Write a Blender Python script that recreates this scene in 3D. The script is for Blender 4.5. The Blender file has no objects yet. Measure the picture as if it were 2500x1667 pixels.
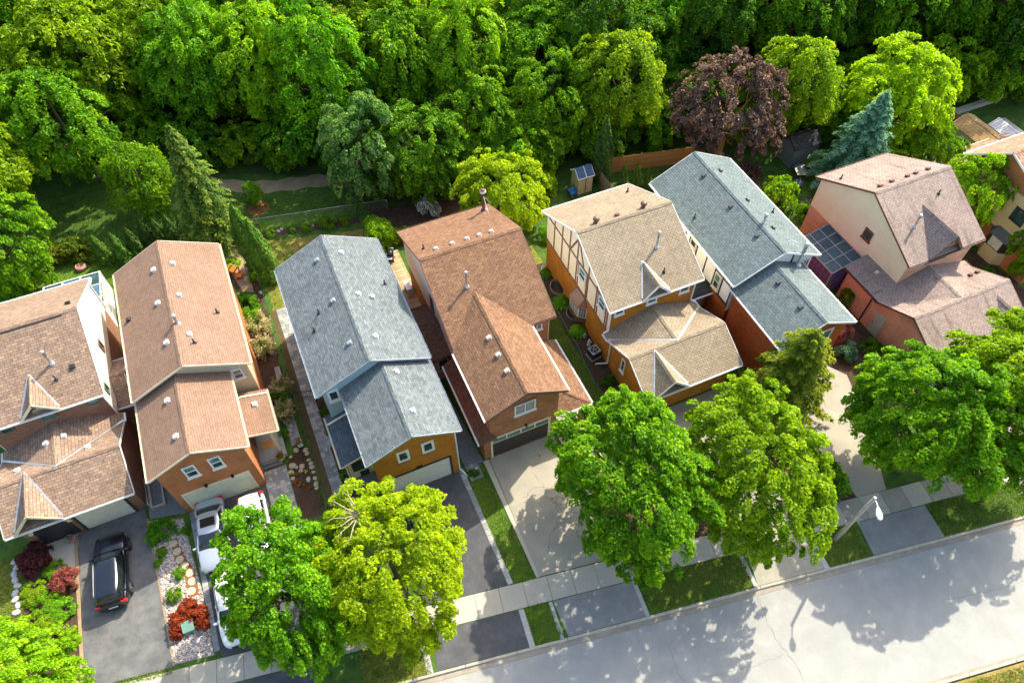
import bpy, math, random
import numpy as np
from mathutils import Vector, Matrix

sc = bpy.context.scene
col = sc.collection
rad = math.radians

# ------------------------------------------------------------------ camera, sky, sun, exposure
cam_data = bpy.data.cameras.new('camera')
cam_data.sensor_width = 36.0
cam_data.lens = 1749.18 / 2500 * 36.0
cam_data.clip_start = 0.5
cam_data.clip_end = 2000
cam = bpy.data.objects.new('camera', cam_data)
col.objects.link(cam)
yaw, pit, roll = rad(23.2042), rad(53.7583), rad(-0.5658)
F0 = Vector((math.sin(yaw), math.cos(yaw), 0)); R0 = Vector((math.cos(yaw), -math.sin(yaw), 0)); UZ = Vector((0, 0, 1))
FW = F0 * math.cos(pit) - UZ * math.sin(pit)
UP = F0 * math.sin(pit) + UZ * math.cos(pit)
RT = R0 * math.cos(roll) + UP * math.sin(roll)
UP2 = -R0 * math.sin(roll) + UP * math.cos(roll)
mw = Matrix(((RT.x, UP2.x, -FW.x, 0), (RT.y, UP2.y, -FW.y, 0), (RT.z, UP2.z, -FW.z, 44.0), (0, 0, 0, 1)))
cam.matrix_world = mw
sc.camera = cam

SUN = Vector((0.617, 0.349, 0.705)).normalized()
world = bpy.data.worlds.new('World'); sc.world = world; world.use_nodes = True
wn = world.node_tree
bg = wn.nodes['Background']
sky = wn.nodes.new('ShaderNodeTexSky'); sky.sky_type = 'NISHITA'; sky.sun_disc = False
sky.sun_elevation = math.asin(SUN.z); sky.sun_rotation = math.atan2(SUN.x, SUN.y)
sky.air_density = 1.0; sky.dust_density = 3.5; sky.ozone_density = 0.4
wn.links.new(sky.outputs[0], bg.inputs[0]); bg.inputs[1].default_value = 0.15
sun_data = bpy.data.lights.new('sun', 'SUN'); sun_data.energy = 3.1; sun_data.angle = rad(0.6); sun_data.color = (1.0, 0.91, 0.74)
sun = bpy.data.objects.new('sun', sun_data); col.objects.link(sun)
sun.rotation_euler = (-SUN).to_track_quat('-Z', 'Y').to_euler()
sun.location = SUN * 120
sc.view_settings.view_transform = 'Standard'; sc.view_settings.look = 'None'
sc.view_settings.gamma = 1.0; sc.view_settings.exposure = 1.45
sc.view_settings.use_curve_mapping = False
sc.cycles.max_bounces = 6; sc.cycles.transparent_max_bounces = 6
sc.cycles.use_adaptive_sampling = True; sc.cycles.adaptive_threshold = 0.02

# ------------------------------------------------------------------ materials
MATS = {}
def mat(name):
    m = bpy.data.materials.new(name); m.use_nodes = True
    nt = m.node_tree
    MATS[name] = m
    return m, nt, nt.nodes['Principled BSDF']
def nd(nt, typ, **kw):
    n = nt.nodes.new(typ)
    for k, v in kw.items():
        if k in n.inputs: n.inputs[k].default_value = v
        else: setattr(n, k, v)
    return n
def c4(c): return (c[0], c[1], c[2], 1.0)
def mixc(nt, fac, a, b, typ='MIX'):
    n = nt.nodes.new('ShaderNodeMix'); n.data_type = 'RGBA'; n.blend_type = typ
    for i, v in ((0, fac), (6, a), (7, b)):
        if hasattr(v, 'links'): nt.links.new(v, n.inputs[i])
        else: n.inputs[i].default_value = v if i == 0 else c4(v)
    return n.outputs[2]
def ramp(nt, src, a, b):
    n = nt.nodes.new('ShaderNodeMapRange'); n.inputs[1].default_value = a; n.inputs[2].default_value = b
    nt.links.new(src, n.inputs[0]); return n.outputs[0]
def noise(nt, vec, scale, detail=4, rough=0.6):
    n = nd(nt, 'ShaderNodeTexNoise'); n.inputs['Scale'].default_value = scale
    n.inputs['Detail'].default_value = detail; n.inputs['Roughness'].default_value = rough
    nt.links.new(vec, n.inputs['Vector']); return n.outputs[0]
def coord(nt, which='Object'):
    return nd(nt, 'ShaderNodeTexCoord').outputs[which]
def wpos(nt): return nd(nt, 'ShaderNodeNewGeometry').outputs['Position']
def bump(nt, b, h, strength, dist):
    n = nd(nt, 'ShaderNodeBump'); n.inputs['Strength'].default_value = strength; n.inputs['Distance'].default_value = dist
    nt.links.new(h, n.inputs['Height']); nt.links.new(n.outputs[0], b.inputs['Normal'])

def plain(name, c, rough=0.6, metal=0.0, var=0.25, scale=3.0, bumps=0.0, c2=None):
    """painted / stone / wood surface with slight mottling"""
    m, nt, b = mat(name)
    p = coord(nt)
    f = ramp(nt, noise(nt, p, scale, 5), 0.3, 0.7)
    lo = tuple(x * (1 - var) for x in c); hi = c2 or tuple(min(1, x * (1 + var * 0.4)) for x in c)
    nt.links.new(mixc(nt, f, lo, hi), b.inputs['Base Color'])
    b.inputs['Roughness'].default_value = rough; b.inputs['Metallic'].default_value = metal
    if bumps: bump(nt, b, noise(nt, p, scale * 8, 4), bumps, 0.01)
    return m

def shingle(name, c1, c2, dark, tab=0.33, row=0.15, stain=0.16, contrast=0.5):
    m, nt, b = mat(name)
    uv = nd(nt, 'ShaderNodeUVMap').outputs[0]
    br = nd(nt, 'ShaderNodeTexBrick'); br.offset = 0.5; br.inputs['Scale'].default_value = 1.0
    br.inputs['Brick Width'].default_value = tab; br.inputs['Row Height'].default_value = row
    br.inputs['Mortar Size'].default_value = 0.012; br.inputs['Mortar Smooth'].default_value = 0.3
    br.inputs['Color1'].default_value = c4(c1); br.inputs['Color2'].default_value = c4(c2); br.inputs['Mortar'].default_value = c4(dark)  # dark lines paint the shadow under the shingle butt edges
    nt.links.new(uv, br.inputs['Vector'])
    br2 = nd(nt, 'ShaderNodeTexBrick'); br2.offset = 0.37; br2.inputs['Scale'].default_value = 1.0
    br2.inputs['Brick Width'].default_value = tab * 0.62; br2.inputs['Row Height'].default_value = row
    br2.inputs['Mortar Size'].default_value = 0.0; br2.inputs['Bias'].default_value = -0.15
    br2.inputs['Color1'].default_value = (1, 1, 1, 1); br2.inputs['Color2'].default_value = (0.1, 0.1, 0.1, 1); br2.inputs['Mortar'].default_value = (1, 1, 1, 1)
    nt.links.new(uv, br2.inputs['Vector'])
    colr = mixc(nt, contrast, br.outputs[0], br2.outputs[0], 'MULTIPLY')
    p = coord(nt)
    big = ramp(nt, noise(nt, p, 0.5, 5), 0.32, 0.68)
    colr = mixc(nt, big, colr, mixc(nt, 1.0, colr, (0.86, 0.85, 0.84), 'MULTIPLY'))
    grain = ramp(nt, noise(nt, p, 22, 3, 0.8), 0.25, 0.75)
    colr = mixc(nt, grain, mixc(nt, 1.0, colr, (0.78, 0.78, 0.78), 'MULTIPLY'), mixc(nt, 1.0, colr, (1.18, 1.18, 1.18), 'MULTIPLY'))
    if stain:
        mp = nd(nt, 'ShaderNodeMapping'); mp.inputs['Scale'].default_value = (1.5, 0.22, 1); nt.links.new(uv, mp.inputs[0])
        st = ramp(nt, noise(nt, mp.outputs[0], 1.6, 4), 0.52, 0.7)
        s2 = nd(nt, 'ShaderNodeMath', operation='MULTIPLY'); nt.links.new(st, s2.inputs[0]); s2.inputs[1].default_value = stain
        colr = mixc(nt, s2.outputs[0], colr, tuple(x * 0.55 for x in dark))
    nt.links.new(colr, b.inputs['Base Color'])
    b.inputs['Roughness'].default_value = 0.92; b.inputs['Specular IOR Level'].default_value = 0.15
    inv = nd(nt, 'ShaderNodeMath', operation='SUBTRACT'); inv.inputs[0].default_value = 1.0; nt.links.new(br.outputs['Fac'], inv.inputs[1])
    add = nd(nt, 'ShaderNodeMath', operation='ADD'); nt.links.new(inv.outputs[0], add.inputs[0])
    nt.links.new(br2.outputs[0], add.inputs[1])
    bump(nt, b, add.outputs[0], 0.55, 0.03)
    return m

def brick(name, c1, c2, mortar, w=0.27, h=0.095, ms=0.014):
    m, nt, b = mat(name)
    uv = nd(nt, 'ShaderNodeUVMap').outputs[0]
    br = nd(nt, 'ShaderNodeTexBrick'); br.inputs['Scale'].default_value = 1.0
    br.inputs['Brick Width'].default_value = w; br.inputs['Row Height'].default_value = h
    br.inputs['Mortar Size'].default_value = ms; br.inputs['Mortar Smooth'].default_value = 0.2
    br.inputs['Color1'].default_value = c4(c1); br.inputs['Color2'].default_value = c4(c2); br.inputs['Mortar'].default_value = c4(mortar)
    nt.links.new(uv, br.inputs['Vector'])
    p = coord(nt)
    f = ramp(nt, noise(nt, p, 0.9, 5), 0.3, 0.7)
    cc = mixc(nt, f, mixc(nt, 1.0, br.outputs[0], (0.72, 0.70, 0.68), 'MULTIPLY'), br.outputs[0])
    g = ramp(nt, noise(nt, p, 14, 2), 0.3, 0.7)
    cc = mixc(nt, g, mixc(nt, 1.0, cc, (0.82, 0.8, 0.8), 'MULTIPLY'), mixc(nt, 1.0, cc, (1.15, 1.13, 1.1), 'MULTIPLY'))
    nt.links.new(cc, b.inputs['Base Color'])
    b.inputs['Roughness'].default_value = 0.9; b.inputs['Specular IOR Level'].default_value = 0.2
    inv = nd(nt, 'ShaderNodeMath', operation='SUBTRACT'); inv.inputs[0].default_value = 1.0; nt.links.new(br.outputs['Fac'], inv.inputs[1])
    bump(nt, b, inv.outputs[0], 0.6, 0.012)
    return m

def siding(name, c, pitch=0.11, depth=0.5, rough=0.55):
    m, nt, b = mat(name)
    uv = nd(nt, 'ShaderNodeUVMap').outputs[0]
    sp = nd(nt, 'ShaderNodeSeparateXYZ'); nt.links.new(uv, sp.inputs[0])
    dv = nd(nt, 'ShaderNodeMath', operation='DIVIDE'); nt.links.new(sp.outputs[1], dv.inputs[0]); dv.inputs[1].default_value = pitch
    fr = nd(nt, 'ShaderNodeMath', operation='FRACT'); nt.links.new(dv.outputs[0], fr.inputs[0])
    f = ramp(nt, noise(nt, coord(nt), 0.8, 5), 0.3, 0.7)
    cc = mixc(nt, f, tuple(x * 0.9 for x in c), c)
    e = ramp(nt, fr.outputs[0], 0.0, 0.14)
    cc = mixc(nt, e, mixc(nt, 1.0, cc, (0.7, 0.7, 0.7), 'MULTIPLY'), cc)
    nt.links.new(cc, b.inputs['Base Color']); b.inputs['Roughness'].default_value = rough
    bump(nt, b, fr.outputs[0], depth, 0.02)
    return m

def ground_mat(name, cols, scales, rough=0.95, bumps=0.4, bscale=30, lo=0.35, hi=0.65, cracks=None, gc=0.18):
    """layered noise ground: cols[0] base, cols[i] mixed in with its own noise"""
    m, nt, b = mat(name)
    p = wpos(nt)
    cc = None
    for i, c in enumerate(cols):
        if i == 0:
            cc = mixc(nt, ramp(nt, noise(nt, p, scales[0], 6, 0.7), 0.3, 0.7), tuple(x * 0.8 for x in c), tuple(x * 1.12 for x in c))
        else:
            cc = mixc(nt, ramp(nt, noise(nt, p, scales[i], 5, 0.65), lo, hi), cc, c)
    g = ramp(nt, noise(nt, p, bscale, 4, 0.8), 0.25, 0.75)
    cc = mixc(nt, g, mixc(nt, 1.0, cc, (1 - gc,) * 3, 'MULTIPLY'), mixc(nt, 1.0, cc, (1 + gc,) * 3, 'MULTIPLY'))
    if cracks:
        v = nd(nt, 'ShaderNodeTexVoronoi', feature='DISTANCE_TO_EDGE'); v.inputs['Scale'].default_value = cracks[0]
        ws = nd(nt, 'ShaderNodeVectorMath', operation='ADD'); nt.links.new(p, ws.inputs[0])
        nn = nd(nt, 'ShaderNodeTexNoise'); nn.inputs['Scale'].default_value = 1.3; nt.links.new(p, nn.inputs['Vector'])
        nt.links.new(nn.outputs[1], ws.inputs[1]); nt.links.new(ws.outputs[0], v.inputs['Vector'])
        k = ramp(nt, v.outputs[0], 0.0, cracks[1])
        gate = ramp(nt, noise(nt, p, 0.23, 2), 0.5, 0.56)
        k2 = nd(nt, 'ShaderNodeMath', operation='MAXIMUM'); nt.links.new(k, k2.inputs[0]); nt.links.new(gate, k2.inputs[1])
        cc = mixc(nt, k2.outputs[0], mixc(nt, 1.0, cc, (0.55, 0.53, 0.5), 'MULTIPLY'), cc)
    nt.links.new(cc, b.inputs['Base Color']); b.inputs['Roughness'].default_value = rough
    b.inputs['Specular IOR Level'].default_value = 0.15
    bump(nt, b, noise(nt, p, bscale, 4, 0.8), bumps, 0.03)
    return m

def leafmat(name, dark, mid, lite, trans=0.35, rough=0.55):
    m, nt, b = mat(name)
    at = nd(nt, 'ShaderNodeAttribute', attribute_name='tint')
    oi = nd(nt, 'ShaderNodeObjectInfo')
    t = at.outputs['Fac']
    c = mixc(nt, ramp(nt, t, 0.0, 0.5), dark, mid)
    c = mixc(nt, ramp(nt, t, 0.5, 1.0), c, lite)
    hs = nd(nt, 'ShaderNodeHueSaturation'); nt.links.new(c, hs.inputs['Color'])
    v = nd(nt, 'ShaderNodeMapRange'); v.inputs[3].default_value = 0.88; v.inputs[4].default_value = 1.12; nt.links.new(oi.outputs['Random'], v.inputs[0])
    nt.links.new(v.outputs[0], hs.inputs['Value'])
    h = nd(nt, 'ShaderNodeMapRange'); h.inputs[3].default_value = 0.492; h.inputs[4].default_value = 0.508; nt.links.new(oi.outputs['Random'], h.inputs[0])
    nt.links.new(h.outputs[0], hs.inputs['Hue'])
    nt.links.new(hs.outputs[0], b.inputs['Base Color'])
    b.inputs['Roughness'].default_value = rough; b.inputs['Specular IOR Level'].default_value = 0.25
    tr = nd(nt, 'ShaderNodeBsdfTranslucent')
    tc = mixc(nt, 1.0, hs.outputs[0], (1.25, 1.2, 0.55), 'MULTIPLY'); nt.links.new(tc, tr.inputs[0])
    mx = nd(nt, 'ShaderNodeMixShader'); mx.inputs[0].default_value = trans
    nt.links.new(b.outputs[0], mx.inputs[1]); nt.links.new(tr.outputs[0], mx.inputs[2])
    nt.links.new(mx.outputs[0], nt.nodes['Material Output'].inputs[0])
    return m

def glassmat(name, c, rough=0.06, spec=0.7):
    m, nt, b = mat(name)
    f = ramp(nt, noise(nt, coord(nt), 1.2, 2), 0.35, 0.65)
    nt.links.new(mixc(nt, f, tuple(x * 0.6 for x in c), c), b.inputs['Base Color'])
    b.inputs['Roughness'].default_value = rough; b.inputs['Specular IOR Level'].default_value = spec; b.inputs['IOR'].default_value = 1.6
    return m
def paint(name, c, metal=0.3, rough=0.3):
    m, nt, b = mat(name)
    f = ramp(nt, noise(nt, coord(nt), 2.5, 5), 0.3, 0.7)
    nt.links.new(mixc(nt, f, tuple(x * 0.92 for x in c), c), b.inputs['Base Color'])
    b.inputs['Roughness'].default_value = rough; b.inputs['Metallic'].default_value = metal
    b.inputs['Coat Weight'].default_value = 0.8; b.inputs['Coat Roughness'].default_value = 0.06
    return m

# roofs
shingle('roof_mixed_tan', (0.366, 0.260, 0.181), (0.267, 0.191, 0.145), (0.101, 0.071, 0.056), 0.34, 0.19, contrast=0.32)
shingle('roof_tan', (0.296, 0.194, 0.136), (0.263, 0.171, 0.120), (0.161, 0.101, 0.071), 0.3, 0.14, contrast=0.2)
shingle('roof_slate', (0.199, 0.230, 0.236), (0.148, 0.182, 0.193), (0.082, 0.106, 0.116), 0.38, 0.15, contrast=0.38)
shingle('roof_slate_dark', (0.13, 0.17, 0.2), (0.09, 0.125, 0.15), (0.05, 0.07, 0.09), 0.42, 0.15, contrast=0.3)
shingle('roof_brown', (0.293, 0.169, 0.095), (0.222, 0.126, 0.079), (0.095, 0.053, 0.037), 0.32, 0.15, contrast=0.36)
shingle('roof_brown_dark', (0.226, 0.122, 0.078), (0.175, 0.093, 0.066), (0.079, 0.043, 0.031), 0.34, 0.155, contrast=0.35)
shingle('roof_beige', (0.348, 0.290, 0.202), (0.305, 0.250, 0.175), (0.104, 0.084, 0.058), 0.32, 0.17, contrast=0.22)
shingle('roof_teal', (0.185, 0.233, 0.233), (0.150, 0.194, 0.198), (0.048, 0.075, 0.084), 0.32, 0.17, contrast=0.32)
shingle('roof_charcoal', (0.07, 0.075, 0.08), (0.05, 0.055, 0.06), (0.02, 0.02, 0.025), 0.34, 0.19, contrast=0.25)
shingle('roof_mauve', (0.385, 0.305, 0.262), (0.325, 0.258, 0.222), (0.16, 0.122, 0.105), 0.3, 0.16, stain=0.6, contrast=0.25)
shingle('roof_rust', (0.487, 0.309, 0.206), (0.348, 0.213, 0.153), (0.116, 0.073, 0.057), 0.4, 0.26, contrast=0.42)
shingle('roof_straw', (0.50, 0.33, 0.15), (0.43, 0.28, 0.125), (0.2, 0.13, 0.06), 0.4, 0.26, contrast=0.3)
# walls
brick('brick_gold', (0.621, 0.257, 0.030), (0.513, 0.203, 0.024), (0.392, 0.176, 0.041))
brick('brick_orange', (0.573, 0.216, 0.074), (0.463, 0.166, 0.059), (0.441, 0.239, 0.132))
brick('brick_red', (0.56, 0.20, 0.07), (0.36, 0.11, 0.045), (0.48, 0.33, 0.22))
brick('brick_maroon', (0.274, 0.114, 0.067), (0.178, 0.071, 0.045), (0.455, 0.309, 0.216), ms=0.014)
brick('brick_deep', (0.62, 0.15, 0.035), (0.45, 0.10, 0.025), (0.33, 0.10, 0.04))
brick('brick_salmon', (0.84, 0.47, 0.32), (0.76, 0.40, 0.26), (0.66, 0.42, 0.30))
siding('siding_white', (0.80, 0.78, 0.70))
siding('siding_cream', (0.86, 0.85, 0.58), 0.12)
siding('siding_olive', (0.578, 0.533, 0.364), 0.14)
siding('siding_blue', (0.390, 0.546, 0.611), 0.16)
siding('siding_shed', (0.66, 0.58, 0.34), 0.17, 0.9)
siding('siding_sand', (0.66, 0.52, 0.28), 0.14)
plain('stucco_cream', (0.861, 0.766, 0.578), 0.9, var=0.12, scale=1.5, bumps=0.2)
plain('stucco_white', (0.82, 0.80, 0.78), 0.9, var=0.12, scale=1.5, bumps=0.2)
plain('timber_brown', (0.21, 0.105, 0.062), 0.7, bumps=0.2)
plain('timber_black', (0.024, 0.02, 0.026), 0.7, bumps=0.2)
plain('white_trim', (0.82, 0.82, 0.81), 0.45, var=0.08)
plain('cream_trim', (0.74, 0.66, 0.48), 0.5, var=0.1)
plain('brown_trim', (0.15, 0.072, 0.05), 0.5)
plain('dark_trim', (0.035, 0.03, 0.032), 0.5)
plain('green_trim', (0.12, 0.16, 0.10), 0.5)
plain('bluegrey_trim', (0.36, 0.42, 0.46), 0.5)
plain('metal_slate', (0.09, 0.12, 0.17), 0.4, 0.4)
plain('door_cream', (0.759, 0.690, 0.529), 0.5, var=0.1)
plain('door_sage', (0.611, 0.611, 0.468), 0.5, var=0.1)
plain('door_white', (0.72, 0.70, 0.60), 0.5, var=0.1)
plain('door_brown', (0.045, 0.033, 0.027), 0.5)
plain('door_green', (0.42, 0.52, 0.42), 0.5, var=0.1)
plain('copper_roof', (0.26, 0.15, 0.115), 0.45, 0.2)
plain('galvanised', (0.55, 0.57, 0.57), 0.35, 0.7, var=0.3)
plain('vent_white', (0.75, 0.74, 0.72), 0.5, var=0.15)
plain('vent_pale', (0.60, 0.52, 0.46), 0.55)
plain('vent_black', (0.025, 0.025, 0.028), 0.55)
plain('vent_grey', (0.10, 0.105, 0.11), 0.55)
plain('vent_slate', (0.30, 0.34, 0.36), 0.55)
plain('vent_brown', (0.16, 0.085, 0.062), 0.5)
plain('ridge_tan', (0.42, 0.27, 0.16), 0.9, var=0.35, scale=6, bumps=0.4)
glassmat('glass_dark', (0.03, 0.075, 0.075))
glassmat('glass_teal', (0.10, 0.26, 0.235))
glassmat('glass_patio', (0.05, 0.10, 0.105), 0.35, 0.3)
glassmat('glass_car', (0.012, 0.02, 0.024), 0.04)
glassmat('glass_blue', (0.06, 0.14, 0.2))
plain('curtain', (0.62, 0.60, 0.54), 0.9, var=0.3, scale=9)
# ground
ground_mat('grass', [(0.060, 0.121, 0.018), (0.098, 0.184, 0.025), (0.034, 0.081, 0.014)], [2.5, 0.7, 1.4], bumps=0.9, bscale=16, gc=0.55)
ground_mat('grass_dry', [(0.20, 0.165, 0.035), (0.09, 0.135, 0.02), (0.30, 0.21, 0.07)], [2.2, 0.55, 1.2], bumps=0.9, bscale=16, gc=0.55)
ground_mat('grass_gold', [(0.22, 0.18, 0.03), (0.12, 0.165, 0.02), (0.30, 0.22, 0.06), (0.10, 0.15, 0.02)], [2.2, 0.7, 1.6, 3.1], bumps=0.9, bscale=16, gc=0.55)
ground_mat('grass_bright', [(0.10, 0.20, 0.018), (0.15, 0.25, 0.024), (0.06, 0.13, 0.014)], [2.2, 0.7, 1.5], bumps=0.9, bscale=16, gc=0.55)
ground_mat('grass_mixed', [(0.06, 0.115, 0.018), (0.15, 0.135, 0.03), (0.08, 0.155, 0.02)], [2.2, 0.6, 1.3], bumps=0.9, bscale=16, gc=0.55)
ground_mat('forest_soil', [(0.06, 0.10, 0.018), (0.045, 0.065, 0.02)], [1.2, 0.5], bumps=0.8, bscale=8)
ground_mat('mulch', [(0.055, 0.033, 0.021), (0.085, 0.055, 0.037)], [6, 2.2], bumps=0.9, bscale=14, gc=0.5)
ground_mat('mulch_red', [(0.30, 0.125, 0.045), (0.22, 0.085, 0.035)], [6, 3], bumps=0.8, bscale=26)
ground_mat('trail_dirt', [(0.34, 0.255, 0.155), (0.26, 0.19, 0.11)], [1.8, 0.8], bumps=0.4)
ground_mat('road_asphalt', [(0.345, 0.345, 0.315), (0.30, 0.305, 0.285), (0.265, 0.27, 0.255)], [0.9, 0.25, 0.6], hi=0.8, bumps=0.45, bscale=38)
ground_mat('asphalt_fresh', [(0.088, 0.092, 0.097), (0.125, 0.127, 0.127), (0.07, 0.073, 0.078)], [1.6, 0.45, 1.1], bumps=0.45, bscale=30, gc=0.28)
ground_mat('asphalt_mid', [(0.115, 0.118, 0.12), (0.08, 0.085, 0.09), (0.175, 0.175, 0.17)], [1.6, 0.35, 0.8], bumps=0.45, bscale=30, hi=0.72, gc=0.28)
ground_mat('asphalt_worn', [(0.22, 0.22, 0.21), (0.175, 0.18, 0.178), (0.27, 0.265, 0.25)], [1.6, 0.5, 1.0], bumps=0.45, bscale=30, hi=0.72, gc=0.28)
ground_mat('concrete', [(0.462, 0.424, 0.341), (0.396, 0.369, 0.303)], [2.0, 0.5], bumps=0.25, bscale=30)
ground_mat('concrete_drive', [(0.40, 0.365, 0.285), (0.32, 0.295, 0.24), (0.25, 0.24, 0.205)], [1.6, 0.4, 0.8], hi=0.8, gc=0.2, bumps=0.25, bscale=30, cracks=(0.2, 0.006))
ground_mat('concrete_joint', [(0.10, 0.095, 0.075), (0.07, 0.075, 0.04)], [4, 1], bumps=0.4)
ground_mat('aggregate', [(0.35, 0.325, 0.26), (0.28, 0.265, 0.22)], [3.0, 0.8], bumps=0.5, bscale=45)
ground_mat('kerb_concrete', [(0.460, 0.414, 0.322), (0.380, 0.345, 0.276)], [2.5, 0.9], bumps=0.3)
ground_mat('gutter_concrete', [(0.34, 0.305, 0.24), (0.24, 0.215, 0.17)], [2.5, 0.9], bumps=0.3)
ground_mat('swale_thatch', [(0.115, 0.085, 0.04), (0.085, 0.066, 0.03)], [5, 2], bumps=0.8)
ground_mat('bed_base', [(0.34, 0.28, 0.235), (0.26, 0.21, 0.18)], [9, 3], bumps=0.8)
for i, c in enumerate([(0.33, 0.335, 0.315), (0.26, 0.27, 0.26), (0.40, 0.395, 0.36), (0.22, 0.235, 0.235)]):
    plain('paver_%d' % i, c, 0.9, var=0.2, scale=5, bumps=0.3)
plain('flagstone', (0.17, 0.19, 0.20), 0.85, var=0.25, scale=3, bumps=0.3)
plain('step_stone', (0.44, 0.40, 0.29), 0.9, var=0.2, scale=6, bumps=0.3)
plain('boulder_tan', (0.50, 0.40, 0.26), 0.9, var=0.35, scale=5, bumps=0.5)
plain('boulder_grey', (0.45, 0.44, 0.42), 0.9, var=0.35, scale=5, bumps=0.5)
plain('boulder_pink', (0.48, 0.30, 0.25), 0.9, var=0.3, scale=5, bumps=0.5)
plain('wood_cedar', (0.540, 0.263, 0.068), 0.75, var=0.4, scale=2.5, bumps=0.3)
plain('wood_weathered', (0.27, 0.22, 0.165), 0.85, var=0.35, scale=2.5, bumps=0.3)
plain('wood_deck', (0.43, 0.32, 0.16), 0.8, var=0.4, scale=2.0, bumps=0.3)
plain('bark', (0.12, 0.085, 0.055), 0.95, var=0.4, scale=6, bumps=0.8)
plain('bark_pale', (0.36, 0.29, 0.20), 0.95, var=0.3, scale=6, bumps=0.6)
plain('bark_gold', (0.36, 0.24, 0.08), 0.95, var=0.3, scale=6, bumps=0.6)
# plants
leafmat('leaf_lime', (0.13, 0.26, 0.004), (0.25, 0.45, 0.006), (0.40, 0.58, 0.009), 0.5)
leafmat('leaf_yellow', (0.22, 0.36, 0.004), (0.37, 0.56, 0.006), (0.54, 0.72, 0.009), 0.5)
leafmat('leaf_green', (0.05, 0.17, 0.004), (0.12, 0.315, 0.006), (0.235, 0.44, 0.009), 0.5)
leafmat('leaf_mid', (0.068, 0.205, 0.004), (0.158, 0.37, 0.006), (0.295, 0.51, 0.009), 0.5)
leafmat('leaf_deep', (0.035, 0.12, 0.006), (0.08, 0.21, 0.009), (0.16, 0.32, 0.014), 0.5)
leafmat('leaf_bluegreen', (0.06, 0.17, 0.03), (0.13, 0.29, 0.05), (0.27, 0.45, 0.12), 0.35)
leafmat('leaf_purple', (0.05, 0.032, 0.03), (0.15, 0.09, 0.07), (0.32, 0.185, 0.125), 0.25)
leafmat('leaf_maroon', (0.05, 0.012, 0.018), (0.11, 0.022, 0.026), (0.18, 0.04, 0.04), 0.3)
leafmat('leaf_rose', (0.16, 0.035, 0.03), (0.32, 0.08, 0.06), (0.46, 0.15, 0.10), 0.3)
leafmat('leaf_scarlet', (0.20, 0.028, 0.012), (0.40, 0.07, 0.02), (0.52, 0.15, 0.04), 0.3)
leafmat('leaf_pink', (0.28, 0.09, 0.10), (0.42, 0.16, 0.17), (0.55, 0.26, 0.25), 0.3)
leafmat('needle_green', (0.035, 0.105, 0.012), (0.085, 0.19, 0.016), (0.26, 0.33, 0.03), 0.3, 0.7)
leafmat('needle_blue', (0.05, 0.16, 0.085), (0.12, 0.29, 0.15), (0.24, 0.43, 0.24), 0.3, 0.7)
leafmat('needle_yew', (0.06, 0.12, 0.006), (0.16, 0.23, 0.009), (0.31, 0.34, 0.012), 0.35, 0.7)
leafmat('cedar_green', (0.035, 0.11, 0.010), (0.08, 0.20, 0.013), (0.16, 0.29, 0.018), 0.25, 0.7)
leafmat('cedar_dark', (0.022, 0.07, 0.010), (0.05, 0.13, 0.012), (0.11, 0.20, 0.016), 0.2, 0.7)
leafmat('grass_blade', (0.07, 0.13, 0.012), (0.14, 0.22, 0.018), (0.33, 0.29, 0.06), 0.3)
leafmat('plume', (0.11, 0.22, 0.02), (0.33, 0.34, 0.10), (0.62, 0.50, 0.36), 0.35)
leafmat('blossom_white', (0.08, 0.16, 0.03), (0.5, 0.5, 0.45), (0.85, 0.85, 0.82), 0.2)
leafmat('petal_red', (0.35, 0.01, 0.01), (0.55, 0.015, 0.015), (0.65, 0.05, 0.03), 0.2)
leafmat('petal_mix', (0.30, 0.03, 0.25), (0.5, 0.12, 0.42), (0.7, 0.4, 0.6), 0.2)
leafmat('petal_yellow', (0.5, 0.38, 0.02), (0.65, 0.55, 0.03), (0.7, 0.62, 0.1), 0.2)
# other
plain('concrete_pole', (0.44, 0.41, 0.33), 0.85, var=0.15, bumps=0.2)
plain('plastic_white', (0.75, 0.75, 0.73), 0.4, var=0.06)
plain('plastic_blue', (0.05, 0.25, 0.5), 0.4)
plain('plastic_green', (0.01, 0.24, 0.12), 0.4)
plain('plastic_orange', (0.75, 0.16, 0.01), 0.5, var=0.15)
plain('utility_green', (0.15, 0.28, 0.22), 0.45, var=0.15)
plain('clay_pink', (0.55, 0.25, 0.22), 0.7)
plain('glaze_yellow', (0.62, 0.52, 0.14), 0.4)
plain('metal_black', (0.02, 0.02, 0.022), 0.4, 0.3)
plain('metal_grey', (0.38, 0.40, 0.41), 0.4, 0.6)
plain('shed_grey', (0.16, 0.19, 0.18), 0.7, var=0.2)
plain('fabric_purple', (0.15, 0.11, 0.33), 0.9, var=0.35, scale=4)
plain('rubber', (0.015, 0.015, 0.016), 0.8)
paint('paint_black', (0.006, 0.009, 0.018), 0.2, 0.22)
paint('paint_silver', (0.50, 0.55, 0.58), 0.55, 0.3)
paint('paint_white', (0.82, 0.82, 0.80), 0.0, 0.3)
paint('paint_navy', (0.02, 0.03, 0.10), 0.3, 0.28)
paint('tail_red', (0.55, 0.01, 0.012), 0.0, 0.2)
paint('head_lens', (0.6, 0.62, 0.64), 0.4, 0.12)
plain('gravel_a', (0.62, 0.55, 0.50), 0.9, var=0.25, scale=4)
plain('gravel_b', (0.40, 0.31, 0.27), 0.9, var=0.3, scale=4)
plain('gravel_c', (0.30, 0.29, 0.31), 0.9, var=0.3, scale=4)

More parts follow.
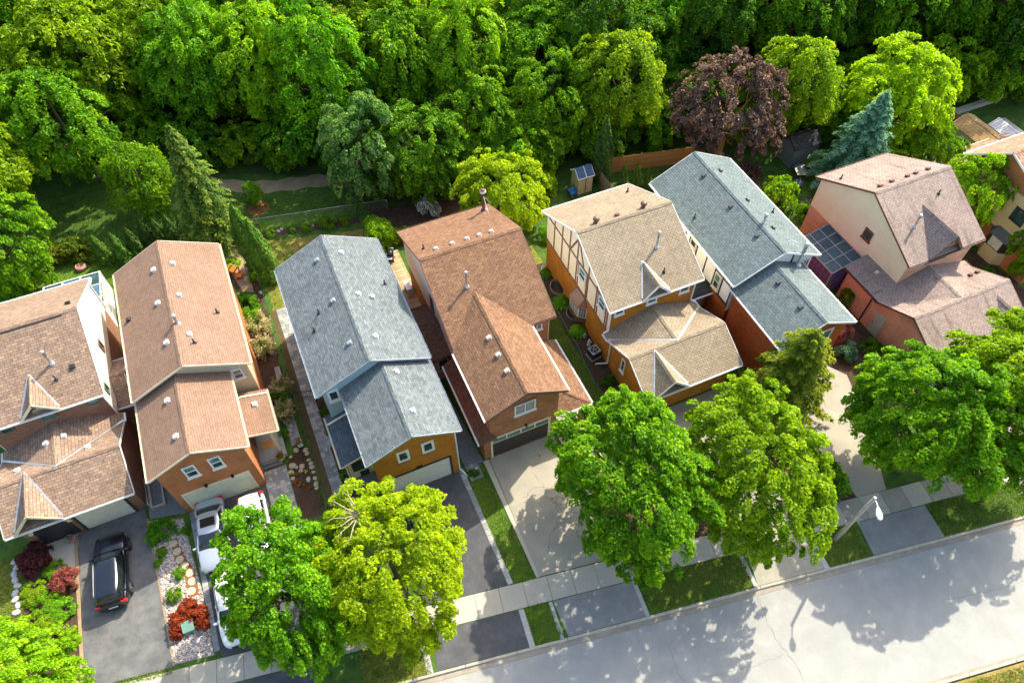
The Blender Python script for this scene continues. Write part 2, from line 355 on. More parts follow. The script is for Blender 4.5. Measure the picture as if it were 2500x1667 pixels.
# ------------------------------------------------------------------ mesh helpers
class MB:
    def __init__(s): s.v = []; s.f = []; s.uv = []; s.sm = []; s.mi = []; s.m = 0
    def face(s, pts, smooth=False):
        i = len(s.v); s.v += [tuple(p) for p in pts]; s.addf(tuple(range(i, i + len(pts))), smooth)
    def addf(s, idx, smooth=False):
        P = [Vector(s.v[k]) for k in idx]
        n = Vector((0, 0, 0))
        for a, b in zip(P, P[1:] + P[:1]):
            n += Vector(((a.y - b.y) * (a.z + b.z), (a.z - b.z) * (a.x + b.x), (a.x - b.x) * (a.y + b.y)))
        if n.length < 1e-9: n = Vector((0, 0, 1))
        n.normalize()
        if abs(n.z) > 0.999: e, t = Vector((1, 0, 0)), Vector((0, 1, 0))
        else: e = Vector((0, 0, 1)).cross(n).normalized(); t = n.cross(e)
        s.f.append(idx); s.uv.append([(p.dot(e), p.dot(t)) for p in P]); s.sm.append(smooth); s.mi.append(s.m)
    def prism(s, pts, vec):
        vec = Vector(vec); a = [Vector(p) for p in pts]
        n = Vector((0, 0, 0))
        for p, q in zip(a, a[1:] + a[:1]): n += p.cross(q)
        if n.dot(vec) > 0: a = a[::-1]
        b = [p + vec for p in a]
        s.face(a); s.face(b[::-1])
        for i in range(len(a)):
            j = (i + 1) % len(a); s.face([a[j], a[i], b[i], b[j]])
    def slab(s, pts, t): s.prism([Vector(p) for p in pts], (0, 0, -t))
    def box(s, x0, y0, z0, x1, y1, z1): s.prism([(x0, y0, z0), (x1, y0, z0), (x1, y1, z0), (x0, y1, z0)], (0, 0, z1 - z0))
    def obox(s, c, size, rz=0.0, taper=1.0):
        """box standing on point c, size (lx,ly,h), turned by rz"""
        ca, sa = math.cos(rz), math.sin(rz)
        def q(x, y, z): return (c[0] + x * ca - y * sa, c[1] + x * sa + y * ca, c[2] + z)
        hx, hy = size[0] / 2, size[1] / 2; k = taper
        a = [q(-hx, -hy, 0), q(hx, -hy, 0), q(hx, hy, 0), q(-hx, hy, 0)]
        b = [q(-hx * k, -hy * k, size[2]), q(hx * k, -hy * k, size[2]), q(hx * k, hy * k, size[2]), q(-hx * k, hy * k, size[2])]
        s.face(a[::-1]); s.face(b)
        for i in range(4): j = (i + 1) % 4; s.face([a[i], a[j], b[j], b[i]])
    def beam(s, p0, p1, w, h):
        p0, p1 = Vector(p0), Vector(p1); d = (p1 - p0).normalized()
        side = d.cross(Vector((0, 0, 1)))
        if side.length < 1e-4: side = Vector((1, 0, 0))
        side.normalize(); up = side.cross(d).normalized()
        r = [(-w / 2, -h / 2), (w / 2, -h / 2), (w / 2, h / 2), (-w / 2, h / 2)]
        s.prism([p0 + side * a + up * b for a, b in r], p1 - p0)
    def loft(s, rings, smooth=True, cap=(True, True), closed=True):
        i0 = len(s.v); n = len(rings[0])
        for r in rings: s.v += [tuple(p) for p in r]
        for k in range(len(rings) - 1):
            for i in range(n if closed else n - 1):
                j = (i + 1) % n; a = i0 + k * n
                s.addf((a + i, a + j, a + n + j, a + n + i), smooth)
        if cap[0]: s.addf(tuple(i0 + i for i in range(n))[::-1])
        if cap[1]: s.addf(tuple(i0 + (len(rings) - 1) * n + i for i in range(n)))
    def tube(s, pts, rs, n=8, smooth=True, cap=True):
        pts = [Vector(p) for p in pts]
        if not hasattr(rs, '__len__'): rs = [rs] * len(pts)
        rings = []
        for i, p in enumerate(pts):
            d = (pts[min(i + 1, len(pts) - 1)] - pts[max(i - 1, 0)])
            d = d.normalized() if d.length > 1e-6 else Vector((0, 0, 1))
            a = d.cross(Vector((0.13, 0.97, 0.2))); a = a.normalized() if a.length > 1e-4 else Vector((1, 0, 0)); b = d.cross(a)
            rings.append([p + (a * math.cos(t) + b * math.sin(t)) * rs[i] for t in (2 * math.pi * k / n for k in range(n))])
        s.loft(rings, smooth, (cap, cap))
    def lathe(s, c, prof, n=14, smooth=True, cap=(True, True)):
        s.loft([[(c[0] + r * math.cos(t), c[1] + r * math.sin(t), c[2] + z) for t in (2 * math.pi * k / n for k in range(n))] for r, z in prof], smooth, cap)
    def mesh(s, name, mats, org=(0, 0, 0)):
        me = bpy.data.meshes.new(name)
        o = Vector(org)
        me.from_pydata([tuple(Vector(v) - o) for v in s.v], [], s.f)
        uvl = me.uv_layers.new(name='UVMap')
        flat = [c for u in s.uv for p in u for c in p]
        uvl.data.foreach_set('uv', flat)
        me.polygons.foreach_set('use_smooth', s.sm)
        for m in ([mats] if isinstance(mats, str) else mats): me.materials.append(MATS[m])
        me.polygons.foreach_set('material_index', s.mi)
        me.update(); return me

ORG = {}
def link(name, data, parent=None):
    o = bpy.data.objects.new(name, data); col.objects.link(o)
    if parent is not None: o.parent = parent
    return o
def tag(o, label, cat, group=None):
    o['label'] = label; o['category'] = cat
    if group: o['group'] = group
    return o
def thing(name, label, cat, loc=(0, 0, 0), rz=0.0, group=None, local=False):
    o = link(name, None); o.empty_display_size = 0.3
    o.location = loc; o.rotation_euler = (0, 0, rz); tag(o, label, cat, group)
    ORG[o.name] = Vector((0, 0, 0)) if local else Vector(loc)
    return o
def part(name, mb, m, parent, label=None):
    org = ORG[parent.name]
    o = link(name, mb.mesh(name, m, org), parent); ORG[o.name] = org
    if label: o['label'] = label
    return o
def solo(name, mb, m, label, cat, loc, group=None):
    o = link(name, mb.mesh(name, m, loc)); o.location = loc; ORG[o.name] = Vector(loc)
    return tag(o, label, cat, group)
def struct(name, mb, m):
    o = link(name, mb.mesh(name, m)); o['kind'] = 'structure'; ORG[o.name] = Vector((0, 0, 0)); return o
def inst(name, me, parent, loc, rot=(0, 0, 0), scale=(1, 1, 1)):
    """child sharing mesh data; loc in world space"""
    o = link(name, me, parent); o.location = Vector(loc) - (ORG[parent.name] if parent is not None else Vector()); o.rotation_euler = rot; o.scale = scale
    ORG[o.name] = ORG[parent.name] if parent is not None else Vector(loc)
    return o

# ------------------------------------------------------------------ building kit
def TY(y0):   # wall facing the street (-y)
    return lambda u, v, w: (u, y0 - w, v)
def TYB(y0):  # wall facing the wood (+y)
    return lambda u, v, w: (u, y0 + w, v)
def TXL(x0):  # wall facing -x
    return lambda u, v, w: (x0 - w, u, v)
def TXR(x0):
    return lambda u, v, w: (x0 + w, u, v)
def wb(mb, T, u0, u1, v0, v1, w0, w1):
    mb.prism([T(u0, v0, w0), T(u1, v0, w0), T(u1, v1, w0), T(u0, v1, w0)], Vector(T(u0, v0, w1)) - Vector(T(u0, v0, w0)))
def window(parent, T, u0, u1, v0, v1, trim='white_trim', glass='glass_dark', rail='h', fw=0.09, sill=True, arch=0.0, grid=None):
    """frame, one or two panes, sash bar and sill, standing proud of the wall"""
    f = MB()
    wb(f, T, u0, u1, v0, v0 + fw, -0.02, 0.07); 
    wb(f, T, u0, u0 + fw, v0 + fw, v1, -0.02, 0.07); wb(f, T, u1 - fw, u1, v0 + fw, v1, -0.02, 0.07)
    um = (u0 + u1) / 2
    if arch:
        n = 10; ro = (u1 - u0) / 2
        for k in range(n):
            a0, a1 = math.pi * k / n, math.pi * (k + 1) / n
            q = lambda r, a, h: (um - r * math.cos(a), v1 + h * math.sin(a))
            p = [q(ro, a0, arch), q(ro, a1, arch), q(ro - fw, a1, arch - fw), q(ro - fw, a0, arch - fw)]
            f.prism([T(a, b, -0.02) for a, b in p], Vector(T(0, 0, 0.07)) - Vector(T(0, 0, -0.02)))
    else: wb(f, T, u0 + fw, u1 - fw, v1 - fw, v1, -0.02, 0.07)
    if rail == 'h': wb(f, T, u0 + fw, u1 - fw, (v0 + v1) / 2 - 0.03, (v0 + v1) / 2 + 0.03, 0.0, 0.055)
    if rail == 'v': wb(f, T, um - 0.035, um + 0.035, v0 + fw, v1 - fw, 0.0, 0.055)
    if grid:
        for i in range(1, grid[0]):
            u = u0 + fw + (u1 - u0 - 2 * fw) * i / grid[0]; wb(f, T, u - 0.015, u + 0.015, v0 + fw, v1 - fw, 0.0, 0.045)
        for i in range(1, grid[1]):
            v = v0 + fw + (v1 - v0 - 2 * fw) * i / grid[1]; wb(f, T, u0 + fw, u1 - fw, v - 0.015, v + 0.015, 0.0, 0.043)
    o = part('window', f, trim, parent)
    def pane(a, b, c, d, gm):
        g = MB(); wb(g, T, a, b, c, d, 0.004, 0.018); part('pane', g, gm, o)
    if rail == 'v': pane(u0 + fw, um - 0.035, v0 + fw, v1 - fw, glass); pane(um + 0.035, u1 - fw, v0 + fw, v1 - fw, glass)
    elif rail == 'h':
        vm = (v0 + v1) / 2
        pane(u0 + fw, u1 - fw, v0 + fw, vm - 0.03, glass); pane(u0 + fw, u1 - fw, vm + 0.03, v1 - fw, 'glass_teal' if glass == 'glass_dark' else glass)
    else: pane(u0 + fw, u1 - fw, v0 + fw, v1 - fw, glass)
    if arch:
        g = MB(); n = 10; r = (u1 - u0) / 2 - fw
        g.prism([T(um - r * math.cos(math.pi * k / n), v1 - 0.05 + (arch - fw) * math.sin(math.pi * k / n), 0.004) for k in range(n + 1)], Vector(T(0, 0, 0.018)) - Vector(T(0, 0, 0.004)))
        part('pane', g, glass, o)
    if sill:
        g = MB(); wb(g, T, u0 - 0.06, u1 + 0.06, v0 - 0.11, v0 - 0.003, -0.02, 0.12); part('sill', g, trim if sill is True else sill, o)
    return o
def garage_door(parent, T, u0, u1, v0, v1, m, trim, rows=4, cols=4, lights=False):
    f = MB(); t = 0.14
    wb(f, T, u0 - t, u0, v0, v1, -0.02, 0.05); wb(f, T, u1, u1 + t, v0, v1, -0.02, 0.05); wb(f, T, u0 - t, u1 + t, v1, v1 + t, -0.02, 0.05)
    o = part('garage_door', f, trim, parent)
    g = MB(); wb(g, T, u0, u1, v0 + 0.005, v1 - 0.003, -0.04, 0.006); part('door_leaf', g, m, o)
    hh = (v1 - v0) / rows; ww = (u1 - u0) / cols
    for r in range(rows):
        for c in range(cols):
            a0, a1 = u0 + ww * c + 0.03, u0 + ww * (c + 1) - 0.03; b0, b1 = v0 + hh * r + 0.025, v0 + hh * (r + 1) - 0.025
            g = MB(); gl = lights and r == rows - 1
            wb(g, T, a0, a1, b0, b1, 0.006, 0.022 if not gl else 0.014); part('pane' if gl else 'panel', g, 'glass_teal' if gl else m, o)
    if lights:
        g = MB(); zt = v0 + hh * (rows - 1)
        wb(g, T, u0, u1, zt - 0.03, zt + 0.03, 0.03, 0.05)
        for c in range(cols + 1):
            u = u0 + ww * c; wb(g, T, max(u0, u - 0.045), min(u1, u + 0.045), zt + 0.03, v1 - 0.01, 0.03, 0.05)
        part('light_bars', g, trim, o)
    return o

def roof_part(parent, polys, m, t=0.14, name='roof'):
    mb = MB()
    for p in polys: mb.slab(p, t)
    return part(name, mb, m, parent)
def ridge_cap(roof, p0, p1, m, w=0.17, drop=0.085, axis='y'):
    """row of folded cap shingles along a ridge"""
    p0, p1 = Vector(p0), Vector(p1); d = (p1 - p0); L = d.length; d.normalize(); s = d.cross(UZ).normalized()
    n = max(1, int(L / 0.3)); mb = MB()
    for k in range(n):
        a = p0 + d * (L * k / n); b = p0 + d * (L * (k + 1) / n + 0.01)
        za, zb = 0.02, 0.035
        A = [a - s * w + UZ * (za - drop), a + UZ * za, a + s * w + UZ * (za - drop)]
        B = [b - s * w + UZ * (zb - drop), b + UZ * zb, b + s * w + UZ * (zb - drop)]
        mb.face([A[0], A[1], B[1], B[0]]); mb.face([A[1], A[2], B[2], B[1]])
        mb.face([B[0], B[1], B[2], B[2] - UZ * 0.03, B[1] - UZ * 0.03, B[0] - UZ * 0.03][::-1])
    return part('ridge_cap', mb, m, roof)
def line_trim(roof, name, segs, w, h, m, dz=0.0):
    for a, b in segs:
        mb = MB(); mb.beam(Vector(a) + UZ * dz, Vector(b) + UZ * dz, w, h); o = part(name, mb, m, roof)
    return o
def gutter(roof, p0, p1, m):
    """U-shaped eaves trough with brackets"""
    p0, p1 = Vector(p0), Vector(p1); d = (p1 - p0).normalized(); s = d.cross(UZ).normalized(); mb = MB()
    for a, b, c, e in ((0.0, 0.012, -0.10, 0.0), (0.098, 0.11, -0.10, 0.0), (0.012, 0.098, -0.10, -0.085)):
        mb.prism([p0 + s * a + UZ * c, p0 + s * b + UZ * c, p0 + s * b + UZ * e, p0 + s * a + UZ * e], p1 - p0)
    L = (p1 - p0).length; n = int(L / 0.9)
    for k in range(1, n):
        q = p0 + d * (L * k / n); mb.prism([q + s * 0.0 + UZ * -0.012, q + s * 0.125 + UZ * -0.012, q + s * 0.125 + UZ * 0.012, q + UZ * 0.012], d * 0.03)
    return part('gutter', mb, m, roof)
def valley(roof, p0, p1, m='galvanised', w=0.14):
    p0, p1 = Vector(p0), Vector(p1); d = (p1 - p0).normalized(); s = d.cross(UZ).normalized(); mb = MB()
    a = s * w / 2
    mb.prism([p0 - a + UZ * 0.045, p0 + UZ * 0.008, p0 + a + UZ * 0.045], p1 - p0)
    return part('valley_flashing', mb, m, roof)

def gable(parent, axis, a0, a1, b0, b1, ze, zr, wall, roof, trim='white_trim', oe=0.35, og=0.3, z0=0.0, mid=None, cap=None, gut=True, tr=0.14, inset=(0, 0, 0, 0), gutters=(1, 1)):
    """block with a gable roof; a = extent across the ridge, b = extent along it (roof edges). axis 'y': ridge along y"""
    P = (lambda a, b, z: (a, b, z)) if axis == 'y' else (lambda a, b, z: (b, a, z))
    mid = (a0 + a1) / 2 if mid is None else mid
    ml, mr = (zr - ze) / (mid - a0), (zr - ze) / (a1 - mid)
    w0, w1 = a0 + oe + inset[0], a1 - oe - inset[1]
    prof = [(w0, z0), (w1, z0), (w1, zr - (w1 - mid) * mr - tr - 0.01), (mid, zr - tr - 0.01), (w0, zr - (mid - w0) * ml - tr - 0.01)]
    mb = MB(); c0, c1 = b0 + og + inset[2], b1 - og - inset[3]
    mb.prism([P(a, c0, z) for a, z in prof], Vector(P(0, c1, 0)) - Vector(P(0, c0, 0)))
    if wall: part('wall', mb, wall, parent)
    r = roof_part(parent, [[P(a0, b0, ze), P(a0, b1, ze), P(mid, b1, zr), P(mid, b0, zr)], [P(a1, b0, ze), P(a1, b1, ze), P(mid, b1, zr), P(mid, b0, zr)]], roof, tr)
    ridge_cap(r, P(mid, b0 - 0.01, zr), P(mid, b1 + 0.01, zr), cap or roof, drop=0.17 * ml * 0.95)
    segs = []
    for b, sg in ((b0, -1), (b1, 1)):
        bb = b + sg * 0.022
        segs += [(P(a0, bb, ze - 0.075), P(mid, bb, zr - 0.075)), (P(a1, bb, ze - 0.075), P(mid, bb, zr - 0.075))]
    line_trim(r, 'fascia', segs, 0.03, 0.15, trim)
    if gut:
        if gutters[0]: gutter(r, P(a0 - 0.01, b1 if axis == 'y' else b0, ze - 0.02), P(a0 - 0.01, b0 if axis == 'y' else b1, ze - 0.02), trim) if axis == 'y' else gutter(r, P(a0 - 0.01, b0, ze - 0.02), P(a0 - 0.01, b1, ze - 0.02), trim)
        if gutters[1]: gutter(r, P(a1 + 0.01, b0, ze - 0.02), P(a1 + 0.01, b1, ze - 0.02), trim) if axis == 'y' else gutter(r, P(a1 + 0.01, b1, ze - 0.02), P(a1 + 0.01, b0, ze - 0.02), trim)
    return r

# shared small roof fittings
def vent_mesh(m):
    mb = MB(); mb.obox((0, 0, -0.01), (0.38, 0.38, 0.03)); mb.obox((0, 0.0, 0.02), (0.27, 0.27, 0.10)); mb.obox((0, 0, 0.10), (0.36, 0.34, 0.07), 0, 0.86)
    return mb.mesh('roof_vent', m)
VM = {m: vent_mesh(m) for m in ('vent_white', 'vent_pale', 'vent_grey', 'vent_slate', 'vent_brown', 'vent_black')}
def stack_mesh():
    mb = MB(); mb.lathe((0, 0, -0.15), [(0.15, 0), (0.13, 0.17), (0.06, 0.24), (0.05, 0.26), (0.05, 0.56), (0.035, 0.56), (0.035, 0.4)], 10); return mb.mesh('vent_pipe', 'vent_black')
STACK = stack_mesh()
def flue_mesh(h, r):
    mb = MB(); mb.lathe((0, 0, -0.25), [(r * 2.3, 0), (r * 2.1, 0.26), (r * 1.3, 0.36), (r, 0.38), (r, h + 0.1), (r * 1.5, h + 0.1), (r * 1.5, h + 0.2), (r * 0.5, h + 0.27)], 12)
    mb.lathe((0, 0, h * 0.5), [(r * 1.06, 0), (r * 1.06, 0.04)], 12); return mb.mesh('flue_pipe', 'galvanised')
FLUE = {}
def flue(roof, x, y, z, top, r=0.075):
    k = (round(top - z, 1), r)
    if k not in FLUE: FLUE[k] = flue_mesh(*k)
    return inst('flue_pipe', FLUE[k], roof, (x, y, z))
def turbine_mesh():
    mb = MB(); mb.lathe((0, 0, -0.1), [(0.24, 0), (0.2, 0.12), (0.13, 0.14), (0.13, 0.3)], 14); mb.lathe((0, 0, 0.2), [(0.14, 0), (0.22, 0.08), (0.25, 0.17), (0.22, 0.27), (0.13, 0.34), (0.03, 0.36)], 18, smooth=False)
    return mb.mesh('turbine_vent', 'vent_brown')
TURB = turbine_mesh()
def fit(roof, kind, pts, ax, c0, z0, m, me=None):
    """fittings on the plane z = z0 + m*(p[ax]-c0), tilted to the slope"""
    for x, y in pts:
        z = z0 + m * ((x, y)[ax] - c0); a = math.atan(m)
        rot = (0, -a, 0) if ax == 0 else (a, 0, 0)
        if kind == 'vent': inst('roof_vent', me, roof, (x, y, z), rot, (0.85, 0.85, 0.95))
        elif kind == 'stack': inst('vent_pipe', STACK, roof, (x, y, z))
        elif kind == 'turbine': inst('turbine_vent', TURB, roof, (x, y, z))
def downpipe(parent, pts, m='white_trim', r=0.045):
    mb = MB()
    for a, b in zip(pts, pts[1:]): mb.beam(a, b, 0.085, 0.085)
    return part('downpipe', mb, m, parent)
def dormer(parent, xd, hw, yf, ze, zp, ymain, zmain, mm, wall, roofm, trim, wally, flash=True):
    """small gable breaking the front eave; main roof plane z = zmain + mm*(y-ymain)"""
    yb = ymain + (zp - zmain) / mm + 0.02; yl = ymain + (ze - zmain) / mm
    r = roof_part(parent, [[(xd - hw, yf, ze), (xd, yf, zp), (xd, yb, zp), (xd - hw, yl, ze)], [(xd + hw, yf, ze), (xd, yf, zp), (xd, yb, zp), (xd + hw, yl, ze)]], roofm, 0.11, 'dormer_roof')
    ridge_cap(r, (xd, yf, zp), (xd, yb - 0.15, zp), roofm, drop=0.17 * (zp - ze) / hw * 0.9)
    if flash: valley(r, (xd - hw, yl, ze), (xd, yb, zp), w=0.12); valley(r, (xd + hw, yl, ze), (xd, yb, zp), w=0.12)
    line_trim(r, 'fascia', [((xd - hw, yf - 0.022, ze - 0.07), (xd, yf - 0.022, zp - 0.07)), ((xd + hw, yf - 0.022, ze - 0.07), (xd, yf - 0.022, zp - 0.07))], 0.035, 0.17, trim)
    mb = MB(); k = (zp - ze) / hw
    mb.prism([(xd - hw + 0.12, wally, ze - 0.5), (xd + hw - 0.12, wally, ze - 0.5), (xd + hw - 0.12, wally, ze + 0.12 * k - 0.13), (xd, wally, zp - 0.13), (xd - hw + 0.12, wally, ze + 0.12 * k - 0.13)], (0, 0.5, 0))
    part('dormer_wall', mb, wall, parent)
    return r

def house_a(name, label, ox, oy, W, D, g0, g1, c, dm, dg, ext=None):
    """two storey block with cross ridge and low garage in front. c: materials"""
    h = thing(name, label, 'house', (ox + W / 2, oy + 3, 0))
    ze, zr = 6.0, 8.7
    m = (zr - ze) / (D / 2)
    r = gable(h, 'x', oy, oy + D, ox, ox + W, ze, zr, c['brick'], c['roof'], c['trim'], cap=c.get('cap'), og=0.35)
    # upper storey cladding on both ends
    for xw, sg in ((ox + 0.35, -1), (ox + W - 0.35, 1)):
        y0, y1, ym = oy + 0.36, oy + D - 0.36, oy + D / 2
        zz = lambda y: (ze + (y - oy) * m if y < ym else ze + (oy + D - y) * m) - 0.165
        mb = MB(); mb.prism([(xw, y0, 3.25), (xw, y1, 3.25), (xw, y1, zz(y1)), (xw, ym, zz(ym)), (xw, y0, zz(y0))], (sg * 0.06, 0, 0))
        part('cladding', mb, c['clad'], h)
    yr, yf, yb, yw = oy - 3.07, oy - 5.85, oy - 0.3, oy + 0.36
    xm = (g0 + g1) / 2; ge, gr = 3.2, 4.6
    ml = (gr - ge) / (xm - g0)
    xl = ox + 0.29
    left = [(g0, yb, ge), (g0, yw, ge), (xm, yw, gr), (xm, yr, gr)]
    if ext: left = [(g0, yb, ge), (g0, ext, ge), (xl, ext, ge + (xl - g0) * ml), (xl, yw, ge + (xl - g0) * ml), (xm, yw, gr), (xm, yr, gr)]
    gr_ = roof_part(h, [[(g0, yf, ge), (g1, yf, ge), (g1, yr, gr), (g0, yr, gr)], [(g0, yr, gr), (xm, yr, gr), (g0, yb, ge)], [(g1, yr, gr), (xm, yr, gr), (g1, yb, ge)], left,
                        [(g1, yb, ge), (g1, yw, ge), (xm, yw, gr), (xm, yr, gr)]], c['roof'])
    ridge_cap(gr_, (g0, yr, gr), (g1, yr, gr), c.get('cap') or c['roof'], drop=0.08); ridge_cap(gr_, (xm, yr + 0.15, gr), (xm, yw, gr), c.get('cap') or c['roof'], drop=0.06)
    if c.get('flash', True):
        valley(gr_, (g0, yb, ge), (xm, yr, gr)); valley(gr_, (g1, yb, ge), (xm, yr, gr))
    sg = []
    for x, s in ((g0, -1), (g1, 1)):
        sg += [((x + s * 0.022, yf, ge - 0.075), (x + s * 0.022, yr, gr - 0.075)), ((x + s * 0.022, yr, gr - 0.075), (x + s * 0.022, yb, ge - 0.075))]
    line_trim(gr_, 'fascia', sg, 0.03, 0.15, c['trim'])
    gutter(gr_, (g0, yf - 0.01, ge - 0.02), (g1, yf - 0.01, ge - 0.02), c['trim'])
    gutter(gr_, (g0 - 0.01, (ext or yw) + 0.02, ge - 0.02), (g0 - 0.01, yb - 0.02, ge - 0.02), c['trim'])
    gutter(gr_, (g1 + 0.01, yb - 0.02, ge - 0.02), (g1 + 0.01, yw + 0.02, ge - 0.02), c['trim'])
    # garage walls: solid with gable ends up to the main block
    mb = MB(); k = 0.504; wl, wr = g0 + 0.33, g1 - 0.33; yfw = yf + 0.62
    pr = [(yfw, 0), (yw + 0.1, 0), (yw + 0.1, ge - 0.16), (yb - 0.02, ge - 0.16), (yr, gr - 0.16), (yfw, ge + 0.62 * k - 0.16)]
    mb.prism([(wl, y, z) for y, z in pr], (wr - wl, 0, 0)); part('garage_wall', mb, c['brick'], h)
    if ext:
        mb = MB(); mb.box(wl + 0.01, yw + 0.11, 0, xl + 0.05, ext - 0.25, ge - 0.1); part('garage_wall', mb, c['brick'], h)
    # dormers
    d1 = dormer(h, dm[0], dm[1], oy - 0.06, 6.06, dm[2], oy, ze, m, c['brick'], c['roof'], c['dtrim'], oy + 0.33, c.get('flash', True))
    d2 = dormer(h, dg[0], dg[1], yf - 0.06, 3.26, dg[2], yf, ge, k, c['brick'], c['roof'], c['dtrim'], yf + 0.6, c.get('flash', True))
    return h, r, gr_, m

def house_b(name, label, ux0, ux1, uy0, uy1, uze, lx0, lx1, ly0, lze, c, flip):
    h = thing(name, label, 'house', ((ux0 + ux1) / 2, (uy0 + uy1) / 2, 0))
    uzr = uze + (ux1 - ux0) / 4; lzr = lze + (lx1 - lx0) / 4
    r = gable(h, 'y', ux0, ux1, uy0, uy1, uze, uzr, c['side'], c['roof'], c['trim'], og=0.35)
    r2 = gable(h, 'y', lx0, lx1, ly0, uy0 + 0.42, lze, lzr, c['brick'], c['roof'], c['trim'], og=0.35)
    # front cladding of the taller block
    y = uy0 + 0.35; xm = (ux0 + ux1) / 2
    a, b = ux0 + 0.36, ux1 - 0.36
    zz = lambda x: (uze + min(x - ux0, ux1 - x) * 0.5) - 0.165
    mb = MB(); mb.prism([(a, y, 2.7), (b, y, 2.7), (b, y, zz(b)), (xm, y, zz(xm)), (a, y, zz(a))], (0, -0.05, 0)); part('cladding', mb, c['clad'], h)
    return h, r, r2, uzr, lzr

# ------------------------------------------------------------------ house 1: far left, mixed tan shingles
C1 = dict(brick='brick_maroon', roof='roof_mixed_tan', trim='white_trim', dtrim='cream_trim', clad='siding_white')
h, r, g, m = house_a('house', 'leftmost house with mottled tan shingles, white side wall and dark red brick', -21.45, 32.24, 7.4, 10.55, -21.4, -14.05, C1, (-17.74, 1.12, 7.19), (-19.45, 1.35, 4.75))
H1 = h
fit(r, 'vent', [(-14.75, 38.6), ], 1, 42.79, 6.0, -m, VM['vent_black']); fit(r, 'vent', [(-15.28, 34.28)], 1, 32.24, 6.0, m, VM['vent_black'])
fit(r, 'stack', [(-16.35, 33.86)], 1, 32.24, 6.0, m); flue(r, -16.32, 34.81, 7.3, 8.6, 0.09)
fit(g, 'vent', [(-18.27, 31.24)], 0, -21.4, 3.2, 0.38, VM['vent_white']); fit(g, 'vent', [(-17.23, 31.32)], 0, -14.05, 3.2, -0.38, VM['vent_white']); fit(g, 'vent', [(-15.99, 30.1), (-20.1, 30.15)], 1, 31.94, 3.2, -0.504, VM['vent_white'])
mb = MB(); mb.beam((-20.9, 37.3, 8.62), (-15.0, 37.3, 8.62), 0.06, 0.05); part('ridge_vent', mb, 'dark_trim', r)
TF = TY(32.59)
window(h, TF, -20.42, -19.7, 4.95, 5.5, 'green_trim', 'glass_dark', None, 0.07, False)
window(h, TY(32.57), -18.1, -17.2, 5.0, 5.65, 'green_trim', 'glass_teal', 'v', 0.07, False, arch=0.42)
window(h, TF, -15.4, -14.65, 4.97, 5.55, 'green_trim', 'glass_teal', None, 0.07, False)
mb = MB()
for k in range(15):
    a = math.pi * (k + 0.5) / 15; d = Vector((math.cos(a), 0, math.sin(a) * 0.95)); c = Vector((-17.65, 32.52, 5.62))
    p = c + d * 0.55; q = c + d * 0.78; mb.beam(p, q, 0.07, 0.07)
part('brick_arch', mb, 'cream_trim', h)
TR = TXR(-14.4 + 0.06)
window(h, TR, 37.1, 37.7, 4.3, 5.2, 'brown_trim', 'glass_dark', None, 0.07, False); window(h, TR, 33.4, 34.0, 4.3, 5.1, 'green_trim', 'glass_dark', None, 0.07, False)
garage_door(h, TY(27.005), -18.05, -15.12, 0.03, 2.05, 'door_cream', 'dark_trim', 5, 1)
mb = MB(); mb.obox((-16.5, 26.9, 2.32), (0.12, 0.16, 0.22)); part('wall_lamp', mb, 'metal_black', h)
# arched porch opening: flat dark panel painted as the shade inside
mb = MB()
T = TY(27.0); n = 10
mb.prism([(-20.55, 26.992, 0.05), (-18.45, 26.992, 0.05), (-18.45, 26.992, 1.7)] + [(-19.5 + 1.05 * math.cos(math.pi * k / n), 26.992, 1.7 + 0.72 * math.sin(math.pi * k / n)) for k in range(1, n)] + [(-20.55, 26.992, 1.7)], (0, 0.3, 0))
part('porch_shade_panel', mb, 'dark_trim', h)
mb = MB()
for k in range(22):
    a = math.pi * (k + 0.5) / 22; c = Vector((-19.5, 26.94, 1.7)); d = Vector((math.cos(a) * 1.0, 0, math.sin(a) * 0.7)); d2 = Vector((math.cos(a) * 1.22, 0, math.sin(a) * 0.93)); mb.beam(c + d * 1.02, c + d2 * 1.02, 0.085, 0.1)
part('brick_arch', mb, 'cream_trim', h)
# breezeway on the right
r = gable(h, 'x', 33.2, 37.3, -14.42, -13.4, 3.0, 4.05, 'brick_maroon', 'roof_mixed_tan', 'white_trim', og=0.02, oe=0.3)
# sunroom behind
sr = MB(); sr.box(-18.6, 42.5, 0, -14.75, 47.0, 0.25); part('sunroom_base', sr, 'concrete_pole', h)
fr = MB()
z0, z1 = 3.05, 2.55
xs = [-18.65, -17.3, -16.0, -14.6]
for x in xs:
    fr.beam((x, 42.45, z0), (x, 47.1, z1), 0.07, 0.09); fr.beam((x, 47.05, 0.25), (x, 47.05, z1), 0.07, 0.07)
for y in (43.6, 44.7, 45.8): fr.beam((-14.6, y, 0.25), (-14.6, y, z0 - 0.05 - (y - 42.45) * 0.107), 0.06, 0.06)
for y, z in ((42.5, z0), (44.0, 2.89), (45.55, 2.72), (47.05, z1)): fr.beam((-18.65, y, z), (-14.55, y, z), 0.06, 0.08)
fr.beam((-14.6, 42.5, 0.95), (-14.6, 47.05, 0.95), 0.06, 0.06); fr.beam((-18.6, 47.05, 0.95), (-14.6, 47.05, 0.95), 0.06, 0.06)
so = part('sunroom_frame', fr, 'white_trim', h)
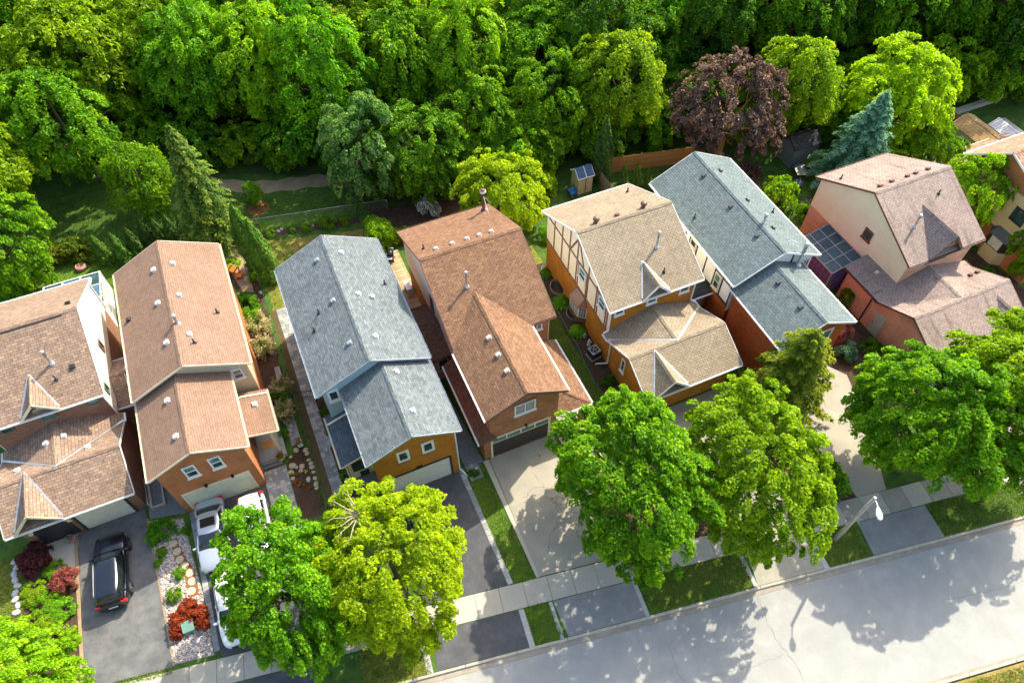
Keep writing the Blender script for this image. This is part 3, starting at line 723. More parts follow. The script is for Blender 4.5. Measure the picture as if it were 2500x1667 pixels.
for i in range(3):
    for j, (ya, yb) in enumerate(((42.5, 44.0), (44.0, 45.55), (45.55, 47.05))):
        q = MB(); za, zb = z0 - (ya - 42.45) * 0.107, z0 - (yb - 42.45) * 0.107
        q.slab([(xs[i] + 0.05, ya + 0.04, za), (xs[i + 1] - 0.05, ya + 0.04, za), (xs[i + 1] - 0.05, yb - 0.04, zb), (xs[i] + 0.05, yb - 0.04, zb)], 0.02); part('pane', q, 'glass_blue' if (i + j) % 2 else 'glass_dark', so)
for k, (ya, yb) in enumerate(((42.5, 43.6), (43.6, 44.7), (44.7, 45.8), (45.8, 47.0))):
    q = MB(); q.box(-14.62, ya + 0.04, 1.0, -14.6, yb - 0.04, 2.4); part('pane', q, 'curtain', so)
    q = MB(); q.box(-14.62, ya + 0.04, 0.27, -14.59, yb - 0.04, 0.92); part('panel', q, 'siding_white', so)
for k, (xa, xb) in enumerate(zip(xs, xs[1:])):
    q = MB(); q.box(xa + 0.04, 47.04, 1.0, xb - 0.04, 47.06, 2.45); part('pane', q, 'glass_dark', so)
downpipe(h, [(-14.05, 43.0, 5.8), (-14.3, 42.6, 5.5), (-14.3, 42.5, 3.0)])

# ------------------------------------------------------------------ house 2: plain tan shingles, orange brick
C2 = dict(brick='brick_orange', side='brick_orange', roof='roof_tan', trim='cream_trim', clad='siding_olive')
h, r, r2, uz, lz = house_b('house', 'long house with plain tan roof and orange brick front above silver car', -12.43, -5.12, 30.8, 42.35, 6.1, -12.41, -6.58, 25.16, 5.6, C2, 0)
H2 = h
fit(r, 'vent', [(-9.38, 39.92), (-9.52, 36.85), (-9.43, 33.25)], 0, -12.43, 6.1, 0.5, VM['vent_white']); fit(r, 'vent', [(-11.81, 37.31)], 0, -12.43, 6.1, 0.5, VM['vent_black'])
fit(r, 'vent', [(-8.14, 40.01), (-8.15, 36.91), (-8.05, 33.36)], 0, -5.12, 6.1, -0.5, VM['vent_white']); fit(r, 'stack', [(-6.24, 35.3), (-7.87, 32.66)], 0, -5.12, 6.1, -0.5)
flue(r, -8.54, 34.4, 7.75, 8.7, 0.1); fit(r2, 'vent', [(-10.24, 29.55), (-10.1, 26.75)], 0, -12.41, 5.6, 0.5, VM['vent_white'])
T = TY(25.51)
window(h, T, -10.62, -9.87, 4.0, 5.24); window(h, T, -9.1, -8.37, 4.0, 5.24)
garage_door(h, T, -11.5, -7.55, 0.04, 2.3, 'door_sage', 'cream_trim', 4, 6)
window(h, TY(31.1), -6.53, -5.86, 4.6, 5.62, rail='h')
for x in (-10.05, -8.4): mb = MB(); mb.obox((x, 25.42, 2.5), (0.16, 0.18, 0.16)); part('wall_lamp', mb, 'metal_black', h)
mb = MB(); mb.box(-5.5, 31.2, 3.0, -5.44, 42.0, 6.0); part('cladding', mb, 'siding_olive', h)
# side porch: lean-to roof, post, floor, steps
pr = roof_part(h, [[(-6.95, 27.25, 3.55), (-5.02, 27.25, 3.0), (-5.02, 30.75, 3.0), (-6.95, 30.75, 3.55)]], 'roof_tan', 0.12, 'porch_roof')
gutter(pr, (-5.01, 27.25, 2.98), (-5.01, 30.75, 2.98), 'cream_trim'); line_trim(pr, 'fascia', [((-6.95, 27.225, 3.47), (-5.02, 27.225, 2.92))], 0.035, 0.17, 'cream_trim')
line_trim(pr, 'flashing', [((-6.9, 30.4, 3.58), (-5.03, 30.4, 3.05))], 0.12, 0.03, 'cream_trim')
inst('roof_vent', VM['vent_white'], pr, (-5.95, 29.6, 3.27), (0, 0.28, 0))
mb = MB(); mb.box(-7.0, 26.97, 0, -5.15, 30.8, 0.34); part('porch_floor', mb, 'paver_0', h)
mb = MB(); mb.box(-7.0, 26.5, 0, -5.6, 26.965, 0.17); part('step', mb, 'flagstone', h)
mb = MB(); mb.box(-7.0, 26.7, 0.172, -5.6, 26.967, 0.345); part('step', mb, 'flagstone', h)
mb = MB(); mb.obox((-5.5, 27.45, 0.341), (0.2, 0.2, 2.62)); part('porch_post', mb, 'cream_trim', h)
mb = MB(); mb.box(-6.6, 27.9, 0.345, -5.8, 28.5, 0.36); part('door_mat', mb, 'wood_cedar', h)
mb = MB(); mb.box(-6.94, 28.2, 0.35, -6.88, 29.15, 2.4); part('door', mb, 'door_brown', h)

# ------------------------------------------------------------------ house 3: slate blue shingles, golden brick
C3 = dict(brick='brick_gold', side='brick_gold', roof='roof_slate', trim='bluegrey_trim', clad='siding_blue')
h, r, r2, uz, lz = house_b('house', 'long house with slate blue shingle roof, pale blue siding and golden brick front', -1.88, 5.57, 26.4, 38.0, 6.25, -0.4, 5.49, 20.85, 5.83, C3, 1)
H3 = h
fit(r, 'vent', [(1.04, 36.18), (1.1, 32.2), (1.13, 28.43)], 0, -1.88, 6.25, 0.5, VM['vent_slate']); fit(r, 'stack', [(-0.05, 32.07), (-0.69, 31.0)], 0, -1.88, 6.25, 0.5)
fit(r, 'vent', [(2.72, 36.23), (2.74, 32.15), (2.74, 28.33)], 0, 5.57, 6.25, -0.5, VM['vent_white']); fit(r, 'stack', [(4.75, 33.17)], 0, 5.57, 6.25, -0.5); fit(r, 'vent', [(3.54, 31.87)], 0, 5.57, 6.25, -0.5, VM['vent_pale'])
fit(r2, 'vent', [(3.16, 25.71), (3.16, 22.63)], 0, 5.49, 5.83, -0.5, VM['vent_white'])
T = TY(21.2)
window(h, T, 1.42, 2.2, 4.2, 5.4, rail=None, fw=0.15, sill='brick_maroon'); window(h, T, 3.0, 3.8, 4.2, 5.4, rail=None, fw=0.15, sill='brick_maroon')
garage_door(h, T, 0.6, 4.6, 0.1, 2.5, 'door_white', 'dark_trim', 5, 1)
window(h, TY(26.7), -1.25, -0.52, 4.88, 6.0, rail=None, fw=0.14)
mb = MB(); mb.prism([(2.1, 21.19, 6.75), (3.0, 21.19, 6.75), (2.55, 21.19, 7.0)], (0, -0.02, 0)); part('gable_vent', mb, 'dark_trim', h)
mb = MB(); mb.obox((2.6, 21.1, 2.72), (0.4, 0.12, 0.14)); part('wall_lamp', mb, 'metal_black', h)
pr = roof_part(h, [[(-0.42, 23.0, 3.45), (-1.95, 23.0, 2.9), (-1.95, 27.05, 2.9), (-0.42, 27.05, 3.45)]], 'roof_slate_dark', 0.12, 'porch_roof')
gutter(pr, (-1.96, 27.05, 2.88), (-1.96, 23.0, 2.88), 'cream_trim'); line_trim(pr, 'fascia', [((-1.95, 22.975, 2.83), (-0.42, 22.975, 3.38))], 0.035, 0.16, 'cream_trim')
line_trim(pr, 'flashing', [((-1.94, 26.35, 2.95), (-0.43, 26.35, 3.5))], 0.14, 0.03, 'cream_trim')
mb = MB(); mb.box(-1.6, 23.4, 0, -0.06, 26.75, 2.75); part('porch_wall', mb, 'cream_trim', h)
window(h, TY(23.4), -1.35, -0.35, 1.15, 2.35, 'door_brown', 'glass_dark', None, 0.06, False); window(h, TY(23.4), -1.0, -0.4, 0.25, 0.85, 'door_brown', 'glass_dark', None, 0.05, False)
mb = MB(); mb.box(-1.7, 22.5, 0, -0.06, 23.395, 0.25); part('step', mb, 'flagstone', h)
downpipe(h, [(-1.98, 23.3, 2.8), (-1.68, 23.2, 2.4), (-1.68, 23.2, 0.1)]); downpipe(h, [(5.3, 21.3, 5.7), (5.22, 21.3, 5.3), (5.22, 21.3, 0.12), (5.5, 20.6, 0.1), (6.3, 20.9, 0.08)])

# ------------------------------------------------------------------ house 4: brown roof, red brick, wing towards the street
h = thing('house', 'brown shingled red brick house with a long front wing over a dark garage door', 'house', (10, 30, 0)); H4 = h
r = gable(h, 'x', 26.36, 38.3, 7.2, 14.55, 6.0, 8.9, 'brick_red', 'roof_brown', 'brown_trim', og=0.35); m4 = 2.9 / 5.97
y0, y1, ym = 26.72, 37.94, 32.33
zz = lambda y: 6.0 + min(y - 26.36, 38.3 - y) * m4 - 0.165
for xw, sg in ((7.55, -1), (14.2, 1)):
    mb = MB(); mb.prism([(xw, y0, 3.0), (xw, y1, 3.0), (xw, y1, zz(y1)), (xw, ym, zz(ym)), (xw, y0, zz(y0))], (sg * 0.06, 0, 0)); part('cladding', mb, 'siding_white', h)
rw = roof_part(h, [[(7.1, 20.72, 6.0), (9.9, 20.72, 7.5), (9.9, 29.5, 7.5), (7.1, 26.4, 6.0)], [(12.7, 20.72, 6.0), (9.9, 20.72, 7.5), (9.9, 29.5, 7.5), (12.7, 26.4, 6.0)]], 'roof_brown', 0.14, 'wing_roof')
ridge_cap(rw, (9.9, 20.7, 7.5), (9.9, 29.35, 7.5), 'roof_brown', drop=0.086)
line_trim(rw, 'fascia', [((7.1, 20.698, 5.925), (9.9, 20.698, 7.425)), ((12.7, 20.698, 5.925), (9.9, 20.698, 7.425))], 0.035, 0.19, 'brown_trim')
gutter(rw, (7.09, 26.3, 5.98), (7.09, 20.72, 5.98), 'white_trim'); gutter(rw, (12.71, 20.72, 5.98), (12.71, 26.3, 5.98), 'white_trim')
mb = MB(); k = 1.5 / 2.8; mb.prism([(7.5, 21.2, 0), (12.33, 21.2, 0), (12.33, 21.2, 6.0 + 0.37 * k - 0.16), (9.9, 21.2, 7.34), (7.5, 21.2, 6.0 + 0.4 * k - 0.16)], (0, 5.6, 0)); part('wing_wall', mb, 'brick_red', h)
mb = MB(); mb.box(7.04, 21.25, 0, 7.55, 27.4, 2.85); part('garage_wall', mb, 'brick_red', h)
lr = roof_part(h, [[(6.65, 20.95, 2.9), (7.52, 20.95, 3.5), (7.52, 27.75, 3.5), (6.65, 27.75, 2.9)]], 'roof_brown_dark', 0.12, 'lean_to_roof'); gutter(lr, (6.64, 27.75, 2.88), (6.64, 20.95, 2.88), 'white_trim')
lr2 = roof_part(h, [[(6.66, 20.94, 2.9), (7.9, 20.94, 2.9), (7.6, 21.19, 3.4), (7.49, 21.19, 3.4)]], 'roof_brown_dark', 0.1, 'lean_to_roof')
fit(r, 'stack', [(7.95, 33.76)], 1, 38.3, 6.0, -m4); fit(r, 'vent', [(8.65, 33.06), (9.83, 33.06), (10.92, 33.06), (11.8, 33.04), (12.7, 33.03)], 1, 38.3, 6.0, -m4, VM['vent_pale'])
flue(r, 9.56, 29.83, 7.68, 9.2, 0.085); fit(rw, 'vent', [(9.4, 25.62), (9.42, 24.16), (9.44, 22.82)], 0, 7.1, 6.0, k, VM['vent_pale'])
mb = MB(); mb.lathe((13.75, 37.2, 6.3), [(0.3, 0), (0.26, 0.3), (0.14, 0.36), (0.12, 0.4), (0.12, 2.1), (0.2, 2.1), (0.2, 2.25), (0.08, 2.35)], 12); part('chimney_pipe', mb, 'brown_trim', r)
mb = MB(); mb.lathe((13.75, 37.2, 6.35), [(0.34, 0), (0.3, 0.22), (0.16, 0.26)], 12); mb.lathe((13.75, 37.2, 8.36), [(0.23, 0), (0.23, 0.16), (0.1, 0.26)], 12); part('flashing', mb, 'vent_white', r)
mb = MB(); mb.tube([(13.75, 37.2, 8.1), (13.6, 35.6, 7.35)], 0.012, 5); mb.tube([(13.75, 37.2, 8.1), (14.6, 37.9, 6.3)], 0.012, 5); part('guy_wire', mb, 'vent_white', r)
T = TY(21.2)
window(h, T, 9.2, 10.66, 4.5, 5.66, glass='glass_blue', rail='v')
mb = MB()
for kx in range(15): mb.box(9.15 + kx * 0.105, 21.16, 5.68, 9.24 + kx * 0.105, 21.2, 5.9)
part('brick_lintel', mb, 'brick_maroon', h)
garage_door(h, T, 7.62, 11.68, 0.12, 2.5, 'door_brown', 'cream_trim', 5, 4, lights=True)
window(h, TY(26.71), 12.9, 13.7, 4.7, 5.5, glass='glass_teal', rail='v')
window(h, TXL(7.49), 31.4, 32.0, 4.2, 5.6, 'brown_trim', 'glass_dark', None)
mb = MB(); mb.obox((10.0, 21.1, 2.78), (0.14, 0.18, 0.14)); part('wall_lamp', mb, 'metal_black', h)
# right hip-roofed porch with brick pier
pr = roof_part(h, [[(14.75, 20.95, 2.8), (14.75, 26.7, 2.8), (12.34, 26.7, 3.85), (12.34, 22.9, 3.85)], [(12.1, 20.95, 2.8), (14.75, 20.95, 2.8), (12.34, 22.9, 3.85), (12.1, 22.9, 3.85)]], 'roof_brown', 0.12, 'porch_roof')
ridge_cap(pr, (14.72, 20.98, 2.8), (12.36, 22.88, 3.86), 'roof_brown', w=0.12, drop=0.04)
gutter(pr, (14.76, 20.95, 2.78), (14.76, 26.7, 2.78), 'white_trim'); gutter(pr, (12.1, 20.94, 2.78), (14.75, 20.94, 2.78), 'white_trim')
pb = roof_part(h, [[(12.34, 26.72, 3.85), (14.3, 26.72, 3.0), (14.3, 27.3, 3.0), (12.34, 27.3, 3.85)]], 'roof_brown_dark', 0.1, 'porch_roof')
mb = MB(); mb.obox((14.35, 21.3, 0), (0.4, 0.4, 2.68)); part('porch_pier', mb, 'brick_red', h)
mb = MB(); mb.obox((14.35, 21.3, 2.682), (0.5, 0.5, 0.1)); part('pier_cap', mb, 'cream_trim', h)
mb = MB(); mb.box(12.35, 21.1, 0, 14.55, 26.6, 0.2); part('porch_floor', mb, 'concrete', h)
# breezeway on the left
r = gable(h, 'x', 28.3, 33.2, 6.05, 7.5, 3.0, 4.1, 'brick_red', 'roof_brown_dark', 'brown_trim', og=0.02, oe=0.3)
window(h, TY(28.6), 6.5, 7.3, 1.2, 2.5, 'bluegrey_trim', 'glass_dark', None)

# ------------------------------------------------------------------ house 5: beige roof, golden brick, brown half-timbering
C5 = dict(brick='brick_gold', roof='roof_beige', trim='white_trim', dtrim='white_trim', clad='stucco_cream')
h, r, g, m = house_a('house', 'beige roofed golden brick house with brown half-timbered cream side wall', 18.0, 25.15, 7.5, 10.73, 18.0, 25.52, C5, (21.65, 1.08, 7.16), (19.9, 1.32, 4.55)); H5 = h
fit(r, 'turbine', [(19.75, 30.97), (23.53, 30.96)], 1, 35.88, 6.0, -m); fit(r, 'vent', [(21.44, 31.0)], 1, 35.88, 6.0, -m, VM['vent_brown']); fit(r, 'stack', [(24.45, 34.46)], 1, 35.88, 6.0, -m)
flue(r, 23.06, 28.03, 7.45, 9.0, 0.085); fit(r, 'stack', [(22.84, 26.39)], 1, 25.15, 6.0, m)
xw = 18.29
def batten(p0, p1, m='timber_brown', w=0.16, x=xw, par=None, s=-1, t=0.035):
    (ya, za), (yb, zb) = p0, p1; d = Vector((0, yb - ya, zb - za)).normalized(); nrm = Vector((0, -d.z, d.y)) * w / 2
    a, b = Vector((x, ya, za)), Vector((x, yb, zb)); q = MB(); q.prism([a - nrm, a + nrm, b + nrm, b - nrm], (s * t, 0, 0)); part('batten', q, m, par or h)
zg = lambda y: 6.0 + min(y - 25.15, 35.88 - y) * m - 0.2
for y in (34.24, 32.96, 31.75, 30.53, 28.75, 27.45, 25.75): batten((y, 3.4), (y, zg(y)), t=0.033)
for y in (30.25, 28.95, 27.2, 26.0): batten((y, 3.4), (y, 5.7), w=0.12, t=0.031)
batten((25.6, 5.82), (35.45, 5.82), t=0.036); batten((25.6, 3.32), (35.45, 3.32), w=0.2, t=0.037)
batten((31.6, 5.95), (30.62, 7.75), t=0.034); batten((30.4, 7.75), (29.55, 5.95), t=0.034)
TL = TXL(18.29)
window(h, TL, 29.12, 30.1, 4.6, 5.68, fw=0.1); window(h, TL, 26.1, 27.08, 4.6, 5.68, fw=0.1); window(h, TXL(18.33), 22.72, 23.2, 1.65, 3.05, fw=0.09, rail=None)
T = TY(25.5)
window(h, T, 18.66, 19.4, 4.88, 5.35, rail=None); window(h, TY(25.48), 21.2, 22.0, 4.9, 5.75, rail='h', arch=0.3); window(h, T, 23.88, 24.68, 4.8, 5.4, rail=None)
# bay window with metal roof on the side wall
b0, b1, bw = 28.5, 30.7, 0.55
mb = MB(); pl = [(18.36, b0), (18.36 - bw, b0 + 0.45), (18.36 - bw, b1 - 0.45), (18.36, b1)]
mb.prism([(x, y, 0.6) for x, y in pl], (0, 0, 0.6)); bo = part('bay_window', mb, 'brown_trim', h)
mb = MB(); mb.prism([(x, y, 1.2) for x, y in pl], (0, 0, 1.15)); part('bay_frame', mb, 'white_trim', bo)
for (xa, ya), (xb, yb) in zip(pl, pl[1:]):
    a, b = Vector((xa, ya, 0)), Vector((xb, yb, 0)); d = (b - a).normalized(); nn = Vector((-d.y, d.x, 0));
    if nn.x > 0.0: nn = -nn
    L = (b - a).length; q = MB(); s0, s1 = a + d * 0.1, a + d * (L - 0.1)
    q.prism([s0 + UZ * 1.32, s1 + UZ * 1.32, s1 + UZ * 2.24, s0 + UZ * 2.24], nn * 0.012); part('pane', q, 'glass_dark', bo)
    q = MB()
    for i in range(1, 3): c = s0.lerp(s1, i / 3); q.beam(c + UZ * 1.32 + nn * 0.02, c + UZ * 2.24 + nn * 0.02, 0.025, 0.02)
    for i in range(1, 4): z = UZ * (1.32 + 0.92 * i / 4) + nn * 0.024; q.beam(s0 + z, s1 + z, 0.02, 0.025)
    part('glazing_bar', q, 'white_trim', bo)
mb = MB(); e = 0.12; tp = [(18.3, b0 - 0.02), (18.36 - bw - e, b0 + 0.4), (18.36 - bw - e, b1 - 0.4), (18.3, b1 + 0.02)]; ap = [(18.3, b0 + 0.5, 3.05), (18.3, b1 - 0.5, 3.05)]
q = [(x, y, 2.36) for x, y in tp]
mb.face([q[1], q[0], ap[0]]); mb.face([q[2], q[1], ap[0], ap[1]]); mb.face([q[3], q[2], ap[1]]); mb.face([q[0], q[1], q[2], q[3]])
bro = part('bay_roof', mb, 'copper_roof', bo); line_trim(bro, 'seam', [(q[1], ap[0]), (q[2], ap[1]), (q[1], q[2])], 0.04, 0.03, 'copper_roof', 0.01)
downpipe(h, [(18.25, 25.05, 5.9), (18.3, 25.4, 5.6), (18.3, 25.4, 3.5), (17.98, 25.45, 3.3)]); downpipe(h, [(17.95, 24.95, 3.1), (18.28, 24.8, 2.8), (18.28, 24.8, 0.25), (17.5, 25.2, 0.08)]); downpipe(h, [(25.2, 25.1, 5.9), (25.1, 25.42, 5.5), (25.1, 25.42, 3.6), (25.4, 25.3, 3.3)])
for ya, yb in ((32.1, 33.8), (29.3, 30.8)):   # basement light wells
    q = MB()
    for k in range(13):
        a0, a1 = math.pi * k / 12 + math.pi / 2, 0
    rg = [(18.34 + 0.75 * math.cos(math.pi / 2 + math.pi * k / 10), (ya + yb) / 2 + (yb - ya) / 2 * math.sin(math.pi / 2 + math.pi * k / 10)) for k in range(11)]
    for (xa, y_a), (xb, y_b) in zip(rg, rg[1:]): q.beam((xa, y_a, 0.12), (xb, y_b, 0.12), 0.05, 0.28)
    part('light_well', q, 'metal_grey', h)
    q = MB(); q.box(18.28, ya + 0.3, 0.1, 18.35, yb - 0.3, 0.55); part('basement_window', q, 'glass_dark', h)
# link roof to house 6
lk = roof_part(h, [[(25.2, 25.85, 2.85), (27.45, 25.85, 2.85), (27.45, 28.9, 4.0), (25.2, 28.9, 4.0)]], 'roof_charcoal', 0.12, 'link_roof'); gutter(lk, (25.2, 25.84, 2.83), (27.45, 25.84, 2.83), 'white_trim')
mb = MB(); mb.box(25.2, 26.3, 0, 27.4, 28.8, 2.7); part('link_wall', mb, 'brick_gold', h)
mb = MB(); mb.box(26.2, 26.24, 0.1, 27.1, 26.3, 2.15); part('door', mb, 'bluegrey_trim', h); 

# ------------------------------------------------------------------ house 6: teal grey roof, deep red brick, black half-timbering
C6 = dict(brick='brick_deep', side='brick_deep', roof='roof_teal', trim='white_trim', clad='stucco_white')
h, r, r2, uz, lz = house_b('house', 'teal grey roofed house with black half-timbering and deep red brick side', 27.1, 34.45, 23.75, 35.4, 5.9, 27.17, 33.28, 18.1, 5.3, C6, 0); H6 = h
fit(r, 'vent', [(30.18, 33.03), (30.16, 29.37), (30.15, 26.12)], 0, 27.1, 5.9, 0.5, VM['vent_grey']); fit(r, 'stack', [(27.9, 30.35)], 0, 27.1, 5.9, 0.5)
fit(r, 'vent', [(31.73, 33.12), (31.75, 29.56), (31.76, 26.4)], 0, 34.45, 5.9, -0.5, VM['vent_grey']); fit(r, 'stack', [(33.46, 28.39)], 0, 34.45, 5.9, -0.5)
flue(r, 31.21, 26.9, 7.52, 8.4, 0.1); fit(r2, 'vent', [(29.62, 22.42), (29.64, 20.01)], 0, 27.17, 5.3, 0.5, VM['vent_grey'])
FLUE[(2.2, 0.13)] = flue_mesh(2.2, 0.13); inst('chimney_pipe', FLUE[(2.2, 0.13)], r2, (32.54, 23.75, 5.7))
mb = MB(); mb.tube([(32.54, 23.75, 7.6), (32.0, 24.4, 7.7), (31.2, 25.0, 7.8)], 0.015, 5)
for k in range(5): mb.tube([(32.3 - 0.22 * k - 0.05, 24.05 + 0.18 * k - 0.2, 7.66), (32.3 - 0.22 * k + 0.05, 24.05 + 0.18 * k + 0.2, 7.66)], 0.008, 4)
part('antenna', mb, 'metal_grey', r2)
xw6 = 27.45
mb = MB(); mb.box(27.39, 24.1, 3.3, 27.46, 35.02, 5.92); part('cladding', mb, 'stucco_white', h)
for y in (34.6, 33.3, 32.0, 30.85, 30.22, 29.62, 28.62, 27.37, 26.17, 25.21, 24.15): batten((y, 3.3), (y, 5.88), 'timber_black', 0.11, 27.39, h, t=0.034)
batten((24.1, 3.28), (35.02, 3.28), 'timber_black', 0.16, 27.39, h, t=0.036); batten((24.1, 5.1), (26.2, 5.1), 'timber_black', 0.1, 27.39, h, t=0.032); batten((28.6, 4.5), (30.22, 4.5), 'timber_black', 0.09, 27.39, h, t=0.032)
T6 = TXL(27.39)
window(h, T6, 25.37, 26.05, 3.5, 4.95, 'cream_trim', 'glass_dark', 'h'); window(h, T6, 28.75, 29.5, 4.6, 5.3, 'cream_trim', 'glass_dark', None)
T = TY(23.98)
for x in (29.3, 32.0): 
    q = MB(); q.box(x, 24.0, 5.0, x + 0.12, 24.05, 7.3 - abs(x - 30.8) * 0.5); part('batten', q, 'timber_black', h)
window(h, TY(24.05), 33.35, 33.95, 4.4, 5.6, 'white_trim', 'glass_dark', 'v')
window(h, TY(18.45), 29.6, 31.8, 3.75, 5.1, 'white_trim', 'glass_teal', 'v', fw=0.12)
garage_door(h, TY(18.45), 28.2, 32.2, 0.05, 2.3, 'door_white', 'white_trim', 4, 4)

# ------------------------------------------------------------------ house 7: mauve roof, salmon brick, cream siding
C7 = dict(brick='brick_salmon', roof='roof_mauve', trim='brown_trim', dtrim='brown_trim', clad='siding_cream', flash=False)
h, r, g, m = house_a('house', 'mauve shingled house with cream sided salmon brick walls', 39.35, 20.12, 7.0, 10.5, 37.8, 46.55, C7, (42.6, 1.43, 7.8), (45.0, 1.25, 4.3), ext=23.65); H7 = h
fit(r, 'vent', [(40.38, 25.89), (41.55, 25.98), (42.96, 25.95), (43.78, 25.97), (44.89, 25.93)], 1, 30.62, 6.0, -m, VM['vent_brown']); fit(r, 'stack', [(40.04, 28.97)], 1, 30.62, 6.0, -m)
fit(r, 'stack', [(44.28, 23.91)], 1, 20.12, 6.0, m); flue(r, 41.16, 22.46, 7.15, 8.3, 0.085)
fit(g, 'vent', [(45.28, 18.9), (46.0, 18.92)], 1, 19.82, 3.2, -0.504, VM['vent_brown']); fit(g, 'vent', [(39.15, 21.96)], 0, 37.8, 3.2, 0.32, VM['vent_pale'])
window(h, TXL(39.64), 24.0, 24.83, 4.74, 5.66, 'brown_trim', 'glass_dark', None, 0.12)
window(h, TY(20.45), 41.6, 43.5, 5.0, 6.1, 'brown_trim', 'glass_dark', 'v', 0.1, False)
q = MB(); wb(q, TXL(38.13), 18.8, 19.7, 0.05, 2.15, 0, 0.05); d = part('door', q, 'door_green', h, 'pale green side door'); q = MB(); wb(q, TXL(38.13), 19.58, 19.63, 1.0, 1.12, 0.05, 0.11); part('handle', q, 'metal_black', d)
downpipe(h, [(37.75, 20.0, 3.0), (38.08, 20.6, 2.7), (38.08, 20.6, 0.1)], 'dark_trim')
# glazed lean-to patio roof with purple screens
pg = MB()
px0, px1, py0, py1, za, zb2 = 37.15, 39.7, 23.95, 27.95, 2.4, 3.1
for k in range(5): y = py0 + (py1 - py0) * k / 4; pg.beam((px0, y, za), (px1, y, zb2), 0.06, 0.1)
for k in range(4): f = k / 3; pg.beam((px0 + (px1 - px0) * f, py0, za + (zb2 - za) * f), (px0 + (px1 - px0) * f, py1, za + (zb2 - za) * f), 0.06, 0.08)
for y in (py0 + 0.05, py1 - 0.05): pg.beam((px0 + 0.05, y, 0), (px0 + 0.05, y, za), 0.1, 0.1)
po = part('patio_roof', pg, 'bluegrey_trim', h)
for i in range(4):
    for j in range(3):
        f0, f1 = j / 3, (j + 1) / 3; y0_, y1_ = py0 + (py1 - py0) * i / 4 + 0.04, py0 + (py1 - py0) * (i + 1) / 4 - 0.04
        q = MB(); q.slab([(px0 + (px1 - px0) * f0 + 0.04, y0_, za + (zb2 - za) * f0 + 0.02), (px0 + (px1 - px0) * f1 - 0.04, y0_, za + (zb2 - za) * f1 + 0.01), (px0 + (px1 - px0) * f1 - 0.04, y1_, za + (zb2 - za) * f1 + 0.01), (px0 + (px1 - px0) * f0 + 0.04, y1_, za + (zb2 - za) * f0 + 0.02)], 0.02)
        part('pane', q, 'glass_patio', po)
q = MB()
for (ax_, ay_, bx_, by_) in ((px0 + 0.02, py0, px0 + 0.02, py1), (px0, py0 + 0.02, px1 - 0.1, py0 + 0.02)):
    n = 26; ring = []
    for k in range(n + 1):
        f = k / n; w = 0.05 * math.sin(k * 2.1); x = ax_ + (bx_ - ax_) * f; y = ay_ + (by_ - ay_) * f
        ring.append((x + (w if ax_ == bx_ else 0), y + (w if ay_ == by_ else 0)))
    for (xa, ya), (xb, yb) in zip(ring, ring[1:]): q.face([(xa, ya, 0.1), (xb, yb, 0.1), (xb, yb, 2.3), (xa, ya, 2.3)]); q.face([(xa + 0.012, ya + 0.012, 2.3), (xb + 0.012, yb + 0.012, 2.3), (xb + 0.012, yb + 0.012, 0.1), (xa + 0.012, ya + 0.012, 0.1)])
part('patio_curtain', q, 'fabric_purple', h)

# ------------------------------------------------------------------ house 8: right edge
h = thing('house', 'rust brown roofed house cut off at the right edge, sand siding, black bay window', 'house', (57, 23, 0)); H8 = h
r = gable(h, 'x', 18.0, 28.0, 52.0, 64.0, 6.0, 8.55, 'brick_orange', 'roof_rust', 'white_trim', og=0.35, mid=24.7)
mb = MB(); mb.box(52.28, 18.4, 2.6, 52.36, 27.6, 6.05); part('cladding', mb, 'siding_sand', h)
window(h, TXL(52.28), 21.0, 22.2, 3.9, 5.2, 'dark_trim', 'glass_dark', None, 0.1, False)
mb = MB(); pl = [(52.4, 20.5), (51.75, 20.95), (51.75, 22.3), (52.4, 22.75)]
mb.prism([(x, y, 0.0) for x, y in pl], (0, 0, 1.3)); bo = part('bay_window', mb, 'siding_sand', h)
mb = MB(); mb.prism([(x, y, 1.301) for x, y in pl], (0, 0, 1.1)); part('bay_frame', mb, 'dark_trim', bo)
q = MB(); q.box(51.72, 21.1, 1.4, 51.74, 22.15, 2.3); part('pane', q, 'curtain', bo)
mb = MB(); e = [(52.3, 20.35, 2.41), (51.6, 20.85, 2.41), (51.6, 22.4, 2.41), (52.3, 22.9, 2.41)]; a = [(52.3, 20.9, 2.95), (52.3, 22.35, 2.95)]
mb.face([e[1], e[0], a[0]]); mb.face([e[2], e[1], a[0], a[1]]); mb.face([e[3], e[2], a[1]]); mb.face(e); part('bay_roof', mb, 'vent_grey', bo)
lr = roof_part(h, [[(53.0, 28.05, 3.5), (62.0, 28.05, 3.5), (62.0, 31.1, 2.7), (53.0, 31.1, 2.7)]], 'roof_rust', 0.12, 'lean_to_roof'); line_trim(lr, 'fascia', [((53.0, 31.12, 2.65), (62.0, 31.12, 2.65)), ((52.98, 28.05, 3.44), (52.98, 31.1, 2.64))], 0.04, 0.16, 'cream_trim')
mb = MB(); mb.box(53.3, 27.6, 0, 61.7, 30.8, 2.55); part('lean_to_wall', mb, 'siding_sand', h)
mb = MB(); mb.box(53.35, 28.6, 3.4, 54.4, 29.1, 3.52); part('skylight', mb, 'plastic_white', h)

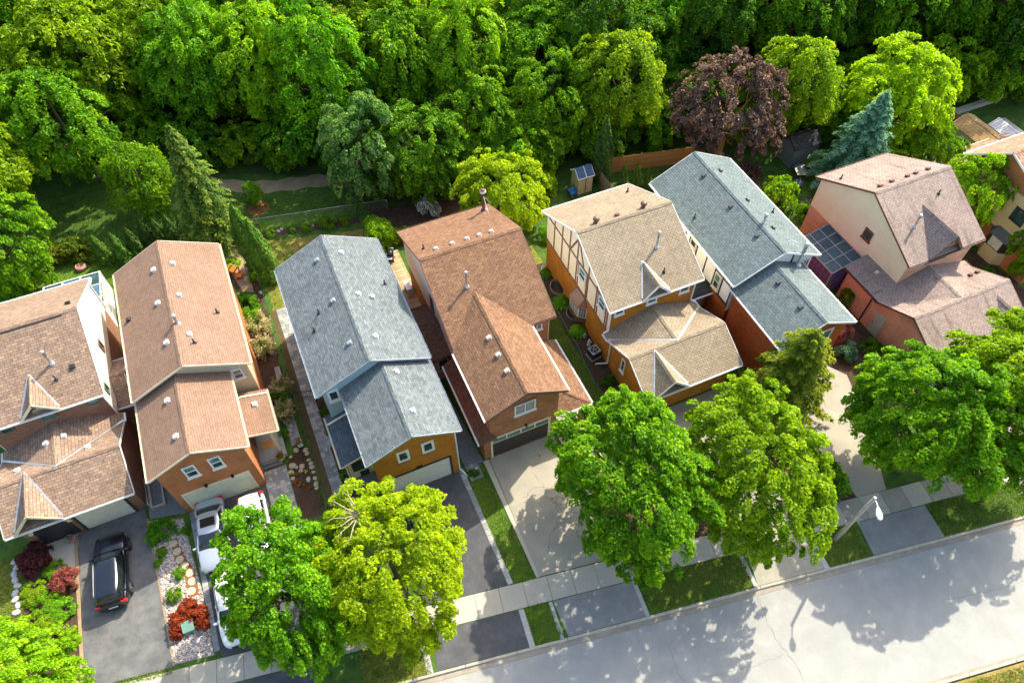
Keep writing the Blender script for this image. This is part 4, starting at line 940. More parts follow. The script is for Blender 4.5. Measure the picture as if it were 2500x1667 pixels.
# ------------------------------------------------------------------ ground, street, paths
K = 0.1705; TH = math.atan(K); SD = Vector((math.cos(TH), -math.sin(TH), 0)); SN = Vector((math.sin(TH), math.cos(TH), 0))
def Y(c, x): return c - K * x
KB, SB, ST = 9.93, 12.2, 13.74
rag = random.Random(19)
def sheet(name, pts, z, m, t=0.03):
    if name in ('lawn_patch', 'bed', 'forest_floor'):   # ragged natural edge
        q = []; A = 0.12 if name == 'bed' else 0.22
        for (xa, ya), (xb, yb) in zip(pts, pts[1:] + pts[:1]):
            L = math.hypot(xb - xa, yb - ya); n = max(1, int(L / 0.45)) if L < 60 else 1; q.append((xa, ya))
            for k in range(1, n): f = k / n; w = rag.gauss(0, A * 0.5); q.append((xa + (xb - xa) * f - (yb - ya) / L * w, ya + (yb - ya) * f + (xb - xa) / L * w))
        pts = q
    mb = MB(); mb.slab([(x, y, z) for x, y in pts], t); return struct(name, mb, m)
def strip(name, c0, c1, x0, x1, z, m, t=0.03): return sheet(name, [(x0, Y(c0, x0)), (x1, Y(c0, x1)), (x1, Y(c1, x1)), (x0, Y(c1, x0))], z, m, t)
mb = MB(); mb.face([(-900, -900, -0.17), (900, -900, -0.17), (900, 900, -0.17), (-900, 900, -0.17)]); struct('ground', mb, 'grass')
sheet('lawn', [(-150, Y(KB, -150)), (150, Y(KB, 150)), (150, 200), (-150, 200)], -0.012, 'grass', 0.1)
strip('lawn', 2.2, -60, -150, 150, -0.012, 'grass_dry', 0.1)
RD = strip('road', 9.45, 2.6, -150, 150, -0.12, 'road_asphalt', 0.04)
strip('gutter_strip', 9.76, 9.46, -60, 90, -0.113, 'gutter_concrete', 0.05); strip('gutter_strip', 2.6, 2.45, -60, 90, -0.113, 'gutter_concrete', 0.05)
def bevel_stone(L, W, z0, z1, m, b=0.02):
    mb = MB(); hx, hy = L / 2, W / 2
    mb.loft([[(-hx, -hy, z0), (hx, -hy, z0), (hx, hy, z0), (-hx, hy, z0)], [(-hx, -hy, z1 - b), (hx, -hy, z1 - b), (hx, hy, z1 - b), (-hx, hy, z1 - b)], [(-hx + b, -hy + b, z1), (hx - b, -hy + b, z1), (hx - b, hy - b, z1), (-hx + b, hy - b, z1)]], False, (False, True))
    return mb.mesh('stone', m)
KBM = bevel_stone(3.03, 0.165, -0.16, 0.005, 'kerb_concrete', 0.03); rnd = random.Random(4)
for c, x0, nn, nm in ((9.845, -26, 26, 'kerb'), (2.36, 12, 14, 'kerb')):
    base = strip(nm, c + 0.06, c - 0.06, x0 - 2, x0 + nn * 3.02, -0.03, 'concrete_joint', 0.12)
    for k in range(nn):
        s = k * 3.05; p = Vector((x0, Y(c, x0), 0)) + SD * (s + 1.5); inst('kerb_stone', KBM, base, (p.x, p.y, rnd.uniform(-0.006, 0.006)), (0, 0, -TH))
sw = strip('sidewalk', ST - 0.01, SB + 0.01, -40, 90, 0.0, 'concrete_joint')
SLM = [bevel_stone(1.5, 1.5, -0.02, 0.012, 'concrete', 0.012), bevel_stone(1.5, 1.5, -0.02, 0.01, 'aggregate', 0.012)]
for k in range(58):
    p = Vector((-27, Y((SB + ST) / 2, -27), 0)) + SD * (k * 1.515 + 0.75); inst('slab', SLM[0 if rnd.random() < 0.8 else 1], sw, (p.x, p.y, rnd.uniform(-0.005, 0.004)), (0, 0, -TH + rnd.uniform(-0.003, 0.003)))
G = 0.16
def drive(name, tl, tr, xr, xl, m, gap=0.1): return sheet(name, [tl, tr, (xr, Y(ST, xr) + gap), (xl, Y(ST, xl) + gap)], 0.008, m)
def apron(name, xlt, xrt, xrb, xlb, m): return sheet(name, [(xlt, Y(SB, xlt) - 0.04), (xrt, Y(SB, xrt) - 0.04), (xrb, Y(KB, xrb) + 0.02), (xlb, Y(KB, xlb) + 0.02)], 0.004, m)
drive('driveway', (-18.75, 27.0), (-14.62, 27.0), -14.3, -19.0, 'asphalt_mid', 0.16)
drive('driveway', (-12.0, 25.5), (-7.0, 25.5), -6.95, -11.62, 'asphalt_fresh', 0.05)
drive('driveway', (0.2, 21.2), (5.16, 21.2), 5.08, -0.2, 'asphalt_fresh', 0.03)
drive('driveway', (7.32, 21.2), (12.1, 21.2), 12.0, 7.05, 'concrete_drive', 0.06)
drive('driveway', (19.3, 19.8), (24.9, 19.8), 24.2, 19.5, 'aggregate', 0.02)
sheet('driveway', [(28.0, 18.4), (33.0, 18.4), (33.95, 16.9), (32.6, 12.9), (30.4, Y(ST, 30.4) + 0.02), (28.3, Y(ST, 28.3) + 0.02), (28.2, 14.8)], 0.008, 'concrete_drive')
drive('driveway', (39.0, 14.8), (44.0, 14.8), 43.5, 38.6, 'asphalt_worn', 0.02)
for a in ((-18.9, -14.4, -14.5, -19.1, 'asphalt_worn'), (-11.7, -6.9, -7.0, -11.8, 'asphalt_fresh'), (-0.1, 5.15, 5.05, -0.52, 'asphalt_fresh'), (7.2, 12.1, 12.0, 7.15, 'asphalt_worn'), (19.6, 23.9, 23.5, 19.0, 'aggregate'), (27.2, 31.95, 31.6, 26.7, 'asphalt_worn'), (38.4, 43.3, 43.0, 38.0, 'asphalt_worn')): apron('driveway_apron', *a)
sheet('lawn_patch', [(-4.2, Y(SB, -4.2) - 0.05), (-0.5, Y(SB, -0.5) - 0.05), (-0.85, Y(KB, -0.85) + 0.02), (-4.6, Y(KB, -4.6) + 0.02)], -0.006, 'grass_gold')
sheet('lawn_patch', [(12.5, Y(SB, 12.5) - 0.05), (19.4, Y(SB, 19.4) - 0.05), (18.7, Y(KB, 18.7) + 0.02), (12.4, Y(KB, 12.4) + 0.02)], -0.006, 'grass_mixed')
sheet('lawn_patch', [(24.15, Y(SB, 24.15) - 0.05), (26.95, Y(SB, 26.95) - 0.05), (26.5, Y(KB, 26.5) + 0.02), (23.8, Y(KB, 23.8) + 0.02)], -0.006, 'grass_mixed')
sheet('lawn_patch', [(5.48, 20.0), (6.5, 21.2), (6.83, Y(ST, 6.83)), (5.48, Y(ST, 5.48))], -0.006, 'grass_bright')
sheet('lawn_patch', [(5.5, Y(SB, 5.5) - 0.04), (6.9, Y(SB, 6.9) - 0.04), (6.85, Y(KB, 6.85) + 0.02), (5.35, Y(KB, 5.35) + 0.02)], -0.006, 'grass_bright')
sheet('lawn_patch', [(-3.3, 33.5), (-3.1, 33.5), (-3.1, 39.9), (-2.2, 39.9), (-2.0, 41), (0, 43), (4, 44), (6.4, 45.5), (-2.2, 47.8), (-3.0, 46), (-3.3, 42)], -0.006, 'grass_gold')
sheet('lawn_patch', [(-2.0, 41), (5.6, 40), (6.4, 45.5), (0, 46.9)], -0.003, 'grass_dry')
sheet('lawn_patch', [(14.8, 19.5), (16.75, 19.5), (16.9, 35.5), (14.8, 35.5)], -0.006, 'grass_mixed'); sheet('lawn_patch', [(14.7, 35.6), (18.3, 35.6), (18.2, 39.2), (15.2, 40)], -0.005, 'grass_gold')
sheet('lawn_patch', [(-22, 49), (-14.3, 48), (-14.0, 50.5), (-18, 51.5), (-22, 52)], -0.006, 'grass_bright')
sheet('lawn_patch', [(-6.1, 49.9), (5.9, 47.7), (5.9, 49.2), (-6.1, 51.3)], -0.006, 'grass_bright')
sheet('lawn_patch', [(-60, 9 + 10.3), (-22.2, 17.6), (-22.2, 27), (-60, 30)], -0.006, 'grass_gold')
sheet('bed', [(16.8, 19.6), (18.4, 19.6), (18.4, 36.0), (16.9, 36.0)], -0.002, 'mulch')
sheet('bed', [(-22.0, 17.6), (-19.0, 17.3), (-18.75, 26.9), (-22.0, 26.9)], -0.002, 'mulch'); sheet('bed', [(-2.3, 22.3), (-1.7, 22.3), (-1.6, 30.6), (-2.3, 30.9)], -0.002, 'mulch')
sheet('bed', [(-6.6, 31.0), (-4.05, 31.0), (-3.7, 43), (-3.6, 49.5), (-7.5, 49.5), (-5.3, 43)], -0.002, 'mulch'); sheet('bed', [(-5.4, 22.0), (-3.85, 22.0), (-3.85, 27.1), (-4.2, 27.5), (-5.3, 26.5)], -0.002, 'mulch')
sheet('bed', [(-2.3, 48.2), (5.8, 46.6), (5.9, 47.4), (-2.2, 49.0)], -0.001, 'mulch'); sheet('bed', [(33.2, 13.5), (37.9, 12), (38.1, 22.3), (35.0, 23.5), (33.1, 18.6)], -0.002, 'mulch')
sheet('bed', [(12.3, Y(ST, 12.3)), (19.3, Y(ST, 19.3)), (19.2, 16), (14, 17), (12.3, 20)], -0.004, 'mulch'); sheet('bed', [(24.6, Y(ST, 24.6) + .05), (28.2, Y(ST, 28.2) + .05), (28.1, 17.8), (25, 19)], -0.002, 'mulch')
sheet('bed', [(46.6, 13), (52.3, 12), (52.2, 19), (51.6, 24), (46.4, 21)], -0.002, 'mulch'); sheet('bed', [(8, 42.5), (15, 40.5), (15, 46), (7, 48)], -0.004, 'mulch')
bedm = sheet('gravel_bed', [(-14.5, 26.0), (-14.25, 16.45), (-11.95, 16.05), (-12.05, 20), (-12.3, 23.3), (-12.4, 25.3)], -0.002, 'bed_base')
sheet('mulch_path', [(-13.4, 24.1), (-13.0, 24.1), (-12.65, 22.6), (-12.3, 21.6), (-12.25, 19.9), (-12.9, 19.9), (-12.95, 21.4), (-13.35, 22.7)], 0.006, 'mulch_red')
sheet('porch_walk', [(-20.6, 26.99), (-18.3, 26.99), (-18.9, 25.9), (-18.9, 23.4), (-20.3, 25.2)], 0.006, 'concrete'); sheet('porch_walk', [(12.36, 21.08), (14.6, 21.08), (14.3, 16.5), (12.15, 15.8)], 0.006, 'concrete')
sheet('side_walk', [(-14.4, 26.1), (-12.2, 25.6), (-12.2, 29.5), (-14.2, 33)], 0.002, 'flagstone'); sheet('side_walk', [(5.6, 21.2), (6.9, 21.2), (6.5, 28), (5.5, 28.2)], 0.002, 'flagstone')
sheet('garden_walk', [(-5.1, 43), (-4.3, 42.5), (-4.2, 46.8), (-5.0, 47.6), (-6.0, 47.5)], 0.004, 'trail_dirt')
sheet('swale', [(-3.58, 21.5), (-3.14, 21.3), (-3.1, 34), (-3.12, 40), (-3.5, 40)], 0.0, 'swale_thatch')
mb = MB()
for k in range(40):
    f = k / 39; x = -15 + 24 * f; yc = 63.2 - 0.55 * (x + 15) + 0.9 * math.sin(f * 9); w = 0.85 + 0.15 * math.sin(k * 1.7)
    if k: mb.face([(px_, py_ - pw, 0.0), (x, yc - w, 0.0), (x, yc + w, 0.0), (px_, py_ + pw, 0.0)])
    px_, py_, pw = x, yc, w
struct('trail', mb, 'trail_dirt')
sheet('forest_floor', [(-90, 63), (-16, 64.5), (-4, 58), (6.5, 53), (9, 47), (27, 46.5), (34, 44.6), (50, 42), (62, 40.5), (120, 34), (120, 190), (-90, 190)], -0.008, 'forest_soil')

# laid pavers, each its own piece
def pavers(name, rows, m_joint, poly, z=0.0, lay=(0.30, 0.25), seed=1):
    base = sheet(name, poly, z, m_joint); rr = random.Random(seed); cache = {}
    for (xa, xb, yy, hh) in rows:
        x = xa
        while x < xb - 0.05:
            w = rr.choice((0.8, 1.0, 1.35)) * lay[0]; w = min(w, xb - x)
            if xb - x - w < 0.1: w = xb - x
            k = (round(w, 2), round(hh, 2), rr.randrange(4))
            if k not in cache: cache[k] = bevel_stone(k[0] - 0.014, k[1] - 0.014, -0.02, 0.022, 'paver_%d' % k[2], 0.008)
            inst('paver', cache[k], base, (x + w / 2, yy + hh / 2, z + rr.uniform(-0.003, 0.004))); x += w
rows = []; y = 22.6
while y < 39.8:
    hh = random.Random(int(y * 100)).choice((0.24, 0.3, 0.36)); rows.append((-3.1 if y < 36 else -3.08, -2.33, y, hh)); y += hh
pavers('side_path', rows, 'concrete_joint', [(-3.12, 22.5), (-2.31, 22.5), (-2.31, 39.98), (-3.12, 39.98)], 0.004, (0.36, 0.3), 3)
rows = []; y = 21.2
while y < 26.4: rows.append((-7.0, -5.45, y, 0.26)); y += 0.26
pavers('front_walk', rows, 'concrete_joint', [(-7.02, 21.1), (-5.43, 21.1), (-5.43, 26.48), (-7.02, 26.48)], 0.004, (0.26, 0.26), 5)
rows = []; y = 27.6
while y < 34.5: rows.append((-4.75 + max(0, (y - 29)) * 0.06, -4.05, y, 0.25)); y += 0.25
pavers('side_path', rows, 'concrete_joint', [(-4.77, 27.5), (-4.03, 27.5), (-4.03, 34.6), (-4.4, 34.6)], 0.004, (0.24, 0.25), 7)
rows = []; y = Y(ST, 5.3) + 0.05
while y < 21.0: rows.append((5.1, 5.45, y, 0.42)); y += 0.42
pavers('driveway_edging', rows, 'concrete_joint', [(5.09, Y(ST, 5.09) + 0.02), (5.46, Y(ST, 5.46) + 0.02), (5.46, 21.1), (5.17, 21.1)], 0.004, (0.5, 0.4), 9)
rows = []; y = 16.2
while y < 25.3: rows.append((-12.0, -11.66, y, 0.5)); y += 0.5
pavers('driveway_edging', rows, 'concrete_joint', [(-12.02, 16.1), (-11.64, 16.1), (-11.64, 25.4), (-12.02, 25.4)], 0.012, (0.5, 0.4), 11)
rows = [(5.6 + 0.0, 6.5, 20.15 + 0.3 * k, 0.3) for k in range(4)]
pavers('downpipe_pad', rows, 'concrete_joint', [(5.58, 20.13), (6.52, 20.13), (6.52, 21.37), (5.58, 21.37)], 0.002, (0.3, 0.3), 13)
for x0, x1, ca, cb in ((6.88, 7.06, 21.2, None), (5.08, 5.4, 'b', None), (-0.85, -0.5, 'b', None), (6.92, 7.14, 'b', None), (12.12, 12.36, 'b', None), (19.0, 19.25, 'b', None), (23.65, 23.95, 'b', None)):
    if ca == 'b':
        e = sheet('driveway_edging', [(x0, Y(SB, x0) - 0.05), (x1, Y(SB, x1) - 0.05), (x1 - 0.25, Y(KB, x1) + 0.02), (x0 - 0.25, Y(KB, x0) + 0.02)], 0.012, 'paver_2')
    else: e = sheet('driveway_edging', [(x0, ca), (x1 + 0.2, ca), (x1, Y(ST, x1) + 0.03), (x0, Y(ST, x0) + 0.03)], 0.03, 'concrete')
sheet('driveway_edging', [(-19.0, 26.9), (-18.78, 26.9), (-19.02, 17.1), (-19.22, 17.1)], 0.03, 'trail_dirt'); sheet('driveway_edging', [(-14.6, 26.2), (-14.5, 26.2), (-14.2, 16.4), (-14.3, 16.4)], 0.03, 'trail_dirt')
for k in range(9):
    mb = MB(); mb.lathe((0, 0, 0), [(0.27, 0), (0.27, 0.02), (0.24, 0.03)], 9)
STEP = mb.mesh('stepping_stone', 'step_stone')
for k, (x, y) in enumerate([(-13.25, 23.81), (-13.11, 23.2), (-13.03, 22.59), (-12.81, 22.06), (-12.59, 21.49), (-12.54, 20.9), (-12.68, 20.32)]):
    o = inst('stepping_stone', STEP, None, (x, y, 0.008), (0, 0, k * 0.7), (1, 0.9 + 0.03 * k, 1)); tag(o, ['round pale stepping stone at the house end of the red mulch path', 'round pale stepping stone, second from the house on the mulch path', 'round pale stepping stone, third from the house on the mulch path', 'round pale stepping stone, middle one of the mulch path', 'round pale stepping stone, third from the red bush on the mulch path', 'round pale stepping stone, second from the red bush on the mulch path', 'round pale stepping stone nearest the red bush on the mulch path'][k], 'stepping stone', 'stepping stones across the gravel bed')
# flat stones beside house 4
for k, (x, y) in enumerate([(15.6, 25.4), (15.7, 24.6), (15.6, 23.8), (15.65, 23.0)]):
    q = MB(); q.lathe((x, y, -0.01), [(0.32, 0), (0.31, 0.03)], 7, False); tag(struct('flagstone', q, 'flagstone'), 'grey flagstone sunk in dry lawn beside the brown roof, number %s from the street' % ['four', 'three', 'two', 'one'][k], 'flagstone', 'flagstones in the side lawn')['kind'] = 'thing'
# loose river stones in the gravel bed (uncountable)
def inpoly(x, y, P):
    c = False
    for (xa, ya), (xb, yb) in zip(P, P[1:] + P[:1]):
        if (ya > y) != (yb > y) and x < (xb - xa) * (y - ya) / (yb - ya) + xa: c = not c
    return c
rr = random.Random(8); gp = [(-14.45, 25.9), (-14.2, 16.5), (-12.05, 16.1), (-12.1, 20), (-12.3, 23.3), (-12.45, 25.2)]
mpath = [(-13.4, 24.1), (-13.0, 24.1), (-12.65, 22.6), (-12.3, 21.6), (-12.25, 19.9), (-12.9, 19.9), (-12.95, 21.4), (-13.35, 22.7)]
st = MB(); n = 0
while n < 3600:
    x, y = rr.uniform(-14.5, -11.9), rr.uniform(16, 26)
    if not inpoly(x, y, gp) or inpoly(x, y, mpath): continue
    n += 1; s = rr.uniform(0.03, 0.075); st.m = rr.choice((0, 0, 0, 1, 2)); a = rr.uniform(0, 6.28); e = rr.uniform(0.55, 1.0)
    ring = lambda r, z: [(x + r * (math.cos(a) * math.cos(t) - e * math.sin(a) * math.sin(t)), y + r * (math.sin(a) * math.cos(t) + e * math.cos(a) * math.sin(t)), z) for t in (0, 1.26, 2.51, 3.77, 5.03)]
    st.loft([ring(s, 0.0), ring(s * 1.05, s * 0.5), ring(s * 0.55, s * 0.95)], False, (False, True))
o = struct('river_stones', st, ['gravel_a', 'gravel_b', 'gravel_c']); o['kind'] = 'stuff'; tag(o, 'loose pale river stones filling the bed between two driveways', 'gravel')

# cracks and seam in the road surface
g = random.Random(31)
def crack(pts, w):
    mb = MB()
    q = []
    for (xa, ya), (xb, yb) in zip(pts, pts[1:]):
        n = max(2, int(math.hypot(xb - xa, yb - ya) / 0.22))
        for k in range(n): f = k / n; q.append((xa + (xb - xa) * f + g.gauss(0, .035), ya + (yb - ya) * f + g.gauss(0, .035)))
    for (xa, ya), (xb, yb) in zip(q, q[1:]):
        L = math.hypot(xb - xa, yb - ya) or 1; nx, ny = -(yb - ya) / L, (xb - xa) / L; ww = w * g.uniform(.5, 1.3) / 2
        mb.face([(xa - nx * ww, ya - ny * ww, -0.1165), (xb - nx * ww, yb - ny * ww, -0.1165), (xb + nx * ww, yb + ny * ww, -0.1165), (xa + nx * ww, ya + ny * ww, -0.1165)])
    part('crack', mb, 'concrete_joint', RD)
crack([(18.6, Y(9.4, 18.6)), (18.2, Y(7, 18.2)), (18.4, Y(5, 18.4)), (18.0, Y(2.7, 18.0))], .02); crack([(12.3, Y(8.2, 12.3)), (12.0, Y(6.5, 12)), (12.3, Y(4.6, 12.3)), (12.1, Y(2.7, 12.1))], .016); crack([(13.0, Y(5.9, 13.0)), (16, Y(5.8, 16)), (18.4, Y(6.0, 18.4))], .011); crack([(29.0, Y(6.4, 29)), (33, Y(6.2, 33)), (37, Y(6.3, 37))], .012)

# ------------------------------------------------------------------ vegetation
def unit(a): return a / np.maximum(np.linalg.norm(a, axis=-1, keepdims=True), 1e-9)
def leaf_mesh(name, C, N, T, L, W, tint, m):
    """one lozenge per leaf: centre C, normal N, long axis T, length L, width W"""
    n = len(C); B = unit(np.cross(N, T)); T = unit(np.cross(B, N))
    L = np.asarray(L).reshape(-1, 1) / 2; W = np.asarray(W).reshape(-1, 1) / 2
    V = np.empty((n, 4, 3), np.float32)
    V[:, 0] = C - T * L; V[:, 1] = C + B * W - T * L * 0.1 + N * W * 0.25; V[:, 2] = C + T * L - N * L * 0.25; V[:, 3] = C - B * W - T * L * 0.1 + N * W * 0.25
    me = bpy.data.meshes.new(name)
    me.vertices.add(n * 4); me.vertices.foreach_set('co', V.ravel())
    me.loops.add(n * 4); me.loops.foreach_set('vertex_index', np.arange(n * 4, dtype=np.int32))
    me.polygons.add(n); me.polygons.foreach_set('loop_start', np.arange(0, n * 4, 4, dtype=np.int32))
    me.update(calc_edges=True)
    at = me.attributes.new('tint', 'FLOAT', 'POINT'); at.data.foreach_set('value', np.repeat(np.clip(tint, 0, 1), 4).astype(np.float32))
    me.materials.append(MATS[m]); return me
def crown_leaves(seed, R, ncl, per, leaf, cr, low=-0.5, lobes=16, amp=0.35, up=1.0, droop=0.5, gap=0.12, jit=1.5, thin=0.62, big=0.62):
    """leaves gathered in drooping sprays over a cluster of uneven lobes; R = (rx, ry, rz), crown centred on 0"""
    g = np.random.default_rng(seed); R = np.array(R, float); Rm = R.mean()
    i = np.arange(lobes); z = 1 - (1 - low) * (i + 0.5) / lobes; ph = i * 2.39996 + g.normal(0, 0.3, lobes); s = np.sqrt(1 - z * z)
    ld = unit(np.stack([s * np.cos(ph), s * np.sin(ph), z], 1) + g.normal(0, 0.15, (lobes, 3)))
    dist = np.clip(g.uniform(1 - amp * 1.75, 1 - amp * 0.45, lobes), 0.25, 0.88); lr = (1.06 - dist * 0.92) * g.uniform(0.6, 1.05, lobes) * Rm * 0.92
    lc = ld * dist[:, None] * R
    lc = np.vstack([lc, [[0, 0, 0.0]]]); lr = np.append(lr, big * Rm); ld = np.vstack([ld, [[0, 0, 1.0]]])
    w = lr ** 2; w[-1] *= 0.55; j = g.choice(len(lr), ncl, p=w / w.sum())
    d = unit(g.normal(size=(ncl, 3)) + ld[j] * 0.75 + [0, 0, 0.25])
    c = lc[j] + d * (lr[j] * g.uniform(0.58, 1.16, ncl))[:, None] * (R / Rm)
    dd = np.linalg.norm((c[:, None] - lc[None]) / (R / Rm), axis=2) / lr[None]; dd[np.arange(ncl), j] = 9
    keep = (dd.min(1) > 0.8) | (g.random(ncl) < 0.14); keep &= g.random(ncl) > gap; keep &= c[:, 2] > (low - 0.25) * R[2]
    c, d = c[keep], d[keep]; m = len(c)
    nrm = unit(d * [1, 1, 0.9] + [0, 0, up])
    out = unit(c / R + [0, 0, -0.15 - 0.5 * droop]); a = unit(out - nrm * (out * nrm).sum(1, keepdims=True)); b = np.cross(nrm, a)
    q = np.sqrt(g.random((m, per))); th = g.random((m, per)) * 6.2832; sz = g.uniform(0.65, 1.3, (m, 1))
    u = q * np.cos(th) * cr * 1.35 * sz; v = q * np.sin(th) * cr * 0.75 * sz
    h = -droop * (u / cr + 0.3) ** 2 * cr * 0.45 - 0.35 * (v / cr) ** 2 * cr + g.normal(0, 0.13, (m, per)) * cr
    P = c[:, None] + a[:, None] * u[..., None] + b[:, None] * v[..., None] + nrm[:, None] * h[..., None]
    rd = a[:, None] * u[..., None] + b[:, None] * v[..., None]
    N = unit(nrm[:, None] + rd / cr * 0.4 + g.normal(size=(m, per, 3)) * jit * 0.6)
    T = unit(rd + a[:, None] * cr * 0.5 + g.normal(size=(m, per, 3)) * cr * 0.55)
    L = leaf * g.uniform(0.7, 1.35, (m, per)); W = L * g.uniform(thin - 0.12, thin + 0.12, (m, per))
    tint = 0.44 + g.normal(0, 0.17, (m, 1)) + g.normal(0, 0.2, (m, per)) + 0.2 * (u / cr)
    f = lambda x: x.reshape(-1, *x.shape[2:])
    return f(P), f(N), f(T), L.ravel(), W.ravel(), tint.ravel()
def shift(t, dz): return (t[0] + np.array([0, 0, dz]),) + t[1:]
def cat_(*ts): return tuple(np.concatenate([t[i] for t in ts]) for i in range(6))
def limb_mesh(seed, H, zc, R, r0, m, nl=7, lean=0.0):
    g = random.Random(seed); mb = MB(); zb = zc - R * 0.35
    mb.tube([(0, 0, -0.15), (0.03, 0.02, 0.25), (0.05, -0.03, zb * 0.5), (0.0, 0.05, zb), (0.1, 0.0, zc + R * 0.3), (0.15, 0.1, zc + R * 0.75)], [r0 * 1.5, r0 * 1.1, r0 * 0.95, r0 * 0.8, r0 * 0.45, r0 * 0.12], 9)
    for k in range(nl):
        a = k * 2.4 + g.uniform(-0.3, 0.3); e = g.uniform(0.25, 0.9); L = R * g.uniform(0.65, 0.9)
        z0 = zb * g.uniform(0.75, 1.1); p = Vector((0.02, 0.02, z0)); dd = Vector((math.cos(a), math.sin(a), 0))
        pts = [p, p + dd * L * 0.3 + UZ * L * e * 0.35, p + dd * L * 0.65 + UZ * L * e * 0.8, p + dd * L + UZ * L * e * 1.1]
        mb.tube(pts, [r0 * 0.5, r0 * 0.36, r0 * 0.22, r0 * 0.05], 6)
        for j in range(2):
            b = a + (0.6 if j else -0.6); d2 = Vector((math.cos(b), math.sin(b), 0)); p2 = pts[1 + j]
            mb.tube([p2, p2 + d2 * L * 0.28 + UZ * L * 0.2, p2 + d2 * L * 0.5 + UZ * L * 0.32], [r0 * 0.22, r0 * 0.14, r0 * 0.03], 5)
    return mb.mesh('trunk', m)
class Tree:
    """prototype: trunk mesh + crown mesh, placed as Empty > trunk, crown"""
    def __init__(s, trunk, crown): s.t = trunk; s.c = crown
    def put(s, name, label, x, y, sc_=1.0, rz=0.0, group=None, leaf=None, cat='tree', z=0.0, bark=None, lean=(0, 0)):
        o = link(name, None); o.empty_display_size = 0.3; o.location = (x, y, z); o.rotation_euler = (lean[0], lean[1], rz)
        o.scale = (sc_,) * 3 if not hasattr(sc_, '__len__') else sc_
        tag(o, label, cat, group)
        if s.t: link('trunk', s.t, o)
        c = link('crown' if cat == 'tree' else 'foliage', s.c, o)
        if leaf: c.material_slots[0].link = 'OBJECT'; c.material_slots[0].material = MATS[leaf]
        return o
def broad(seed, zc, R, ncl, per, leaf, cr, m, bark='bark', r0=0.16, **kw):
    t = crown_leaves(seed, R, ncl, per, leaf, cr, **kw)
    return Tree(limb_mesh(seed, zc + R[2], zc, (R[0] + R[2]) / 2, r0, bark), leaf_mesh('crown', *shift(t, zc), m))
def conifer(seed, H, Rm, nb, m, leaf=0.26, z0=0.5, droop=0.35, per=40, power=0.85, wid=0.28, bark='bark', tip=0.25, trunk=True):
    g = np.random.default_rng(seed); out = []
    for k in range(nb):
        f = (k + 0.5) / nb; t = f ** 0.8; z = z0 + (H - z0) * t; L = Rm * (1 - t) ** power * g.uniform(0.72, 1.12) + 0.12
        a = k * 2.39996 + g.normal(0, 0.25); n = max(8, int(per * (L / Rm) ** 0.9))
        s = g.random(n) ** 0.7; d = np.array([math.cos(a), math.sin(a), 0.0]); side = np.array([-d[1], d[0], 0])
        w = (wid * L * (1 - s) * 1.2 + 0.12) * g.uniform(-1, 1, n)
        P = d * (L * s)[:, None] + side * w[:, None]; P[:, 2] += z + (0.25 * L * s - droop * L * s * s * 1.6) - np.abs(w) * 0.25 + g.normal(0, 0.04, n)
        T = unit(d * 0.8 + side * np.sign(w)[:, None] * 0.7 + g.normal(size=(n, 3)) * 0.25 + [0, 0, -0.1]); N = unit(np.array([0, 0, 1.0]) + d * 0.45 + g.normal(size=(n, 3)) * 0.35)
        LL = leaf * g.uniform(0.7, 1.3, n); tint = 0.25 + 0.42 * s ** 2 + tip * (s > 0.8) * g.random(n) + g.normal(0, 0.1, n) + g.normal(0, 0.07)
        out.append((P, N, T, LL, LL * 0.42, tint))
    n = 60; P = np.zeros((n, 3)); P[:, 2] = H + g.uniform(-0.5, 0.15, n); P[:, :2] = g.normal(0, 0.07, (n, 2)); out.append((P, unit(g.normal(size=(n, 3)) + [0, 0, 0.3]), unit(np.tile([0, 0, 1.0], (n, 1)) + g.normal(size=(n, 3)) * 0.4), np.full(n, leaf), np.full(n, leaf * 0.4), np.full(n, 0.7)))
    mb = MB(); mb.tube([(0, 0, -0.1), (0, 0, H * 0.5), (0, 0, H * 0.97)], [Rm * 0.07 + 0.05, Rm * 0.04 + 0.03, 0.015], 8)
    return Tree(mb.mesh('trunk', bark) if trunk else None, leaf_mesh('crown', *cat_(*out), m))
def column(seed, H, r, n, m, leaf=0.16, top=0.5):
    """upright cedar: vertical sprays on a spindle"""
    g = np.random.default_rng(seed); t = g.random(n) ** 0.9; a = g.random(n) * 6.2832
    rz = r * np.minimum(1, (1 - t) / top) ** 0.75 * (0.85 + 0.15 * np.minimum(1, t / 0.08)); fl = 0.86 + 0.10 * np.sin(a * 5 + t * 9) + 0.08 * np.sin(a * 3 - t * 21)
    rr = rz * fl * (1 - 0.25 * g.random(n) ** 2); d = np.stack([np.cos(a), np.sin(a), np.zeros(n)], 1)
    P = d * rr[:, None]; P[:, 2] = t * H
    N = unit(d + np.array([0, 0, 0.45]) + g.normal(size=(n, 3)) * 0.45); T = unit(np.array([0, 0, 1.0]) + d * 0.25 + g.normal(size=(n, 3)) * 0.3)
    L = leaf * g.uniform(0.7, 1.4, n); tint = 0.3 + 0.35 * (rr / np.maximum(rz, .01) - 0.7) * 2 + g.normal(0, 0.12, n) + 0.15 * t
    mb = MB(); mb.tube([(0, 0, -0.05), (0, 0, H * 0.9)], [r * 0.25, 0.02], 7)
    return Tree(mb.mesh('trunk', 'bark'), leaf_mesh('crown', P, N, T, L, L * 0.55, tint, m))
